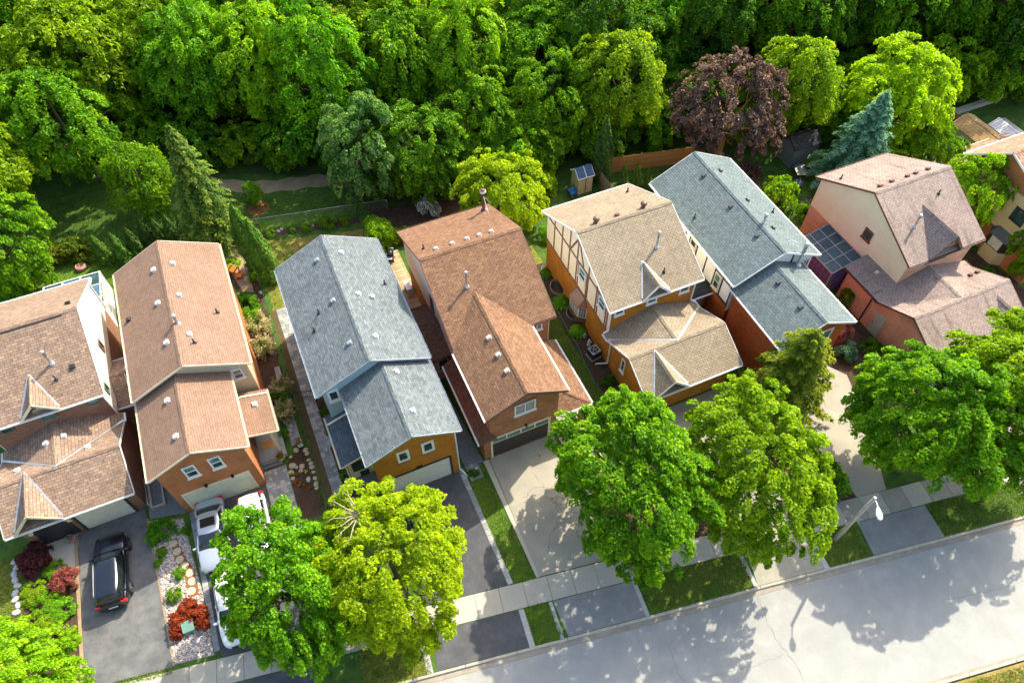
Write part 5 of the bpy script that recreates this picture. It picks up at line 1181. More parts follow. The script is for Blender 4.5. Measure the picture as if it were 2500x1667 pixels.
def plume_shrub(seed, R, H, nst, m):
    g = np.random.default_rng(seed); out = []
    for k in range(nst):
        a = g.random() * 6.28; e = g.uniform(0.2, 1.1); L = g.uniform(0.6, 1.15); n = 46; s = np.linspace(0.12, 1, n); d = np.array([math.cos(a) * R, math.sin(a) * R, 0])
        P = d * (s * L * math.cos(e * 0.6))[:, None]; P[:, 2] = H * L * (math.sin(e) * s * 1.3 - 0.55 * s * s * (1 - 0.4 * e)) + 0.15; P += g.normal(size=(n, 3)) * 0.085
        out.append((P, unit(g.normal(size=(n, 3)) * 0.6 + [0, 0, 1]), unit(d + g.normal(size=(n, 3)) * 0.9 + [0, 0, 0.2]), np.full(n, 0.15), np.full(n, 0.075), np.clip(0.1 + s ** 2 * 0.75 + g.normal(0, 0.12, n), 0, 1)))
    return Tree(None, leaf_mesh('foliage', *cat_(*out), m))
def rosette(seed, R, H, nl, m, leaf=0.3):
    """broad-leaved mound such as a hosta"""
    g = np.random.default_rng(seed); a = np.arange(nl) * 2.39996; f = np.sqrt((np.arange(nl) + 0.5) / nl)
    d = np.stack([np.cos(a), np.sin(a), np.zeros(nl)], 1); P = d * (f * R)[:, None]; P[:, 2] = H * (1 - f ** 2 * 0.75) + g.normal(0, 0.02, nl)
    N = unit(d * f[:, None] * 0.8 + [0, 0, 1] + g.normal(size=(nl, 3)) * 0.15); L = leaf * g.uniform(0.8, 1.2, nl)
    return Tree(None, leaf_mesh('foliage', P, N, d + [0, 0, 0.01], L, L * 0.75, 0.45 + g.normal(0, 0.2, nl), m))
def shrub(seed, m, R=(1, 1, 0.8), ncl=70, per=60, leaf=0.13, cr=0.3, zc=0.55, **kw):
    kw.setdefault('low', -0.7); t = crown_leaves(seed, R, ncl, per, leaf, cr, **kw)
    mb = MB(); g = random.Random(seed)
    for k in range(5): a = k * 1.26; mb.tube([(0.05 * math.cos(a), 0.05 * math.sin(a), -0.05), (0.35 * R[0] * math.cos(a), 0.35 * R[0] * math.sin(a), zc)], [0.035, 0.012], 5)
    return Tree(mb.mesh('stems', 'bark'), leaf_mesh('foliage', *shift(t, zc), m))

# --- street trees
S1 = broad(11, 5.9, (4.1, 5.0, 4.6), 1150, 100, 0.20, 0.42, 'leaf_mid', r0=0.2, low=-0.6, lobes=24)
S2 = broad(12, 6.0, (4.1, 5.0, 4.7), 1300, 100, 0.185, 0.38, 'leaf_lime', r0=0.2, low=-0.6, lobes=26)
S3 = broad(13, 6.0, (4.3, 5.2, 4.8), 1250, 100, 0.195, 0.40, 'leaf_lime', r0=0.2, low=-0.6, lobes=22, amp=0.38)
S1.put('maple_tree', 'deep green maple beside the parked silver car', -6.2, 15.9, (0.82, 0.94, 1.0), 0.15, 'street trees', 'leaf_mid')
YT = S2.put('maple_tree', 'yellow-green maple with bare pale twigs below the golden brick garage', -0.8, 14.4, (0.98, 0.96, 1.0), 3.0, 'street trees', 'leaf_yellow')
S3.put('maple_tree', 'large green maple beside the concrete driveway', 13.25, 13.7, (0.93, 1.1, 1.04), 0.1, 'street trees', 'leaf_mid')
S2.put('maple_tree', 'large lime maple in front of the beige roofed house', 20.0, 11.7, (0.95, 1.05, 1.02), -0.2, 'street trees', 'leaf_lime')
S1.put('maple_tree', 'broad maple standing right of the street lamp', 32.0, 9.5, (1.02, 1.08, 1.05), 3.3, 'street trees', 'leaf_mid')
S3.put('maple_tree', 'wide bright maple at the right edge beyond the lamp', 37.2, 8.8, (1.05, 1.02, 1.06), 3.0, 'street trees', 'leaf_lime')
S3.put('maple_tree', 'lime tree cut off at the lower left corner', -20.8, 16.6, (0.82, 0.78, 0.86), 0.4, 'street trees', 'leaf_lime')
# bare pale twigs through the yellow crown
mb = MB(); g = random.Random(3)
for k in range(9):
    a = 1.7 + k * 0.33; p = Vector((0.3, -1.2, 3.6)); d = Vector((math.cos(a) * 0.9, math.sin(a) * 1.0, g.uniform(-0.12, 0.16))); L = g.uniform(1.1, 2.1)
    q = [p, p + d * L * 0.4, p + d * L * 0.75 + Vector((g.uniform(-.2, .2), g.uniform(-.2, .2), 0)), p + d * L]; mb.tube(q, [0.05, 0.035, 0.022, 0.008], 5)
    for j in (1, 2):
        e = Vector((d.x * 0.5 + g.uniform(-.5, .5), d.y * 0.5 + g.uniform(-.5, .5), 0.15)); mb.tube([q[j], q[j] + e * 0.5], [0.02, 0.006], 4)
tw = link('bare_twigs', mb.mesh('bare_twigs', 'bark_pale'), YT); tw.location = (1.5, -3.2, 5.75); tw.rotation_euler = (0, 0, -3.0)
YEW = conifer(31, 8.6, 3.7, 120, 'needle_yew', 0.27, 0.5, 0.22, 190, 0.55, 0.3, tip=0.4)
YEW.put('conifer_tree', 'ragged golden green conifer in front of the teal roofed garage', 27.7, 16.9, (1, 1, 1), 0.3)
# --- back yard and wood: shared crowns
F1 = broad(21, 8.0, (5.2, 5.0, 5.6), 480, 74, 0.34, 0.64, 'leaf_mid', r0=0.2, low=-0.85, lobes=19, droop=0.75, thin=0.5, amp=0.5, big=0.5)
F2 = broad(22, 8.3, (4.8, 5.1, 6.2), 480, 74, 0.34, 0.62, 'leaf_mid', r0=0.2, low=-0.85, lobes=22, droop=0.8, thin=0.48, amp=0.5, big=0.48)
F3 = broad(23, 7.6, (5.5, 5.2, 5.0), 500, 74, 0.34, 0.66, 'leaf_mid', r0=0.2, low=-0.8, lobes=16, droop=0.7, thin=0.52, amp=0.52, big=0.5)
F4 = broad(24, 8.8, (4.6, 4.6, 6.6), 480, 74, 0.34, 0.60, 'leaf_mid', r0=0.2, low=-0.85, lobes=24, droop=0.85, thin=0.46, amp=0.5, big=0.46)
U1 = broad(25, 2.5, (2.7, 2.7, 2.3), 240, 62, 0.25, 0.4, 'leaf_mid', r0=0.09, low=-0.9, lobes=18)
U2 = broad(26, 2.3, (3.0, 2.6, 2.1), 240, 62, 0.25, 0.42, 'leaf_mid', r0=0.09, low=-0.9, lobes=15, amp=0.42)
FT = (F1, F2, F3, F4)
def wood_edge(x):
    P = [(-95, 70), (-24, 64), (-16, 65.5), (-10, 64.5), (-4, 60.5), (6, 56.5), (12, 56), (30, 52.5), (40, 50), (55, 45.5), (66, 44), (75, 39), (125, 32)]
    for (a, b), (c, d) in zip(P, P[1:]):
        if a <= x <= c: return b + (d - b) * (x - a) / (c - a)
    return 40
g = random.Random(77)
def behind(x):
    for lim, t in ((-11, 'the mottled tan roof'), (0, 'the plain tan roof'), (8, 'the slate blue roof'), (17, 'the brown roof'), (29, 'the beige roof'), (41, 'the teal grey roof'), (56, 'the mauve roof')):
        if x < lim + 8: return t
    return 'the rust brown roof'
cnt = 0; lab = {}
for row in range(9):
    x = -46 + (row % 2) * 2.9 + g.uniform(-1, 1)
    while x < 104:
        y = wood_edge(x) + 2.2 + row * 5.4 + g.uniform(-1.8, 1.8); xx = x + g.uniform(-1.6, 1.6)
        # keep what the camera can see (plus a margin)
        q = Vector((xx, y, 6)) - Vector((0, 0, 44)); dep = q.dot(FW); u = q.dot(RT) / dep; v = q.dot(UP2) / dep
        x += 5.9
        if abs(u) > 0.82 or v > 0.64: continue
        lf = g.choices(('leaf_mid', 'leaf_green', 'leaf_lime', 'leaf_deep'), (4, 3.0, 2.6 if xx < 22 else 0.6, 0.3 if xx < 30 else 3))[0]
        s = g.uniform(0.86, 1.14) * (0.92 if row == 0 else 1.0)
        w = {'leaf_mid': 'fresh green', 'leaf_green': 'grass green', 'leaf_lime': 'lime green', 'leaf_deep': 'dark green'}[lf]; dw = ('front edge', 'second rank', 'third rank', 'far ranks')[min(row, 3)]
        L = 'tall %s tree, wood %s, behind %s' % (w, dw, behind(xx))
        FT[cnt % 4].put('woodland_tree', L, xx, y, (s * g.uniform(0.92, 1.12), s * g.uniform(0.92, 1.12), s * g.uniform(0.9, 1.12)), g.uniform(0, 6.28), L.replace('tall ', '').replace(' tree', ' trees'), lf, lean=(g.uniform(-.09, .09), g.uniform(-.09, .09))); cnt += 1
g = random.Random(79)
for row in range(7):
    x = -44 + (row % 2) * 2.5
    while x < 100:
        y = wood_edge(x) + 4.6 + row * 5.4 + g.uniform(-1.5, 1.5); xx = x + g.uniform(-1.5, 1.5); x += 7.0
        q = Vector((xx, y, 4)) - Vector((0, 0, 44)); dep = q.dot(FW)
        if abs(q.dot(RT) / dep) > 0.8 or q.dot(UP2) / dep > 0.58: continue
        lf = g.choices(('leaf_lime', 'leaf_mid', 'leaf_green'), (3, 3, 2))[0]; s = g.uniform(0.6, 0.78)
        L = 'shorter %s tree among taller ones behind %s' % ({'leaf_mid': 'fresh green', 'leaf_green': 'grass green', 'leaf_lime': 'lime green'}[lf], behind(xx))
        FT[cnt % 4].put('woodland_tree', L, xx, y, (s * 1.15, s * 1.15, s), g.uniform(0, 6.28), L.replace('shorter', 'short').replace(' tree ', ' trees '), lf); cnt += 1
# understory thicket along the edge of the wood
g = random.Random(78); n = 0
for row in range(3):
    x = -20 + row * 1.7
    while x < 75:
        yy = wood_edge(x) - 0.8 - row * 2.6 + g.uniform(-1, 1); xx = x + g.uniform(-0.8, 0.8); x += 3.6
        if xx < 7 and row > 0: continue
        if -20 < xx < -11: continue
        if row == 2 and (xx > 26): continue
        q = Vector((xx, yy, 3)) - Vector((0, 0, 44)); dep = q.dot(FW)
        if abs(q.dot(RT) / dep) > 0.8: continue
        lf = g.choices(('leaf_lime', 'leaf_mid', 'leaf_green'), (3, 3, 2))[0]; s = g.uniform(0.85, 1.35)
        w = {'leaf_lime': 'lime green', 'leaf_mid': 'fresh green', 'leaf_green': 'grass green'}[lf]
        L = 'low %s thicket shrub, foot of the wood behind %s' % (w, behind(xx))
        (U1, U2)[n % 2].put('thicket_shrub', L, xx, yy, (s, s, s * g.uniform(0.8, 1.1)), g.uniform(0, 6.28), L.replace('shrub', 'shrubs'), lf, 'shrub'); n += 1
for k, (x, y, s, lf, w) in enumerate([(22.5, 47.5, 1.2, 'leaf_lime', 'behind the pale lime shrub'), (28.6, 46.6, 1.0, 'leaf_mid', 'behind the left end of the cedar board fence'), (34.0, 45.6, 1.0, 'leaf_mid', 'behind the right end of the cedar board fence'), (20.3, 46.6, 1.2, 'leaf_mid', 'left of the pale lime shrub'), (42.4, 43.2, 1.1, 'leaf_lime', 'behind the purple tree'), (49.6, 40.2, 1.1, 'leaf_mid', 'between the grey shed and the yellow tree'), (15.2, 51.8, 1.3, 'leaf_lime', 'on the slope behind the yellow-green ornamental tree'), (10.2, 53.2, 1.3, 'leaf_lime', 'above the blue-green maple'), (23.8, 51.2, 1.3, 'leaf_lime', 'above the cream shed'), (28.6, 49.8, 1.2, 'leaf_lime', 'above the tall dark cedar'), (57.5, 39.6, 1.1, 'leaf_mid', 'right of the brilliant yellow tree'), (51.0, 32.0, 0.8, 'leaf_yellow', 'at the foot of the blue spruce')]):
    (U1, U2)[k % 2].put('shrub', 'rounded leafy shrub ' + w, x, y, s, k * 1.7, None, lf, 'shrub')
# --- single trees that stand out
B1 = broad(41, 4.4, (4.1, 4.1, 4.2), 560, 80, 0.24, 0.44, 'leaf_deep', r0=0.17, low=-0.8, lobes=24, droop=0.35)
B2 = broad(42, 5.5, (5.1, 5.1, 4.7), 720, 86, 0.22, 0.43, 'leaf_purple', 'bark_gold', r0=0.26, low=-0.55, lobes=26)
B3 = broad(43, 3.5, (3.8, 3.8, 3.3), 560, 80, 0.21, 0.38, 'leaf_yellow', r0=0.12, low=-0.75, lobes=24)
B1.put('maple_tree', 'large green maple on the lawn at the left edge', -20.9, 50.6, (0.98, 0.98, 1.15), 0.5, None, 'leaf_mid')
F3.put('maple_tree', 'tall rounded maple at the back of the shaded lawn', -14.6, 61.5, (0.95, 0.95, 0.9), 2.5, None, 'leaf_mid')
F3.put('maple_tree', 'green maple hanging over the far left edge of the lawn', -22.0, 58.5, (1.0, 1.0, 0.9), 4.5, None, 'leaf_lime')
B1.put('maple_tree', 'blue-green maple beside the end of the dirt trail', 8.0, 49.6, (0.92, 0.92, 1.15), 1.0, None, 'leaf_bluegreen')
B1.put('maple_tree', 'dense round green tree behind the white flowered shrub', 12.6, 48.5, (1.05, 1.0, 1.0), 3.3, None, 'leaf_green')
B1.put('maple_tree', 'green tree between the brown and beige roofs at the wood edge', 18.3, 50.6, (0.95, 0.95, 1.05), 5.3, None, 'leaf_mid')
B1.put('maple_tree', 'leafy green tree behind the tall dark cedar', 25.3, 49.3, (1.0, 1.0, 1.1), 0.9, None, 'leaf_mid')
F3.put('maple_tree', 'bright green tree above the wooden fence', 31.3, 47.6, (0.82, 0.82, 0.85), 2.1, None, 'leaf_lime')
B3.put('ornamental_tree', 'bright yellow-green tree behind the brown roofed house', 16.6, 41.2, (1.08, 1.05, 1.08), 0.2, None, 'leaf_yellow')
B2.put('copper_beech', 'large dark purple leaved tree behind the teal roof', 38.4, 40.9, (1.0, 1.0, 1.03), 0.7)
F3.put('ornamental_tree', 'bright green tree right of the purple tree, over the grey shed', 45.6, 41.0, (0.72, 0.72, 0.82), 1.9, None, 'leaf_lime')
B3.put('ornamental_tree', 'brilliant yellow tree behind the blue spruce', 53.2, 36.8, (1.3, 1.3, 1.5), 2.9, None, 'leaf_yellow')
F1.put('maple_tree', 'dark green tree at the upper right corner', 70.5, 37.5, (1.0, 1.0, 1.0), 2.0, None, 'leaf_deep')
B3.put('ornamental_tree', 'low green tree at the back of the mauve roofed house', 53.8, 32.0, (0.72, 0.66, 0.85), 5.1, None, 'leaf_mid')
B3.put('ornamental_tree', 'small bright tree between the two right-hand houses', 50.6, 25.0, (0.75, 0.78, 1.22), 4.1, None, 'leaf_lime')
B3.put('ornamental_tree', 'small leafy tree at the right edge below the bay window', 52.6, 19.6, (0.42, 0.45, 0.7), 2.1, None, 'leaf_mid')
LOC = broad(44, 3.6, (2.9, 2.9, 3.1), 380, 50, 0.28, 0.55, 'leaf_mid', r0=0.09, low=-0.8, amp=0.45, lobes=14, droop=1.2, thin=0.4, gap=0.3); LOC.put('locust_tree', 'feathery bright green tree left of the tall spruce', -10.2, 55.0, (1, 1, 1.15), 1.0, None, 'leaf_mid')
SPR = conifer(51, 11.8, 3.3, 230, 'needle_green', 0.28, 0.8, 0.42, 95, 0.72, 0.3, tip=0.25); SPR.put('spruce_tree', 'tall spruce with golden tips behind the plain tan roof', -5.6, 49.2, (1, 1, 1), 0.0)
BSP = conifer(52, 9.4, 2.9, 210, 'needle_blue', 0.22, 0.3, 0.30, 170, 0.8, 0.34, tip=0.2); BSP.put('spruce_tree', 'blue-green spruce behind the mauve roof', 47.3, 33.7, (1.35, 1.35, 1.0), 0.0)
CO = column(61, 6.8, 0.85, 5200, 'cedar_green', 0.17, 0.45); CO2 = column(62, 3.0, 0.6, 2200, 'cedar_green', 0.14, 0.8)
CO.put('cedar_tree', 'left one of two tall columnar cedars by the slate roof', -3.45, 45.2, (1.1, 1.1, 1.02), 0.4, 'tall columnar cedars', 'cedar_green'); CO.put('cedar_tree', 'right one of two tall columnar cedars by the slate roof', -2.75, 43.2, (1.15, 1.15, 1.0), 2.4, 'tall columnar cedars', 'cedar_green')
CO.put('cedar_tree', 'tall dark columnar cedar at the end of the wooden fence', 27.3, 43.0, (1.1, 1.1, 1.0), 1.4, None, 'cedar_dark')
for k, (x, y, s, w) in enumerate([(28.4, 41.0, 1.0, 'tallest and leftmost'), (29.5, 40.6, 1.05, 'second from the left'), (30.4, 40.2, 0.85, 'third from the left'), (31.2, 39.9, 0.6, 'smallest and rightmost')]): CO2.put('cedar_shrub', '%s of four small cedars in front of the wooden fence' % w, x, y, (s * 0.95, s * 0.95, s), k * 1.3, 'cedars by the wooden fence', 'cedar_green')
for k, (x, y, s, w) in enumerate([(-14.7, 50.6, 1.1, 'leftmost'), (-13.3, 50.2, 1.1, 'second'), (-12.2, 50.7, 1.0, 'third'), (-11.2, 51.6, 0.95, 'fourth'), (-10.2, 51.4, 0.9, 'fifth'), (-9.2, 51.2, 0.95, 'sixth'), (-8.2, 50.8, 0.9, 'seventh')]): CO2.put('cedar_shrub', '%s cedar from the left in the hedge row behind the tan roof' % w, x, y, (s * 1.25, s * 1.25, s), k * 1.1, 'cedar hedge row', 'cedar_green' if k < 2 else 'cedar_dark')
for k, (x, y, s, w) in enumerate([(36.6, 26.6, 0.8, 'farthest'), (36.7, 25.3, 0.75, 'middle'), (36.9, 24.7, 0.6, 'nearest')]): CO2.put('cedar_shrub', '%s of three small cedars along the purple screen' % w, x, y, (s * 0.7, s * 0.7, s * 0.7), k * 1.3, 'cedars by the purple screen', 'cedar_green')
# --- shrubs and border plants
SH1 = shrub(71, 'leaf_mid', ncl=150, per=40, cr=0.22); SH2 = shrub(72, 'leaf_green', (1, 1, 0.7), 150, 40, 0.11, 0.2); SH3 = shrub(73, 'leaf_maroon', (1, 1, 0.75), 170, 45, 0.10, 0.2, amp=0.25, up=0.4)
PL = plume_shrub(81, 1.0, 1.5, 80, 'plume'); HO = rosette(91, 0.55, 0.45, 60, 'leaf_green'); HO2 = rosette(92, 0.5, 0.4, 46, 'leaf_mid', 0.32)
def sh(p, x, y, s, lf, label, group=None, name='shrub'): return p.put(name, label, x, y, s, (x * 7 + y * 3) % 6.28, group, lf, 'shrub')
sh(SH3, -21.1, 26.0, (1.08, 1.08, 1.0), 'leaf_maroon', 'dark maroon Japanese maple mound by the arched porch', None, 'maple_shrub'); sh(SH3, -19.5, 23.9, (0.85, 0.85, 0.8), 'leaf_rose', 'rose red maple mound beside the black car', None, 'maple_shrub')
R3 = shrub(74, 'leaf_scarlet', (1.0, 0.9, 0.6), 170, 50, 0.12, 0.22, amp=0.25, up=0.3)
for k, (x, y, s, w) in enumerate([(-13.55, 18.75, 0.62, 'left'), (-12.95, 19.15, 0.68, 'back'), (-12.4, 18.6, 0.62, 'right'), (-13.75, 18.1, 0.5, 'front left'), (-12.3, 18.0, 0.48, 'front right')]): sh(R3, x, y, (s, s, s * 1.1), 'leaf_scarlet', '%s mound of the scarlet bush around the green utility box' % w, 'scarlet bush mounds', 'maple_shrub')
sh(SH3, 35.2, 19.6, (0.8, 0.8, 1.7), 'leaf_pink', 'upright pink leaved maple by the teal roofed garage', None, 'maple_shrub'); sh(SH2, 34.9, 18.5, (0.9, 0.8, 1.0), 'needle_blue', 'low blue spruce bush under the pink maple')
sh(SH1, -13.75, 24.7, (0.92, 0.92, 0.9), 'leaf_green', 'round green bush at the house end of the gravel bed')
for x, y, s, w in ((-13.95, 23.45, 0.38, 'nearest the round green bush'), (-14.28, 22.85, 0.28, 'against the black car driveway'), (-13.15, 21.65, 0.42, 'beside the stepping stones'), (-13.6, 20.4, 0.5, 'just above the scarlet bush'), (-12.4, 24.3, 0.32, 'by the paving near the garage')): sh(SH2, x, y, s, 'leaf_mid', 'small green ball shrub in the gravel, ' + w, 'ball shrubs in the gravel')
for k, (x, y, s) in enumerate([(-21.4, 24.0, 0.6), (-20.6, 22.9, 0.7), (-21.3, 21.8, 0.75), (-19.9, 22.2, 0.6), (-20.4, 20.9, 0.7), (-21.2, 20.2, 0.6), (-19.6, 20.3, 0.5), (-20.2, 25.0, 0.5)]): sh(SH2, x, y, (s * 1.35, s * 1.35, s * 0.7), 'leaf_mid' if k % 2 else 'leaf_lime', 'low leafy perennial in the bed left of the black car', 'perennials in the left front bed')
sh(SH1, -18.9, 52.6, (1.5, 1.2, 1.1), 'needle_yew', 'olive shrub left on the lawn behind the glazed sunroom'); sh(SH1, -16.7, 52.3, (1.5, 1.3, 1.3), 'needle_yew', 'olive green rounded shrub behind the pink planter'); sh(SH2, -21.8, 49.5, (1.2, 1.2, 1.2), 'leaf_green', 'green bush at the left edge behind the mottled tan roof'); sh(SH1, -20.6, 47.2, (0.9, 0.9, 0.7), 'leaf_green', 'small bush on the lawn left of the sunroom')
for k, (x, y, s, w) in enumerate([(-4.7, 38.6, 1.0, 'farthest'), (-4.75, 36.4, 0.95, 'second'), (-4.3, 32.4, 0.85, 'third'), (-4.6, 30.3, 0.85, 'nearest')]): PL.put('plume_shrub', '%s pink plumed shrub along the tan roofed house' % w, x, y, s, k * 1.9, 'plumed shrubs along the house', 'plume', 'shrub')
sh(SH2, -5.0, 41.3, (0.95, 1.1, 0.9), 'leaf_green', 'green grassy clump beside the garden walk'); sh(SH2, -4.9, 39.9, (0.9, 0.9, 0.8), 'leaf_mid', 'bright green clump beside the plumed shrubs'); sh(SH2, -3.95, 44.0, (0.5, 0.5, 0.6), 'leaf_green', 'small green shrub under the columnar cedars'); sh(SH1, -6.0, 47.6, (0.8, 0.8, 0.7), 'leaf_lime', 'lime shrub at the foot of the spruce'); sh(SH2, -5.3, 46.4, (0.75, 0.75, 0.12), 'leaf_lime', 'flat lime ground cover disc beside the orange chair')
sh(SH2, -4.6, 31.8, (0.6, 0.8, 0.6), 'leaf_mid', 'green shrub between two plumed shrubs'); sh(SH2, -5.0, 28.6, (0.4, 0.4, 0.5), 'leaf_green', 'small shrub by the porch post')
for k, (x, y, s, w) in enumerate([(-1.6, 48.3, 0.45, 'leftmost'), (0.2, 48.0, 0.3, 'second'), (1.4, 47.7, 0.5, 'third'), (3.2, 47.5, 0.75, 'largest'), (4.6, 47.2, 0.5, 'rightmost')]): sh(SH2, x, y, s, 'leaf_mid', '%s shrub in the border along the wire fence' % w, 'shrubs along the wire fence')
sh(SH1, 6.9, 44.0, (1.7, 1.5, 1.6), 'leaf_lime', 'lime green shrub between the slate and brown roofs'); sh(SH2, 8.6, 43.3, (0.8, 0.8, 1.0), 'leaf_mid', 'small green shrub right of the lime shrub by the deck'); sh(SH2, 11.7, 45.6, (1.2, 0.9, 1.2), 'blossom_white', 'shrub covered with white blossom behind the brown roof')
sh(SH1, 22.0, 44.2, (1.9, 1.7, 1.9), 'leaf_lime', 'pale lime shrub left of the cream shed'); sh(SH2, 19.9, 38.6, (1.0, 0.8, 0.8), 'leaf_mid', 'low green shrub behind the beige roof')
sh(HO, 17.9, 34.7, 1.0, 'leaf_green', 'spiky green plant at the back corner of the golden brick wall', None, 'hosta_plant'); sh(HO, 17.75, 31.45, 1.3, 'leaf_green', 'dark green hosta between the two light wells', 'hostas along the brick wall', 'hosta_plant'); sh(HO2, 17.7, 28.4, 1.35, 'leaf_mid', 'bright green hosta below the bay window', 'hostas along the brick wall', 'hosta_plant'); sh(SH2, 17.6, 23.4, (0.5, 0.6, 0.4), 'leaf_deep', 'low dark shrub at the street end of the golden brick wall')
sh(SH1, 39.7, 33.8, (1.7, 1.7, 2.2), 'leaf_lime', 'light green shrub beside the teal roof in the back yard'); sh(SH2, 41.2, 31.6, (0.8, 0.8, 1.1), 'leaf_mid', 'green shrub against the salmon brick corner'); sh(SH1, 46.0, 36.8, (0.6, 0.5, 1.3), 'leaf_yellow', 'small golden shrub in front of the grey shed'); sh(SH1, 39.0, 37.0, (1.3, 1.2, 1.8), 'leaf_purple', 'low purple leaved shrub behind the teal roof')
sh(SH1, 38.0, 22.4, (0.75, 0.7, 1.3), 'leaf_mid', 'green shrub against the salmon garage wall'); sh(SH2, 37.0, 18.0, (0.8, 0.8, 0.7), 'leaf_green', 'green shrub left of the pale green door'); sh(SH2, 36.4, 16.2, (1.0, 1.0, 1.0), 'leaf_deep', 'dark shrub with white flowers near the pale green door'); sh(SH1, 37.4, 16.6, (0.9, 0.9, 0.9), 'leaf_green', 'leafy shrub beside the salmon garage wall')
sh(SH1, 26.5, 10.8, (1.9, 1.6, 1.9), 'leaf_green', 'big rounded green bush on the corner by the sidewalk left of the maple'); sh(SH1, 13.4, 17.4, (1.0, 1.0, 1.0), 'leaf_yellow', 'yellow-green shrub with orange tips by the porch pier'); sh(SH2, 15.4, 15.0, (0.9, 0.9, 0.7), 'leaf_maroon', 'dark red shrub under the maples by the sidewalk')
for k, (x, y) in enumerate([(48.0, 19.8), (48.9, 20.6), (49.8, 18.9), (50.6, 20.2)]): sh(SH2, x, y, 0.6, 'leaf_deep', 'dark green border shrub between the two right-hand houses', 'border shrubs between right-hand houses')
for k, (x, y) in enumerate([(-2.0, 29.3), (-1.85, 27.5), (-2.05, 25.0), (-2.0, 23.9)]): sh(SH2, x, y, 0.35, 'leaf_green', 'small green plant along the slate house porch', 'plants along the slate house porch')
sh(SH2, 26.2, 14.0, (1.0, 1.0, 0.8), 'leaf_green', 'green shrub under the golden conifer'); sh(SH2, 5.9, 20.6, (0.45, 0.3, 0.35), 'leaf_deep', 'dark plant at the corner of the red brick garage')
LOC.put('young_tree', 'young staked tree in mulch beside the dirt trail', -2.0, 52.6, (0.32, 0.32, 0.4), 0.5, None, 'leaf_mid')

# grass blades standing on the front lawns (uncountable)
def blades(name, polys, dens, seed, label):
    g = np.random.default_rng(seed); P = []
    for poly in polys:
        xs = [p[0] for p in poly]; ys = [p[1] for p in poly]; n = int((max(xs) - min(xs)) * (max(ys) - min(ys)) * dens)
        X = g.uniform(min(xs) - .05, max(xs) + .05, n); Yv = g.uniform(min(ys) - .05, max(ys) + .05, n)
        ok = np.zeros(n, bool); j = len(poly) - 1
        for i in range(len(poly)):
            xi, yi = poly[i]; xj, yj = poly[j]; c = ((yi > Yv) != (yj > Yv)) & (X < (xj - xi) * (Yv - yi) / ((yj - yi) or 1e-9) + xi); ok ^= c; j = i
        P.append(np.stack([X[ok], Yv[ok]], 1))
    P = np.concatenate(P); n = len(P); C = np.zeros((n, 3)); C[:, :2] = P + g.normal(0, .03, (n, 2)); C[:, 2] = g.uniform(0.015, 0.05, n)
    cl = np.sin(P[:, 0] * 1.9 + np.sin(P[:, 1] * 1.3) * 2) * np.sin(P[:, 1] * 2.3 + P[:, 0] * .6)
    T = unit(g.normal(size=(n, 3)) * .7 + [0, 0, .6]); N = unit(g.normal(size=(n, 3)) * .6 + [0, 0, .8]); L = g.uniform(.06, .15, n)
    o = link(name, leaf_mesh(name, C, N, T, L, L * .3, 0.42 + 0.22 * cl + g.normal(0, .2, n), 'grass_blade')); o['kind'] = 'stuff'; tag(o, label, 'grass')
blades('lawn_grass', [[(-4.3, Y(SB, -4.3) - .02), (-.5, Y(SB, -.5) - .02), (-.85, Y(KB, -.85)), (-4.7, Y(KB, -4.7))], [(12.45, Y(SB, 12.45)), (19.4, Y(SB, 19.4)), (18.7, Y(KB, 18.7)), (12.35, Y(KB, 12.35))], [(24.05, Y(SB, 24.05)), (26.98, Y(SB, 26.98)), (26.5, Y(KB, 26.5)), (23.75, Y(KB, 23.75))], [(5.46, 20.0), (6.6, 21.2), (6.86, Y(ST, 6.86)), (5.46, Y(ST, 5.46))], [(5.45, Y(SB, 5.45)), (6.92, Y(SB, 6.92)), (6.87, Y(KB, 6.87)), (5.3, Y(KB, 5.3))], [(32.0, Y(SB, 32)), (38.3, Y(SB, 38.3)), (38, Y(KB, 38)), (31.7, Y(KB, 31.7))], [(-4.0, 22), (-3.62, 22), (-3.6, 34), (-4.0, 34)], [(14.9, 20), (16.8, 20), (16.85, 35.4), (14.9, 35.4)], [(-22.8, 18), (-22.0, 18), (-22.0, 27), (-24, 27)], [(24, -2.05), (40, -4.8), (40, -10), (24, -8)], [(-14.4, 15.95), (-19.0, 16.9), (-19.0, 17.15), (-14.3, 16.4)]], 420, 5, 'short grass on the front lawns and verges')
blades('lawn_grass', [[(-3.3, 34), (-3.1, 39.9), (-2.2, 39.9), (0, 43), (5.5, 41), (6.4, 45.5), (-2.2, 48), (-3.2, 44)], [(-22, 45), (-14, 44), (-12.5, 46), (-8, 46), (-9, 58), (-20, 60)], [(-6, 50), (6, 47.8), (5.5, 50.4), (-4, 54.6)], [(35, 34), (46, 31.5), (47, 37), (36, 40)], [(15, 36), (18, 36), (18, 40), (15, 40)]], 110, 6, 'grass of the shaded back lawns')

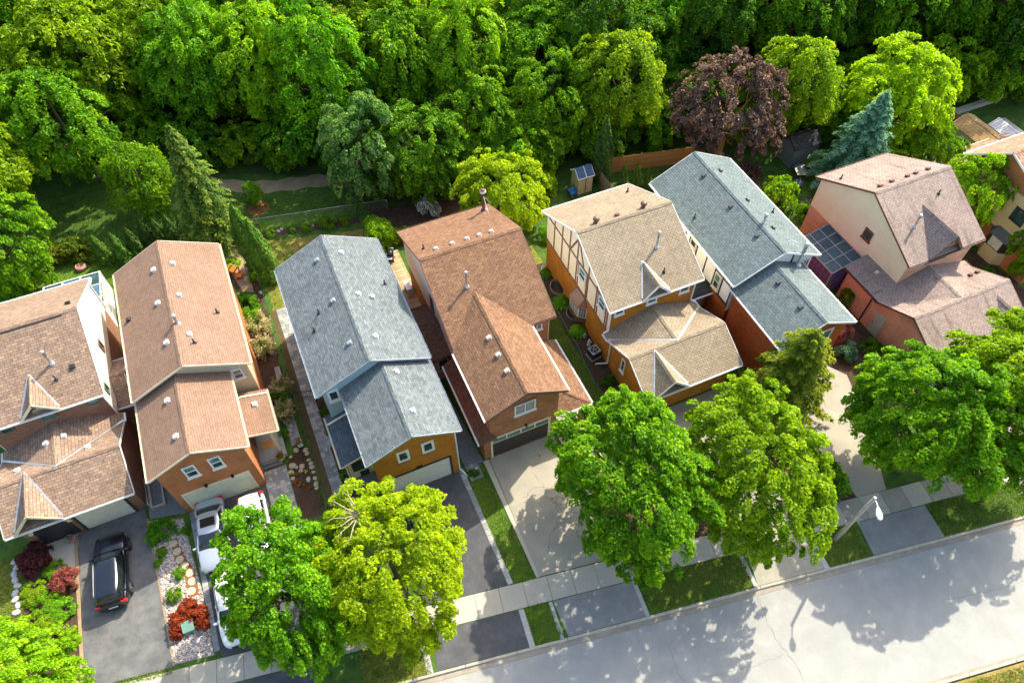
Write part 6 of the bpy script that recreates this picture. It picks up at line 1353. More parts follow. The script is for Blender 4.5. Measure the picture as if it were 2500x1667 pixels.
# ------------------------------------------------------------------ vehicles
def car(label, x, y, rz, L, W, H, pm, kind='sedan', rear_up=False, sunroof=False):
    c = thing('parked_car', label, 'car', (x, y, 0), rz, None, True); c['group'] = 'cars parked on the driveways'
    hw = W / 2; suv = kind == 'suv'
    ts = [-.5, -.485, -.45, -.38, -.25, 0, .15, .25, .34, .42, .47, .492, .5]
    wf = [.80, .88, .94, .985, 1, 1, 1, .995, .975, .92, .84, .72, .62]
    hz = ([.86, .98, 1.02, 1.03, 1.03, 1.03, 1.03, 1.02, .99, .93, .86, .78, .66] if suv else [.80, .90, .93, .95, .95, .94, .93, .91, .86, .79, .72, .65, .56])
    zb = .30 if suv else .24
    mb = MB(); rings = []
    for t, w, h in zip(ts, wf, hz):
        w *= hw; X = t * L
        rings.append([(X, s * a, z) for s, a, z in ((-1, w * .86, zb), (-1, w * .97, zb + .12), (-1, w, h * .62), (-1, w * .985, h * .82), (-1, w * .93, h - .035), (-1, w * .80, h + .005), (-1, w * .4, h + .03), (1, 0, h + .038), (1, w * .4, h + .03), (1, w * .80, h + .005), (1, w * .93, h - .035), (1, w * .985, h * .82), (1, w, h * .62), (1, w * .97, zb + .12), (1, w * .86, zb))])
    mb.loft(rings, True); body = part('body', mb, pm, c)
    belt = 1.0 if suv else .90
    xb0, xb1, xr0, xr1 = ((-.475 * L, .235 * L, -.43 * L, .06 * L) if suv else (-.40 * L, .235 * L, -.24 * L, .035 * L))
    wbt, wr = hw * .93, hw * .70
    def outline(xa, xb, w, z, n=6, bow=.06):
        p = []
        for k in range(n + 1): f = k / n; p.append((xa + (xb - xa) * f, -w * (1 - .10 * (2 * f - 1) ** 2), z))
        for k in range(1, 5): f = k / 5; p.append((xb + bow * math.sin(f * math.pi), -w * .9 + 1.8 * w * f, z))
        for k in range(n + 1): f = 1 - k / n; p.append((xa + (xb - xa) * f, w * (1 - .10 * (2 * f - 1) ** 2), z))
        for k in range(1, 5): f = 1 - k / 5; p.append((xa - bow * math.sin(f * math.pi), -w * .9 + 1.8 * w * f, z))
        return p
    lerp = lambda a, b, f: a + (b - a) * f
    lev = [(0, 0), (.5, .42), (.86, .82), (1.0, 1.0)]
    g = MB(); g.loft([outline(lerp(xb0, xr0, e), lerp(xb1, xr1, e), lerp(wbt, wr, e), lerp(belt - .03, H - .04, f)) for f, e in lev], True); part('window_glass', g, 'glass_car', c)
    r = MB(); r.loft([outline(xr0 - .03, xr1 + .05, wr + .045, H - .075), outline(xr0, xr1 + .02, wr + .02, H - .03), outline(xr0 + .2, xr1 - .15, wr * .75, H), outline(xr0 + .5, xr1 - .4, wr * .4, H + .012)], True); part('roof', r, pm, c)
    for s in (-1, 1):
        for (xa, xb, wd) in ((xb1 + .0, xr1 + .02, .07), (lerp(xb0, xb1, .47), lerp(xr0, xr1, .5), .06), (xb0 + (.55 if suv else .12), xr0 + (.42 if suv else .06), .13 if suv else .17)):
            q = MB(); q.beam((xa, s * (wbt * .955 + .012), belt - .02), (xb, s * (wr * .96 + .03), H - .07), wd, .05); part('pillar', q, pm, c)
        if suv: q = MB(); q.tube([(xr0 + .15, s * wr * .92, H + .01), (xr0 + .25, s * wr * .94, H + .045), (xr1 - .2, s * wr * .94, H + .045), (xr1 - .1, s * wr * .92, H + .01)], .018, 6); part('roof_rail', q, 'metal_grey', c)
        q = MB(); q.obox((xb1 - .28, s * (hw + .09), belt - .02), (.13, .22, .14), 0, .8); part('mirror', q, pm, c)
        for xw in (-.295 * L, .305 * L):
            rw = .36 if suv else .32; prof = [(.5, -.115), (.92, -.12), (1, -.08), (1, .08), (.92, .12), (.5, .115)]
            q = MB(); q.loft([[(xw + rr * rw * math.cos(a), s * (hw - .085) + yy, rw + rr * rw * math.sin(a)) for a in (2 * math.pi * k / 20 for k in range(20))] for rr, yy in prof], True); wo = part('wheel', q, 'rubber', c)
            q = MB(); yo = s * (hw - .085 + .105)
            q.loft([[(xw + rr * rw * math.cos(a), yo + s * dd, rw + rr * rw * math.sin(a)) for a in (2 * math.pi * k / 20 for k in range(20))] for rr, dd in ((.66, -.02), (.64, .02), (.5, .0), (.14, .012))], False); part('rim', q, 'metal_grey', wo)
            q = MB(); n = 14
            for k in range(n):
                a0, a1 = math.pi * k / n, math.pi * (k + 1) / n; R0_, R1_ = rw * 1.06, rw * 1.22; yy = s * (hw * .985 + .012)
                q.prism([(xw + R0_ * math.cos(a0), yy, rw + R0_ * math.sin(a0)), (xw + R1_ * math.cos(a0), yy, rw + R1_ * math.sin(a0)), (xw + R1_ * math.cos(a1), yy, rw + R1_ * math.sin(a1)), (xw + R0_ * math.cos(a1), yy, rw + R0_ * math.sin(a1))], (0, s * .02, 0))
            part('wheel_arch', q, 'rubber', c)
        q = MB(); q.loft([[(L * .44 + dx, s * hw * a, z) for dx, a, z in pr] for pr in (((-.12, .93, .78), (.02, .86, .78), (.10, .70, .76), (.08, .55, .75)), ((-.10, .955, .66), (.06, .88, .65), (.17, .70, .63), (.17, .52, .62)))], True, (False, False), False); part('headlight', q, 'head_lens', c)
        q = MB(); q.obox((-L * .478, s * hw * .76, (.80 if suv else .70)), (.18, .34, .22), 0, .85); part('tail_light', q, 'tail_red', c)
    q = MB(); q.obox((-L * .495, 0, .52), (.06, .52, .16)); part('number_plate', q, 'plastic_white', c)
    q = MB(); q.box(L * .47, -hw * .5, .34, L * .507, hw * .5, .56); part('grille', q, 'rubber', c)
    for s in (-1, 1):
        for xd in (-.06 * L, .14 * L): q = MB(); q.obox((xd, s * (hw + .004), belt - .17), (.18, .03, .03)); part('door_handle', q, pm, c)
    if sunroof: q = MB(); q.prism([(xr0 + .35, -wr * .7, H + .006), (xr0 + .95, -wr * .7, H + .008), (xr0 + .95, wr * .7, H + .008), (xr0 + .35, wr * .7, H + .006)], (0, 0, .012)); part('sunroof', q, 'glass_car', c)
    return c
car('black sport utility car alone on the leftmost driveway', -16.72, 23.3, rad(86.1), 4.75, 1.92, 1.66, 'paint_black', 'suv')
car('silver sedan with a dark sunroof parked against the sage garage door', -10.72, 23.12, rad(-95.4), 4.75, 1.84, 1.44, 'paint_silver', 'sedan', sunroof=True)
car('white hatchback with red tail lights beside the silver sedan', -8.1, 22.5, rad(-93), 4.3, 1.80, 1.5, 'paint_white', 'suv')
car('white car with dark windows half under the maple, behind the silver sedan', -10.35, 18.1, rad(-92), 4.5, 1.85, 1.5, 'paint_white', 'suv')
car('black sedan mostly hidden under the yellow-green maple', 1.7, 18.0, rad(-88), 4.6, 1.84, 1.45, 'paint_black', 'sedan')

# ------------------------------------------------------------------ street lamp
t = thing('street_lamp', 'concrete street lamp with a white cobra head beside the curb', 'street lamp', (25.14, 7.2, 0))
q = MB(); q.tube([(25.14, 7.2, -0.05), (25.14, 7.2, 3.0), (25.14, 7.2, 6.25)], [0.15, 0.12, 0.085], 12); part('pole', q, 'concrete_pole', t)
q = MB(); q.lathe((25.14, 7.2, 6.25), [(0.09, 0), (0.1, 0.05), (0.05, 0.12)], 10); part('cap', q, 'plastic_white', t)
q = MB(); q.tube([(25.14, 7.2, 6.1), (25.0, 6.95, 6.35), (24.83, 6.68, 6.42)], 0.035, 8); part('arm', q, 'plastic_white', t)
dv = Vector((-0.53, -0.85, 0)).normalized(); sv = Vector((-dv.y, dv.x, 0)); q = MB(); rg = []
for f, w, zz_ in ((0, .06, .04), (.12, .1, .07), (.35, .17, .10), (.6, .19, .10), (.82, .14, .08), (.92, .05, .04)):
    cc = Vector((24.83, 6.68, 6.43)) + dv * (f * 0.85); rg.append([cc + sv * w * math.cos(a) + UZ * zz_ * math.sin(a) for a in (2 * math.pi * k / 12 for k in range(12))])
q.loft(rg, True); part('lamp_head', q, 'plastic_white', t); q = MB(); q.lathe(tuple(Vector((24.83, 6.68, 6.50)) + dv * 0.35), [(0.05, 0), (0.05, 0.06)], 8); part('photocell', q, 'metal_grey', t)

# ------------------------------------------------------------------ fences and gates
def board_fence(label, pts, h, m, bw=0.14, name='wooden_fence', cap=True, group=None):
    t = thing(name, label, 'fence', (pts[0][0], pts[0][1], 0), 0, group)
    g = random.Random(int(pts[0][0] * 10)); bm = MB(); bm.box(-bw / 2 + 0.006, -0.012, 0.05, bw / 2 - 0.006, 0.012, h); me = bm.mesh('board', m)
    for a, b in zip(pts, pts[1:]):
        a, b = Vector((a[0], a[1], 0)), Vector((b[0], b[1], 0)); d = b - a; L = d.length; n = int(L / bw); an = math.atan2(d.y, d.x)
        for k in range(n): p = a + d * ((k + 0.5) / n); inst('board', me, t, (p.x, p.y, g.uniform(-0.02, 0.02)), (g.uniform(-.012, .012), 0, an), (1, 1, g.uniform(.985, 1.015)))
        nn = Vector((-d.y, d.x, 0)).normalized() * 0.04
        for z in (0.4, h - 0.3): q = MB(); q.beam(a + nn + UZ * z, b + nn + UZ * z, 0.05, 0.09); part('rail', q, m, t)
        np_ = max(1, int(L / 2.4))
        for k in range(np_ + 1): p = a + d * (k / np_) + nn * 2.2; q = MB(); q.obox((p.x, p.y, 0), (0.1, 0.1, h + 0.06)); part('post', q, m, t)
    return t
board_fence('cedar board fence behind the four small cedars', [(28.1, 43.6), (34.6, 42.15), (36.2, 41.8)], 1.8, 'wood_cedar')
board_fence('weathered grey fence beside the cream shed', [(26.95, 43.9), (26.8, 40.6), (26.3, 38.0)], 1.75, 'wood_weathered')
board_fence('brown wooden fence behind the brilliant yellow tree', [(60.9, 37.4), (62.3, 35.1)], 1.6, 'wood_cedar', 0.2)
board_fence('bamboo coloured gate between the teal and mauve roofed houses', [(36.3, 23.7), (38.0, 24.0)], 1.35, 'wood_weathered', 0.12, 'wooden_gate')
t = thing('wire_fence', 'long grey wire fence with a top rail behind the slate roof', 'fence', (-6, 50.3, 0))
fp = [(-6.0, 50.3), (-2.37, 49.45), (1.7, 48.63), (5.8, 47.8), (8.5, 47.2)]
q = MB(); q.tube([(x, y, 1.2) for x, y in fp], 0.03, 6); part('top_rail', q, 'metal_grey', t)
for x, y in fp: q = MB(); q.tube([(x, y, 0), (x, y, 1.24)], 0.035, 6); part('post', q, 'metal_grey', t)
q = MB()
for (xa, ya), (xb, yb) in zip(fp, fp[1:]):
    for k in range(28):
        for s in (0, 1):
            f0 = k / 28; f1 = min(1, (k + 8) / 28); q.beam((xa + (xb - xa) * f0, ya + (yb - ya) * f0, 0.05 if s else 1.18), (xa + (xb - xa) * f1, ya + (yb - ya) * f1, 1.18 if s else 0.05), 0.006, 0.006)
part('wire_mesh', q, 'metal_grey', t)['kind'] = 'stuff'
t = thing('wire_fence', 'dark low fence line along the swale between tan and slate roofs', 'fence', (-3.62, 22, 0))
q = MB(); q.beam((-3.64, 22, 0.55), (-3.62, 41.8, 0.55), 0.04, 0.05); part('top_rail', q, 'dark_trim', t)
for k in range(11): y = 22 + k * 1.98; q = MB(); q.obox((-3.63, y, 0), (0.05, 0.05, 0.55)); part('post', q, 'dark_trim', t)
t = thing('iron_gate', 'black iron picket gate across the paver side path', 'gate', (-3.1, 30.9, 0))
for z in (0.25, 0.95): q = MB(); q.beam((-3.75, 31.2, z), (-2.2, 30.75, z), 0.035, 0.035); part('rail', q, 'metal_black', t)
for k in range(13): f = k / 12; q = MB(); q.tube([(-3.75 + 1.55 * f, 31.2 - 0.45 * f, 0.05), (-3.75 + 1.55 * f, 31.2 - 0.45 * f, 1.12)], 0.014, 5); part('picket', q, 'metal_black', t)

# ------------------------------------------------------------------ sheds, deck, yard furniture
def shed(label, x0, x1, y0, y1, ze, zr, wall, roofm, trim, axis='x', door=None):
    t = thing('garden_shed', label, 'shed', ((x0 + x1) / 2, (y0 + y1) / 2, 0))
    a = (y0, y1, x0, x1) if axis == 'x' else (x0, x1, y0, y1)
    r = gable(t, axis, a[0], a[1], a[2], a[3], ze, zr, wall, roofm, trim, oe=0.1, og=0.08, gut=False, tr=0.07)
    return t, r
plain('metal_navy', (0.05, 0.10, 0.16), 0.4, 0.3)
t, r = shed('small cream sided shed with a dark blue metal roof', 24.5, 26.05, 42.0, 43.6, 1.85, 2.5, 'siding_shed', 'metal_navy', 'plastic_white')
line_trim(r, 'roof_trim', [((24.5, 41.99, 1.86), (26.05, 41.99, 1.86)), ((25.28, 41.99, 1.88), (25.28, 42.8, 2.53))], 0.06, 0.05, 'plastic_white')
for k in range(9): y = 42.06 + k * 0.085; line_trim(r, 'rib', [((24.52, y, 1.88 + k * 0.069), (26.03, y, 1.88 + k * 0.069))], 0.02, 0.02, 'metal_navy', 0.01)
q = MB(); q.box(25.26, 42.05, 0.05, 25.3, 42.09, 1.85); part('corner_strip', q, 'dark_trim', t)
t, r = shed('dark grey garden shed under the trees behind the mauve roof', 43.9, 46.8, 37.3, 39.5, 2.1, 2.75, 'shed_grey', 'roof_charcoal', 'dark_trim')
t, r = shed('straw roofed shed near the right edge', 59.2, 62.0, 30.6, 34.5, 2.3, 3.0, 'siding_olive', 'roof_straw', 'cream_trim', 'y'); window(t, TXL(59.3), 32.4, 33.1, 1.1, 1.9, 'white_trim', 'glass_dark', 'v', 0.07, False)
t, r = shed('pale grey metal roofed shed at the right edge', 62.4, 64.6, 30.2, 33.2, 2.1, 2.5, 'plastic_white', 'metal_grey', 'brown_trim', 'y')
for k in range(12): y = 30.35 + k * 0.25; line_trim(r, 'rib', [((62.42, y, 2.12), (63.48, y, 2.5))], 0.03, 0.03, 'metal_grey', 0.01)
dk = thing('wooden_deck', 'weathered yellowish plank deck between the slate and brown roofs', 'deck', (6.6, 38, 0))
plain('wood_deck_b', (0.33, 0.25, 0.13), 0.8, var=0.4, scale=2.0, bumps=0.3); plain('wood_deck_c', (0.50, 0.40, 0.22), 0.8, var=0.4, scale=2.0, bumps=0.3)
mes = []; g = random.Random(5)
for m_ in ('wood_deck', 'wood_deck_b', 'wood_deck_c'): bm = MB(); bm.box(-1.12, -0.061, 0.10, 1.12, 0.061, 0.14); mes.append(bm.mesh('plank', m_))
for k in range(54): inst('plank', g.choice(mes), dk, (6.6, 34.6 + k * 0.142, g.uniform(-.004, .004)), (0, 0, g.uniform(-.006, .006)))
q = MB(); q.box(5.5, 34.55, 0.0, 7.7, 42.2, 0.09); part('joists', q, 'wood_weathered', dk)
def ac_unit(label, x, y, m='metal_grey', s=0.75, rz=0):
    t = thing('air_conditioner', label, 'air conditioner', (x, y, 0)); q = MB(); q.obox((x, y, 0), (s + .12, s + .12, .06), rz); part('pad', q, 'concrete_pole', t)
    q = MB(); q.obox((x, y, .061), (s, s, .7), rz); part('casing', q, 'dark_trim', t); q = MB(); q.obox((x, y, .762), (s + .02, s + .02, .05), rz); part('top_cover', q, m, t)
    q = MB(); q.lathe((x, y, .813), [(s * .42, 0), (s * .42, .02), (s * .36, .025), (s * .36, .0)], 20); part('fan_guard', q, 'vent_black', t)
    for k in range(5): a = k * 1.2566; q = MB(); q.beam((x + .03, y, .845), (x + s * .36 * math.cos(a), y + s * .36 * math.sin(a), .845), .09, .012); part('fan_blade', q, 'metal_grey', t)
ac_unit('square air conditioner with a pale top beside the golden brick wall', 17.75, 25.95, 'bluegrey_trim', 0.72, 0.15)
ac_unit('grey air conditioner in the gap left of the plain tan roof', -13.2, 38.6, 'metal_grey', 0.7)
t = thing('heat_pump', 'white heat pump on the deck by the brown roofed house', 'heat pump', (7.1, 37.4, 0.14)); q = MB(); q.obox((7.1, 37.4, .14), (.42, .95, .8)); part('casing', q, 'plastic_white', t); q = MB(); q.loft([[(6.885 - d, 37.3 + .3 * math.cos(a), .55 + .3 * math.sin(a)) for a in (2 * math.pi * k / 16 for k in range(16))] for d in (0, .02)], False); part('fan_grille', q, 'vent_black', t)
def barbecue(label, x, y, rz, z=0.0):
    t = thing('barbecue', label, 'barbecue', (x, y, z), rz, None, True)
    q = MB(); q.box(-.3, -.22, .12, .3, .22, .72); part('cabinet', q, 'metal_black', t); q = MB(); q.loft([[(xx, .26 * math.cos(a), .74 + .28 * math.sin(a)) for a in (math.pi * k / 8 for k in range(9))] for xx in (-.36, .36)], True); part('lid', q, 'metal_black', t)
    for s in (-1, 1): q = MB(); q.box(s * .36 if s > 0 else -.68, -.2, .70, .68 if s > 0 else -.36, .2, .74); part('side_shelf', q, 'metal_grey', t)
    q = MB(); q.tube([(-.25, -.3, .9), (.25, -.3, .9)], .015, 6); part('handle', q, 'metal_grey', t)
    for s in (-1, 1): q = MB(); q.tube([(s * .28 - .02, -.2, .07), (s * .28 + .02, -.2, .07)], .07, 10); part('wheel', q, 'rubber', t)
barbecue('black barbecue between the teal roof and the patio glass roof', 38.4, 28.7, 0.5); barbecue('dark covered barbecue on the far end of the deck', 6.9, 41.3, 1.2, 0.14)
t = thing('fire_pit', 'black fire pit with a cone lid on the lawn behind the teal roof', 'fire pit', (42.9, 34.9, 0))
q = MB(); q.lathe((42.9, 34.9, 0), [(.32, 0), (.36, .15), (.42, .6), (.40, .62)], 18); part('bowl', q, 'metal_black', t); q = MB(); q.lathe((42.9, 34.9, .64), [(.5, 0), (.48, .03), (.12, .34), (.08, .34), (.08, .44), (.12, .46), (.02, .52)], 18); part('lid', q, 'metal_slate', t)
for k in range(3): a = k * 2.09; q = MB(); q.tube([(42.9 + .38 * math.cos(a), 34.9 + .38 * math.sin(a), 0), (42.9 + .34 * math.cos(a), 34.9 + .34 * math.sin(a), .3)], .025, 6); part('leg', q, 'metal_black', t)
t = thing('garden_table', 'glass topped garden table tilted on the lawn by the grey shed', 'table', (44.2, 36.3, 0)); q = MB(); q.obox((44.2, 36.3, .70), (1.6, 1.05, .02), 1.2); part('table_top', q, 'glass_patio', t)
q = MB(); 
for s, u_ in ((-1, -1), (1, -1), (1, 1), (-1, 1)):
    cx, cy = s * .68, u_ * .42; X, Y_ = 44.2 + cx * math.cos(1.2) - cy * math.sin(1.2), 36.3 + cx * math.sin(1.2) + cy * math.cos(1.2); q = MB(); q.tube([(X, Y_, 0), (X, Y_, .70)], .025, 6); part('leg', q, 'metal_grey', t)
t = thing('planter_box', 'wooden planter box with purple flowers behind the salmon brick corner', 'planter', (42.0, 32.5, 0)); q = MB(); q.obox((42.0, 32.5, 0), (1.1, .7, .5), 0.3); part('box', q, 'wood_weathered', t); q = MB(); q.obox((42.0, 32.5, .501), (1.0, .6, .02), 0.3); part('soil', q, 'mulch', t)
def flowers(parent, x, y, z, r, n, pet, leaf='leaf_green', seed=1):
    g = np.random.default_rng(seed); 
    for m, k, s, zz_ in ((leaf, n * 2, .11, 0), (pet, n, .10, .08)):
        P = g.normal(0, r * .45, (k, 3)); P[:, 2] = z + zz_ + np.abs(g.normal(0, r * .3, k)); P[:, 0] += x; P[:, 1] += y; P -= np.array(ORG[parent.name])
        link('foliage' if m == leaf else 'blossom', leaf_mesh('foliage', P, unit(g.normal(size=(k, 3)) * .6 + [0, 0, 1]), unit(g.normal(size=(k, 3))), np.full(k, s), np.full(k, s * .75), g.random(k), m), parent)
flowers(t, 42.0, 32.5, .55, .5, 60, 'petal_mix')
t = thing('tyre_planter', 'round pink planter on the lawn behind the sunroom', 'planter', (-16.8, 50.9, 0)); q = MB(); q.lathe((-16.8, 50.9, 0), [(.3, 0), (.42, .1), (.45, .25), (.38, .36), (.28, .36), (.28, .2)], 18); part('pot', q, 'clay_pink', t); flowers(t, -16.8, 50.9, .3, .2, 10, 'petal_yellow', seed=4)
for (x, y, pm, pet, lb, sd) in ((-4.18, 27.45, 'plastic_white', 'petal_red', 'white square pot of red flowers on the paver path', 5), (-5.6, 26.9, 'glaze_yellow', 'petal_red', 'yellow glazed pot of red flowers beside the porch steps', 6), (-19.05, 26.6, 'clay_pink', 'petal_mix', 'pot of magenta flowers by the arched porch', 7)):
    t = thing('flower_pot', lb, 'flower pot', (x, y, 0)); q = MB()
    q.obox((x, y, 0), (.34, .34, .4)) if pm == 'plastic_white' else q.lathe((x, y, 0), [(.16, 0), (.25, .2), (.27, .34), (.22, .34), (.2, .28)], 14)
    part('pot', q, pm, t); flowers(t, x, y, .38, .3, 34, pet, seed=sd)
t = thing('utility_box', 'green utility box ringed by the scarlet bush', 'utility box', (-13.05, 18.1, 0)); q = MB(); q.obox((-13.05, 18.1, 0), (.62, .55, .45)); part('cabinet', q, 'utility_green', t); q = MB(); q.prism([(-13.38, 17.8, .451), (-13.38, 18.4, .451), (-13.38, 18.4, .62)], (.66, 0, 0)); part('lid', q, 'utility_green', t)
def chair(label, x, y, rz, m):
    t = thing('garden_chair', label, 'chair', (x, y, 0), rz, None, True)
    for k in range(5): q = MB(); q.box(-.26 + k * .105, -.3, .32, -.165 + k * .105, .28, .345); part('seat_slat', q, m, t)
    for k in range(5): q = MB(); q.prism([(-.26 + k * .105, .25, .34), (-.165 + k * .105, .25, .34), (-.165 + k * .105, .55, 1.0 - abs(k - 2) * .04), (-.26 + k * .105, .55, 1.0 - abs(k - 2) * .04)], (0, .02, 0)); part('back_slat', q, m, t)
    for s in (-1, 1):
        q = MB(); q.box(s * .36 - .06, -.35, .55, s * .36 + .06, .32, .575); part('armrest', q, m, t)
        for yy in (-.28, .25): q = MB(); q.box(s * .33 - .03, yy - .04, 0, s * .33 + .03, yy + .04, .55); part('leg', q, m, t)
chair('orange slatted garden chair beside the plain tan roof', -5.35, 45.3, 2.4, 'plastic_orange')
t = thing('foot_stool', 'orange footstool in front of the orange chair', 'stool', (-5.0, 44.6, 0)); q = MB(); q.obox((-5.0, 44.6, .22), (.5, .4, .03), 2.4); part('seat', q, 'plastic_orange', t)
for s in (-1, 1): q = MB(); q.obox((-5.0 + s * .18, 44.6 + s * .1, 0), (.06, .3, .22), 2.4); part('leg', q, 'plastic_orange', t)
# garden hose along the side lawn
q = MB(); hp = [(18.2, 35.7), (17.9, 35.5), (17.3, 33.6), (17.15, 32.3), (17.2, 31.1), (17.12, 29.8), (17.1, 28.57), (17.06, 27.0), (16.87, 25.6), (16.74, 24.19), (16.72, 23.7), (16.9, 23.4)]
pts = []
for i in range(len(hp) - 1):
    for k in range(4): f = k / 4; pts.append((hp[i][0] + (hp[i + 1][0] - hp[i][0]) * f + .02 * math.sin(i * 3 + k), hp[i][1] + (hp[i + 1][1] - hp[i][1]) * f, .03))
q.tube(pts, 0.028, 6); solo('garden_hose', q, 'plastic_green', 'long green garden hose along the mulch bed', 'hose', (17.1, 29, 0))
# statues and small yard things
def figure(label, x, y, h, m):
    q = MB(); q.lathe((x, y, 0), [(.15, 0), (.15, .06 * h), (.07, .1 * h), (.11, .3 * h), (.13, .5 * h), (.08, .68 * h), (.05, .74 * h), (.085, .86 * h), (.03, h)], 12); q.tube([(x - .1, y, .62 * h), (x - .2, y - .08, .45 * h), (x - .05, y - .16, .5 * h)], .035, 6); q.tube([(x + .1, y, .62 * h), (x + .19, y - .08, .42 * h)], .035, 6); solo('garden_statue', q, m, label, 'statue', (x, y, 0))
figure('white garden statue beside the slate house porch', -1.95, 23.35, .75, 'vent_white'); figure('white garden statue beside the air conditioner', 17.9, 27.0, .7, 'vent_white'); figure('small blue and white garden figure against the golden brick wall', 17.95, 27.8, .5, 'bluegrey_trim')
t = thing('rain_barrel', 'pale blue barrel at the corner of the slate house porch', 'barrel', (-2.15, 26.6, 0)); q = MB(); q.lathe((-2.15, 26.6, 0), [(.24, 0), (.29, .35), (.26, .85), (.22, .86), (.2, .75)], 14); part('barrel', q, 'bluegrey_trim', t)
t = thing('wheelbarrow', 'blue wheelbarrow and boards beside the cream shed', 'wheelbarrow', (24.1, 42.2, 0)); q = MB(); q.loft([[(24.1 + s * a, 42.2 + u_ * b, z) for s, u_ in ((-1, -1), (1, -1), (1, 1), (-1, 1))] for a, b, z in ((.2, .25, .3), (.34, .42, .62))], False, (True, False)); part('tray', q, 'plastic_blue', t)
q = MB(); q.loft([[(24.1 + d, 42.7 + .17 * math.cos(a), .17 + .17 * math.sin(a)) for a in (2 * math.pi * k / 12 for k in range(12))] for d in (-.04, .04)], False); part('wheel', q, 'rubber', t)
for s in (-1, 1): q = MB(); q.tube([(24.1 + s * .08, 42.7, .17), (24.1 + s * .25, 42.0, .35), (24.1 + s * .3, 41.5, .5)], .025, 6); part('handle', q, 'wood_weathered', t)
t = thing('stake_frame', 'two slanted stakes tying the young tree by the trail', 'stakes', (-1.9, 52.4, 0))
for x, y, dx in ((-2.6, 52.9, .35), (-1.3, 52.2, -.3)): q = MB(); q.tube([(x, y, 0), (x + dx * .3, y - .1, 1.3)], .03, 6); part('stake', q, 'wood_weathered', t)
q = MB(); q.tube([(-2.5, 52.87, 1.2), (-1.4, 52.17, 1.2)], .012, 5); part('tie', q, 'plastic_white', t)
sheet('bed', [(-1.95 + 0.95 * math.cos(k * .628), 52.1 + 0.95 * math.sin(k * .628)) for k in range(10)], 0.002, 'mulch_red')
q = MB(); q.box(62.5, 37.2, 0, 69.5, 37.7, .45); solo('retaining_wall', q, 'concrete_pole', 'long pale retaining wall at the top right lawn edge', 'wall', (66, 37.4, 0))
# light well railing and steps in the gap left of house 2
t = thing('stair_well', 'pale concrete stair well with a white railing left of the orange garage', 'stair well', (-13.7, 27.6, 0)); 
for x0_, y0_, x1_, y1_ in ((-14.15, 26.6, -14.03, 28.6), (-13.35, 26.6, -13.23, 28.6), (-14.03, 26.6, -13.35, 26.72)): q = MB(); q.box(x0_, y0_, 0, x1_, y1_, .35); part('wall', q, 'concrete_pole', t)
q = MB(); q.tube([(-14.09, 26.66, .35), (-14.09, 26.66, 1.0), (-14.09, 28.5, 1.0), (-14.09, 28.5, .35)], .025, 6); part('railing', q, 'plastic_white', t)
# boulders
BM = []
for sd, m in ((1, 'boulder_tan'), (2, 'boulder_grey'), (3, 'boulder_pink')):
    g = random.Random(sd); q = MB(); rg = []
    for k, (z, r) in enumerate(((0, .85), (.3, 1.0), (.6, .8), (.8, .4))): rg.append([(r * math.cos(a) * g.uniform(.8, 1.15), r * math.sin(a) * g.uniform(.7, 1.05), z + g.uniform(-.06, .06)) for a in (2 * math.pi * j / 9 for j in range(9))])
    q.loft(rg, True, (False, True)); BM.append(q.mesh('boulder', m))
def boulder(x, y, s, k, label, group): o = inst('boulder', BM[k], None, (x, y, 0), (0, 0, x * 9 + y), (s, s * .85, s * .7)); tag(o, label, 'boulder', group)
for x, y, s, k, lb in ((-5.04, 26.09, .30, 0, 'largest tan boulder in the flower bed by the steps'), (-4.47, 25.77, .26, 0, 'flat tan boulder in the flower bed'), (-4.62, 25.49, .18, 2, 'pink boulder among red flowers'), (-5.27, 25.68, .22, 0, 'tan boulder at the paved edge of the flower bed'), (-4.32, 24.67, .22, 1, 'white boulder alone on the mulch'), (-5.24, 25.17, .18, 0, 'small tan boulder lowest on the paved side'), (-4.83, 25.87, .13, 1, 'small white stone between two tan boulders'), (-4.54, 27.16, .25, 0, 'long tan stone at the top of the flower bed'), (-5.01, 26.81, .14, 0, 'small tan stone beside the flagstone step')): boulder(x, y, s, k, lb, 'boulders in the flower bed')
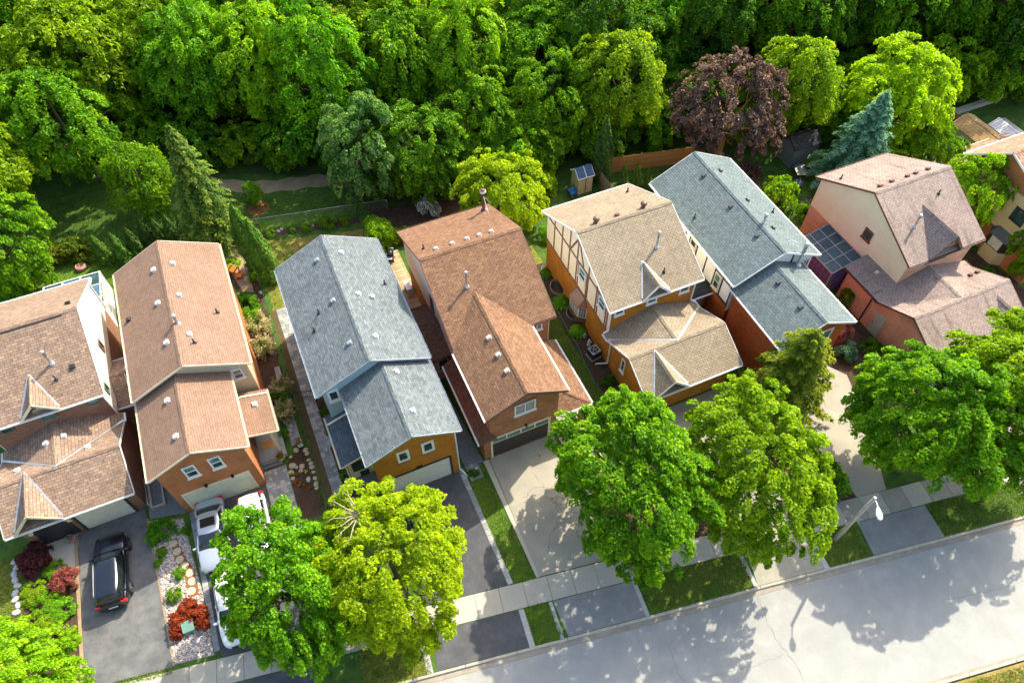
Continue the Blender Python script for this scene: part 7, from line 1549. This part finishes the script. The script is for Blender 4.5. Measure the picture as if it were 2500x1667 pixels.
for i, (x, y) in enumerate([(-3.94, 26.08), (-3.86, 25.76), (-3.87, 25.45), (-3.87, 25.06), (-3.89, 24.57), (-3.94, 24.16), (-3.97, 23.86), (-3.92, 26.6), (-3.95, 26.9)]): boulder(x, y, .17 + .03 * (i % 3), (i * 2) % 2, 'pale edging stone in the row along the green verge', 'edging stones along the verge')
for i, (x, y) in enumerate([(-4.45, 29.17), (-4.58, 28.85), (-4.68, 28.55), (-4.95, 28.52), (-3.81, 42.27), (-4.6, 44.4), (-4.3, 45.9)]): boulder(x, y, .2, i % 3, 'tan stone bordering the beds beside the plain tan house', 'border stones beside the tan house')
for x, y, lb in ((-.95, 48.55, 'left white stone in the border by the wire fence'), (-.65, 48.65, 'second white stone in the border by the wire fence'), (1.88, 48.0, 'white stone between shrubs in the fence border')): boulder(x, y, .2, 1, lb, 'white stones in the fence border')
for i in range(9): boulder(-22.45 + .1 * math.sin(i * 2), 26.6 - i * .42, .26, 1, 'white boulder in the row edging the left front lawn', 'white boulders edging the lawn')
t = thing('flower_patch', 'red and yellow bedding flowers among the boulders', 'flowers', (-4.7, 24.9, 0))
for i, (x, y) in enumerate([(-4.81, 25.29), (-5.13, 24.84), (-4.85, 24.59), (-4.95, 24.48), (-4.66, 24.36), (-5.11, 25.46), (-4.3, 25.3), (-4.5, 24.0)]): flowers(t, x, y, .04, .13, 9, 'petal_yellow' if i in (5, 6) else 'petal_red', seed=20 + i)

# ------------------------------------------------------------------ tell look-alikes apart by their place
byl = {}
for o in list(col.objects):
    if o.parent is None and 'label' in o.keys() and 'category' in o.keys(): byl.setdefault(o['label'], []).append(o)
def screen_u(o):
    q = Vector(o.location) + Vector((0, 0, 3)) - Vector((0, 0, 44)); return q.dot(RT) / q.dot(FW)
for lab_, os_ in byl.items():
    n = len(os_)
    if n < 2: continue
    os_.sort(key=screen_u)
    w = {2: ['left', 'right'], 3: ['left', 'middle', 'right']}.get(n) or ['leftmost'] + ['second', 'third', 'fourth', 'fifth', 'sixth', 'seventh', 'eighth', 'ninth', 'tenth', 'eleventh', 'twelfth'][:n - 2] + ['rightmost']
    for o, k in zip(os_, w): o['label'] = k + ' ' + lab_
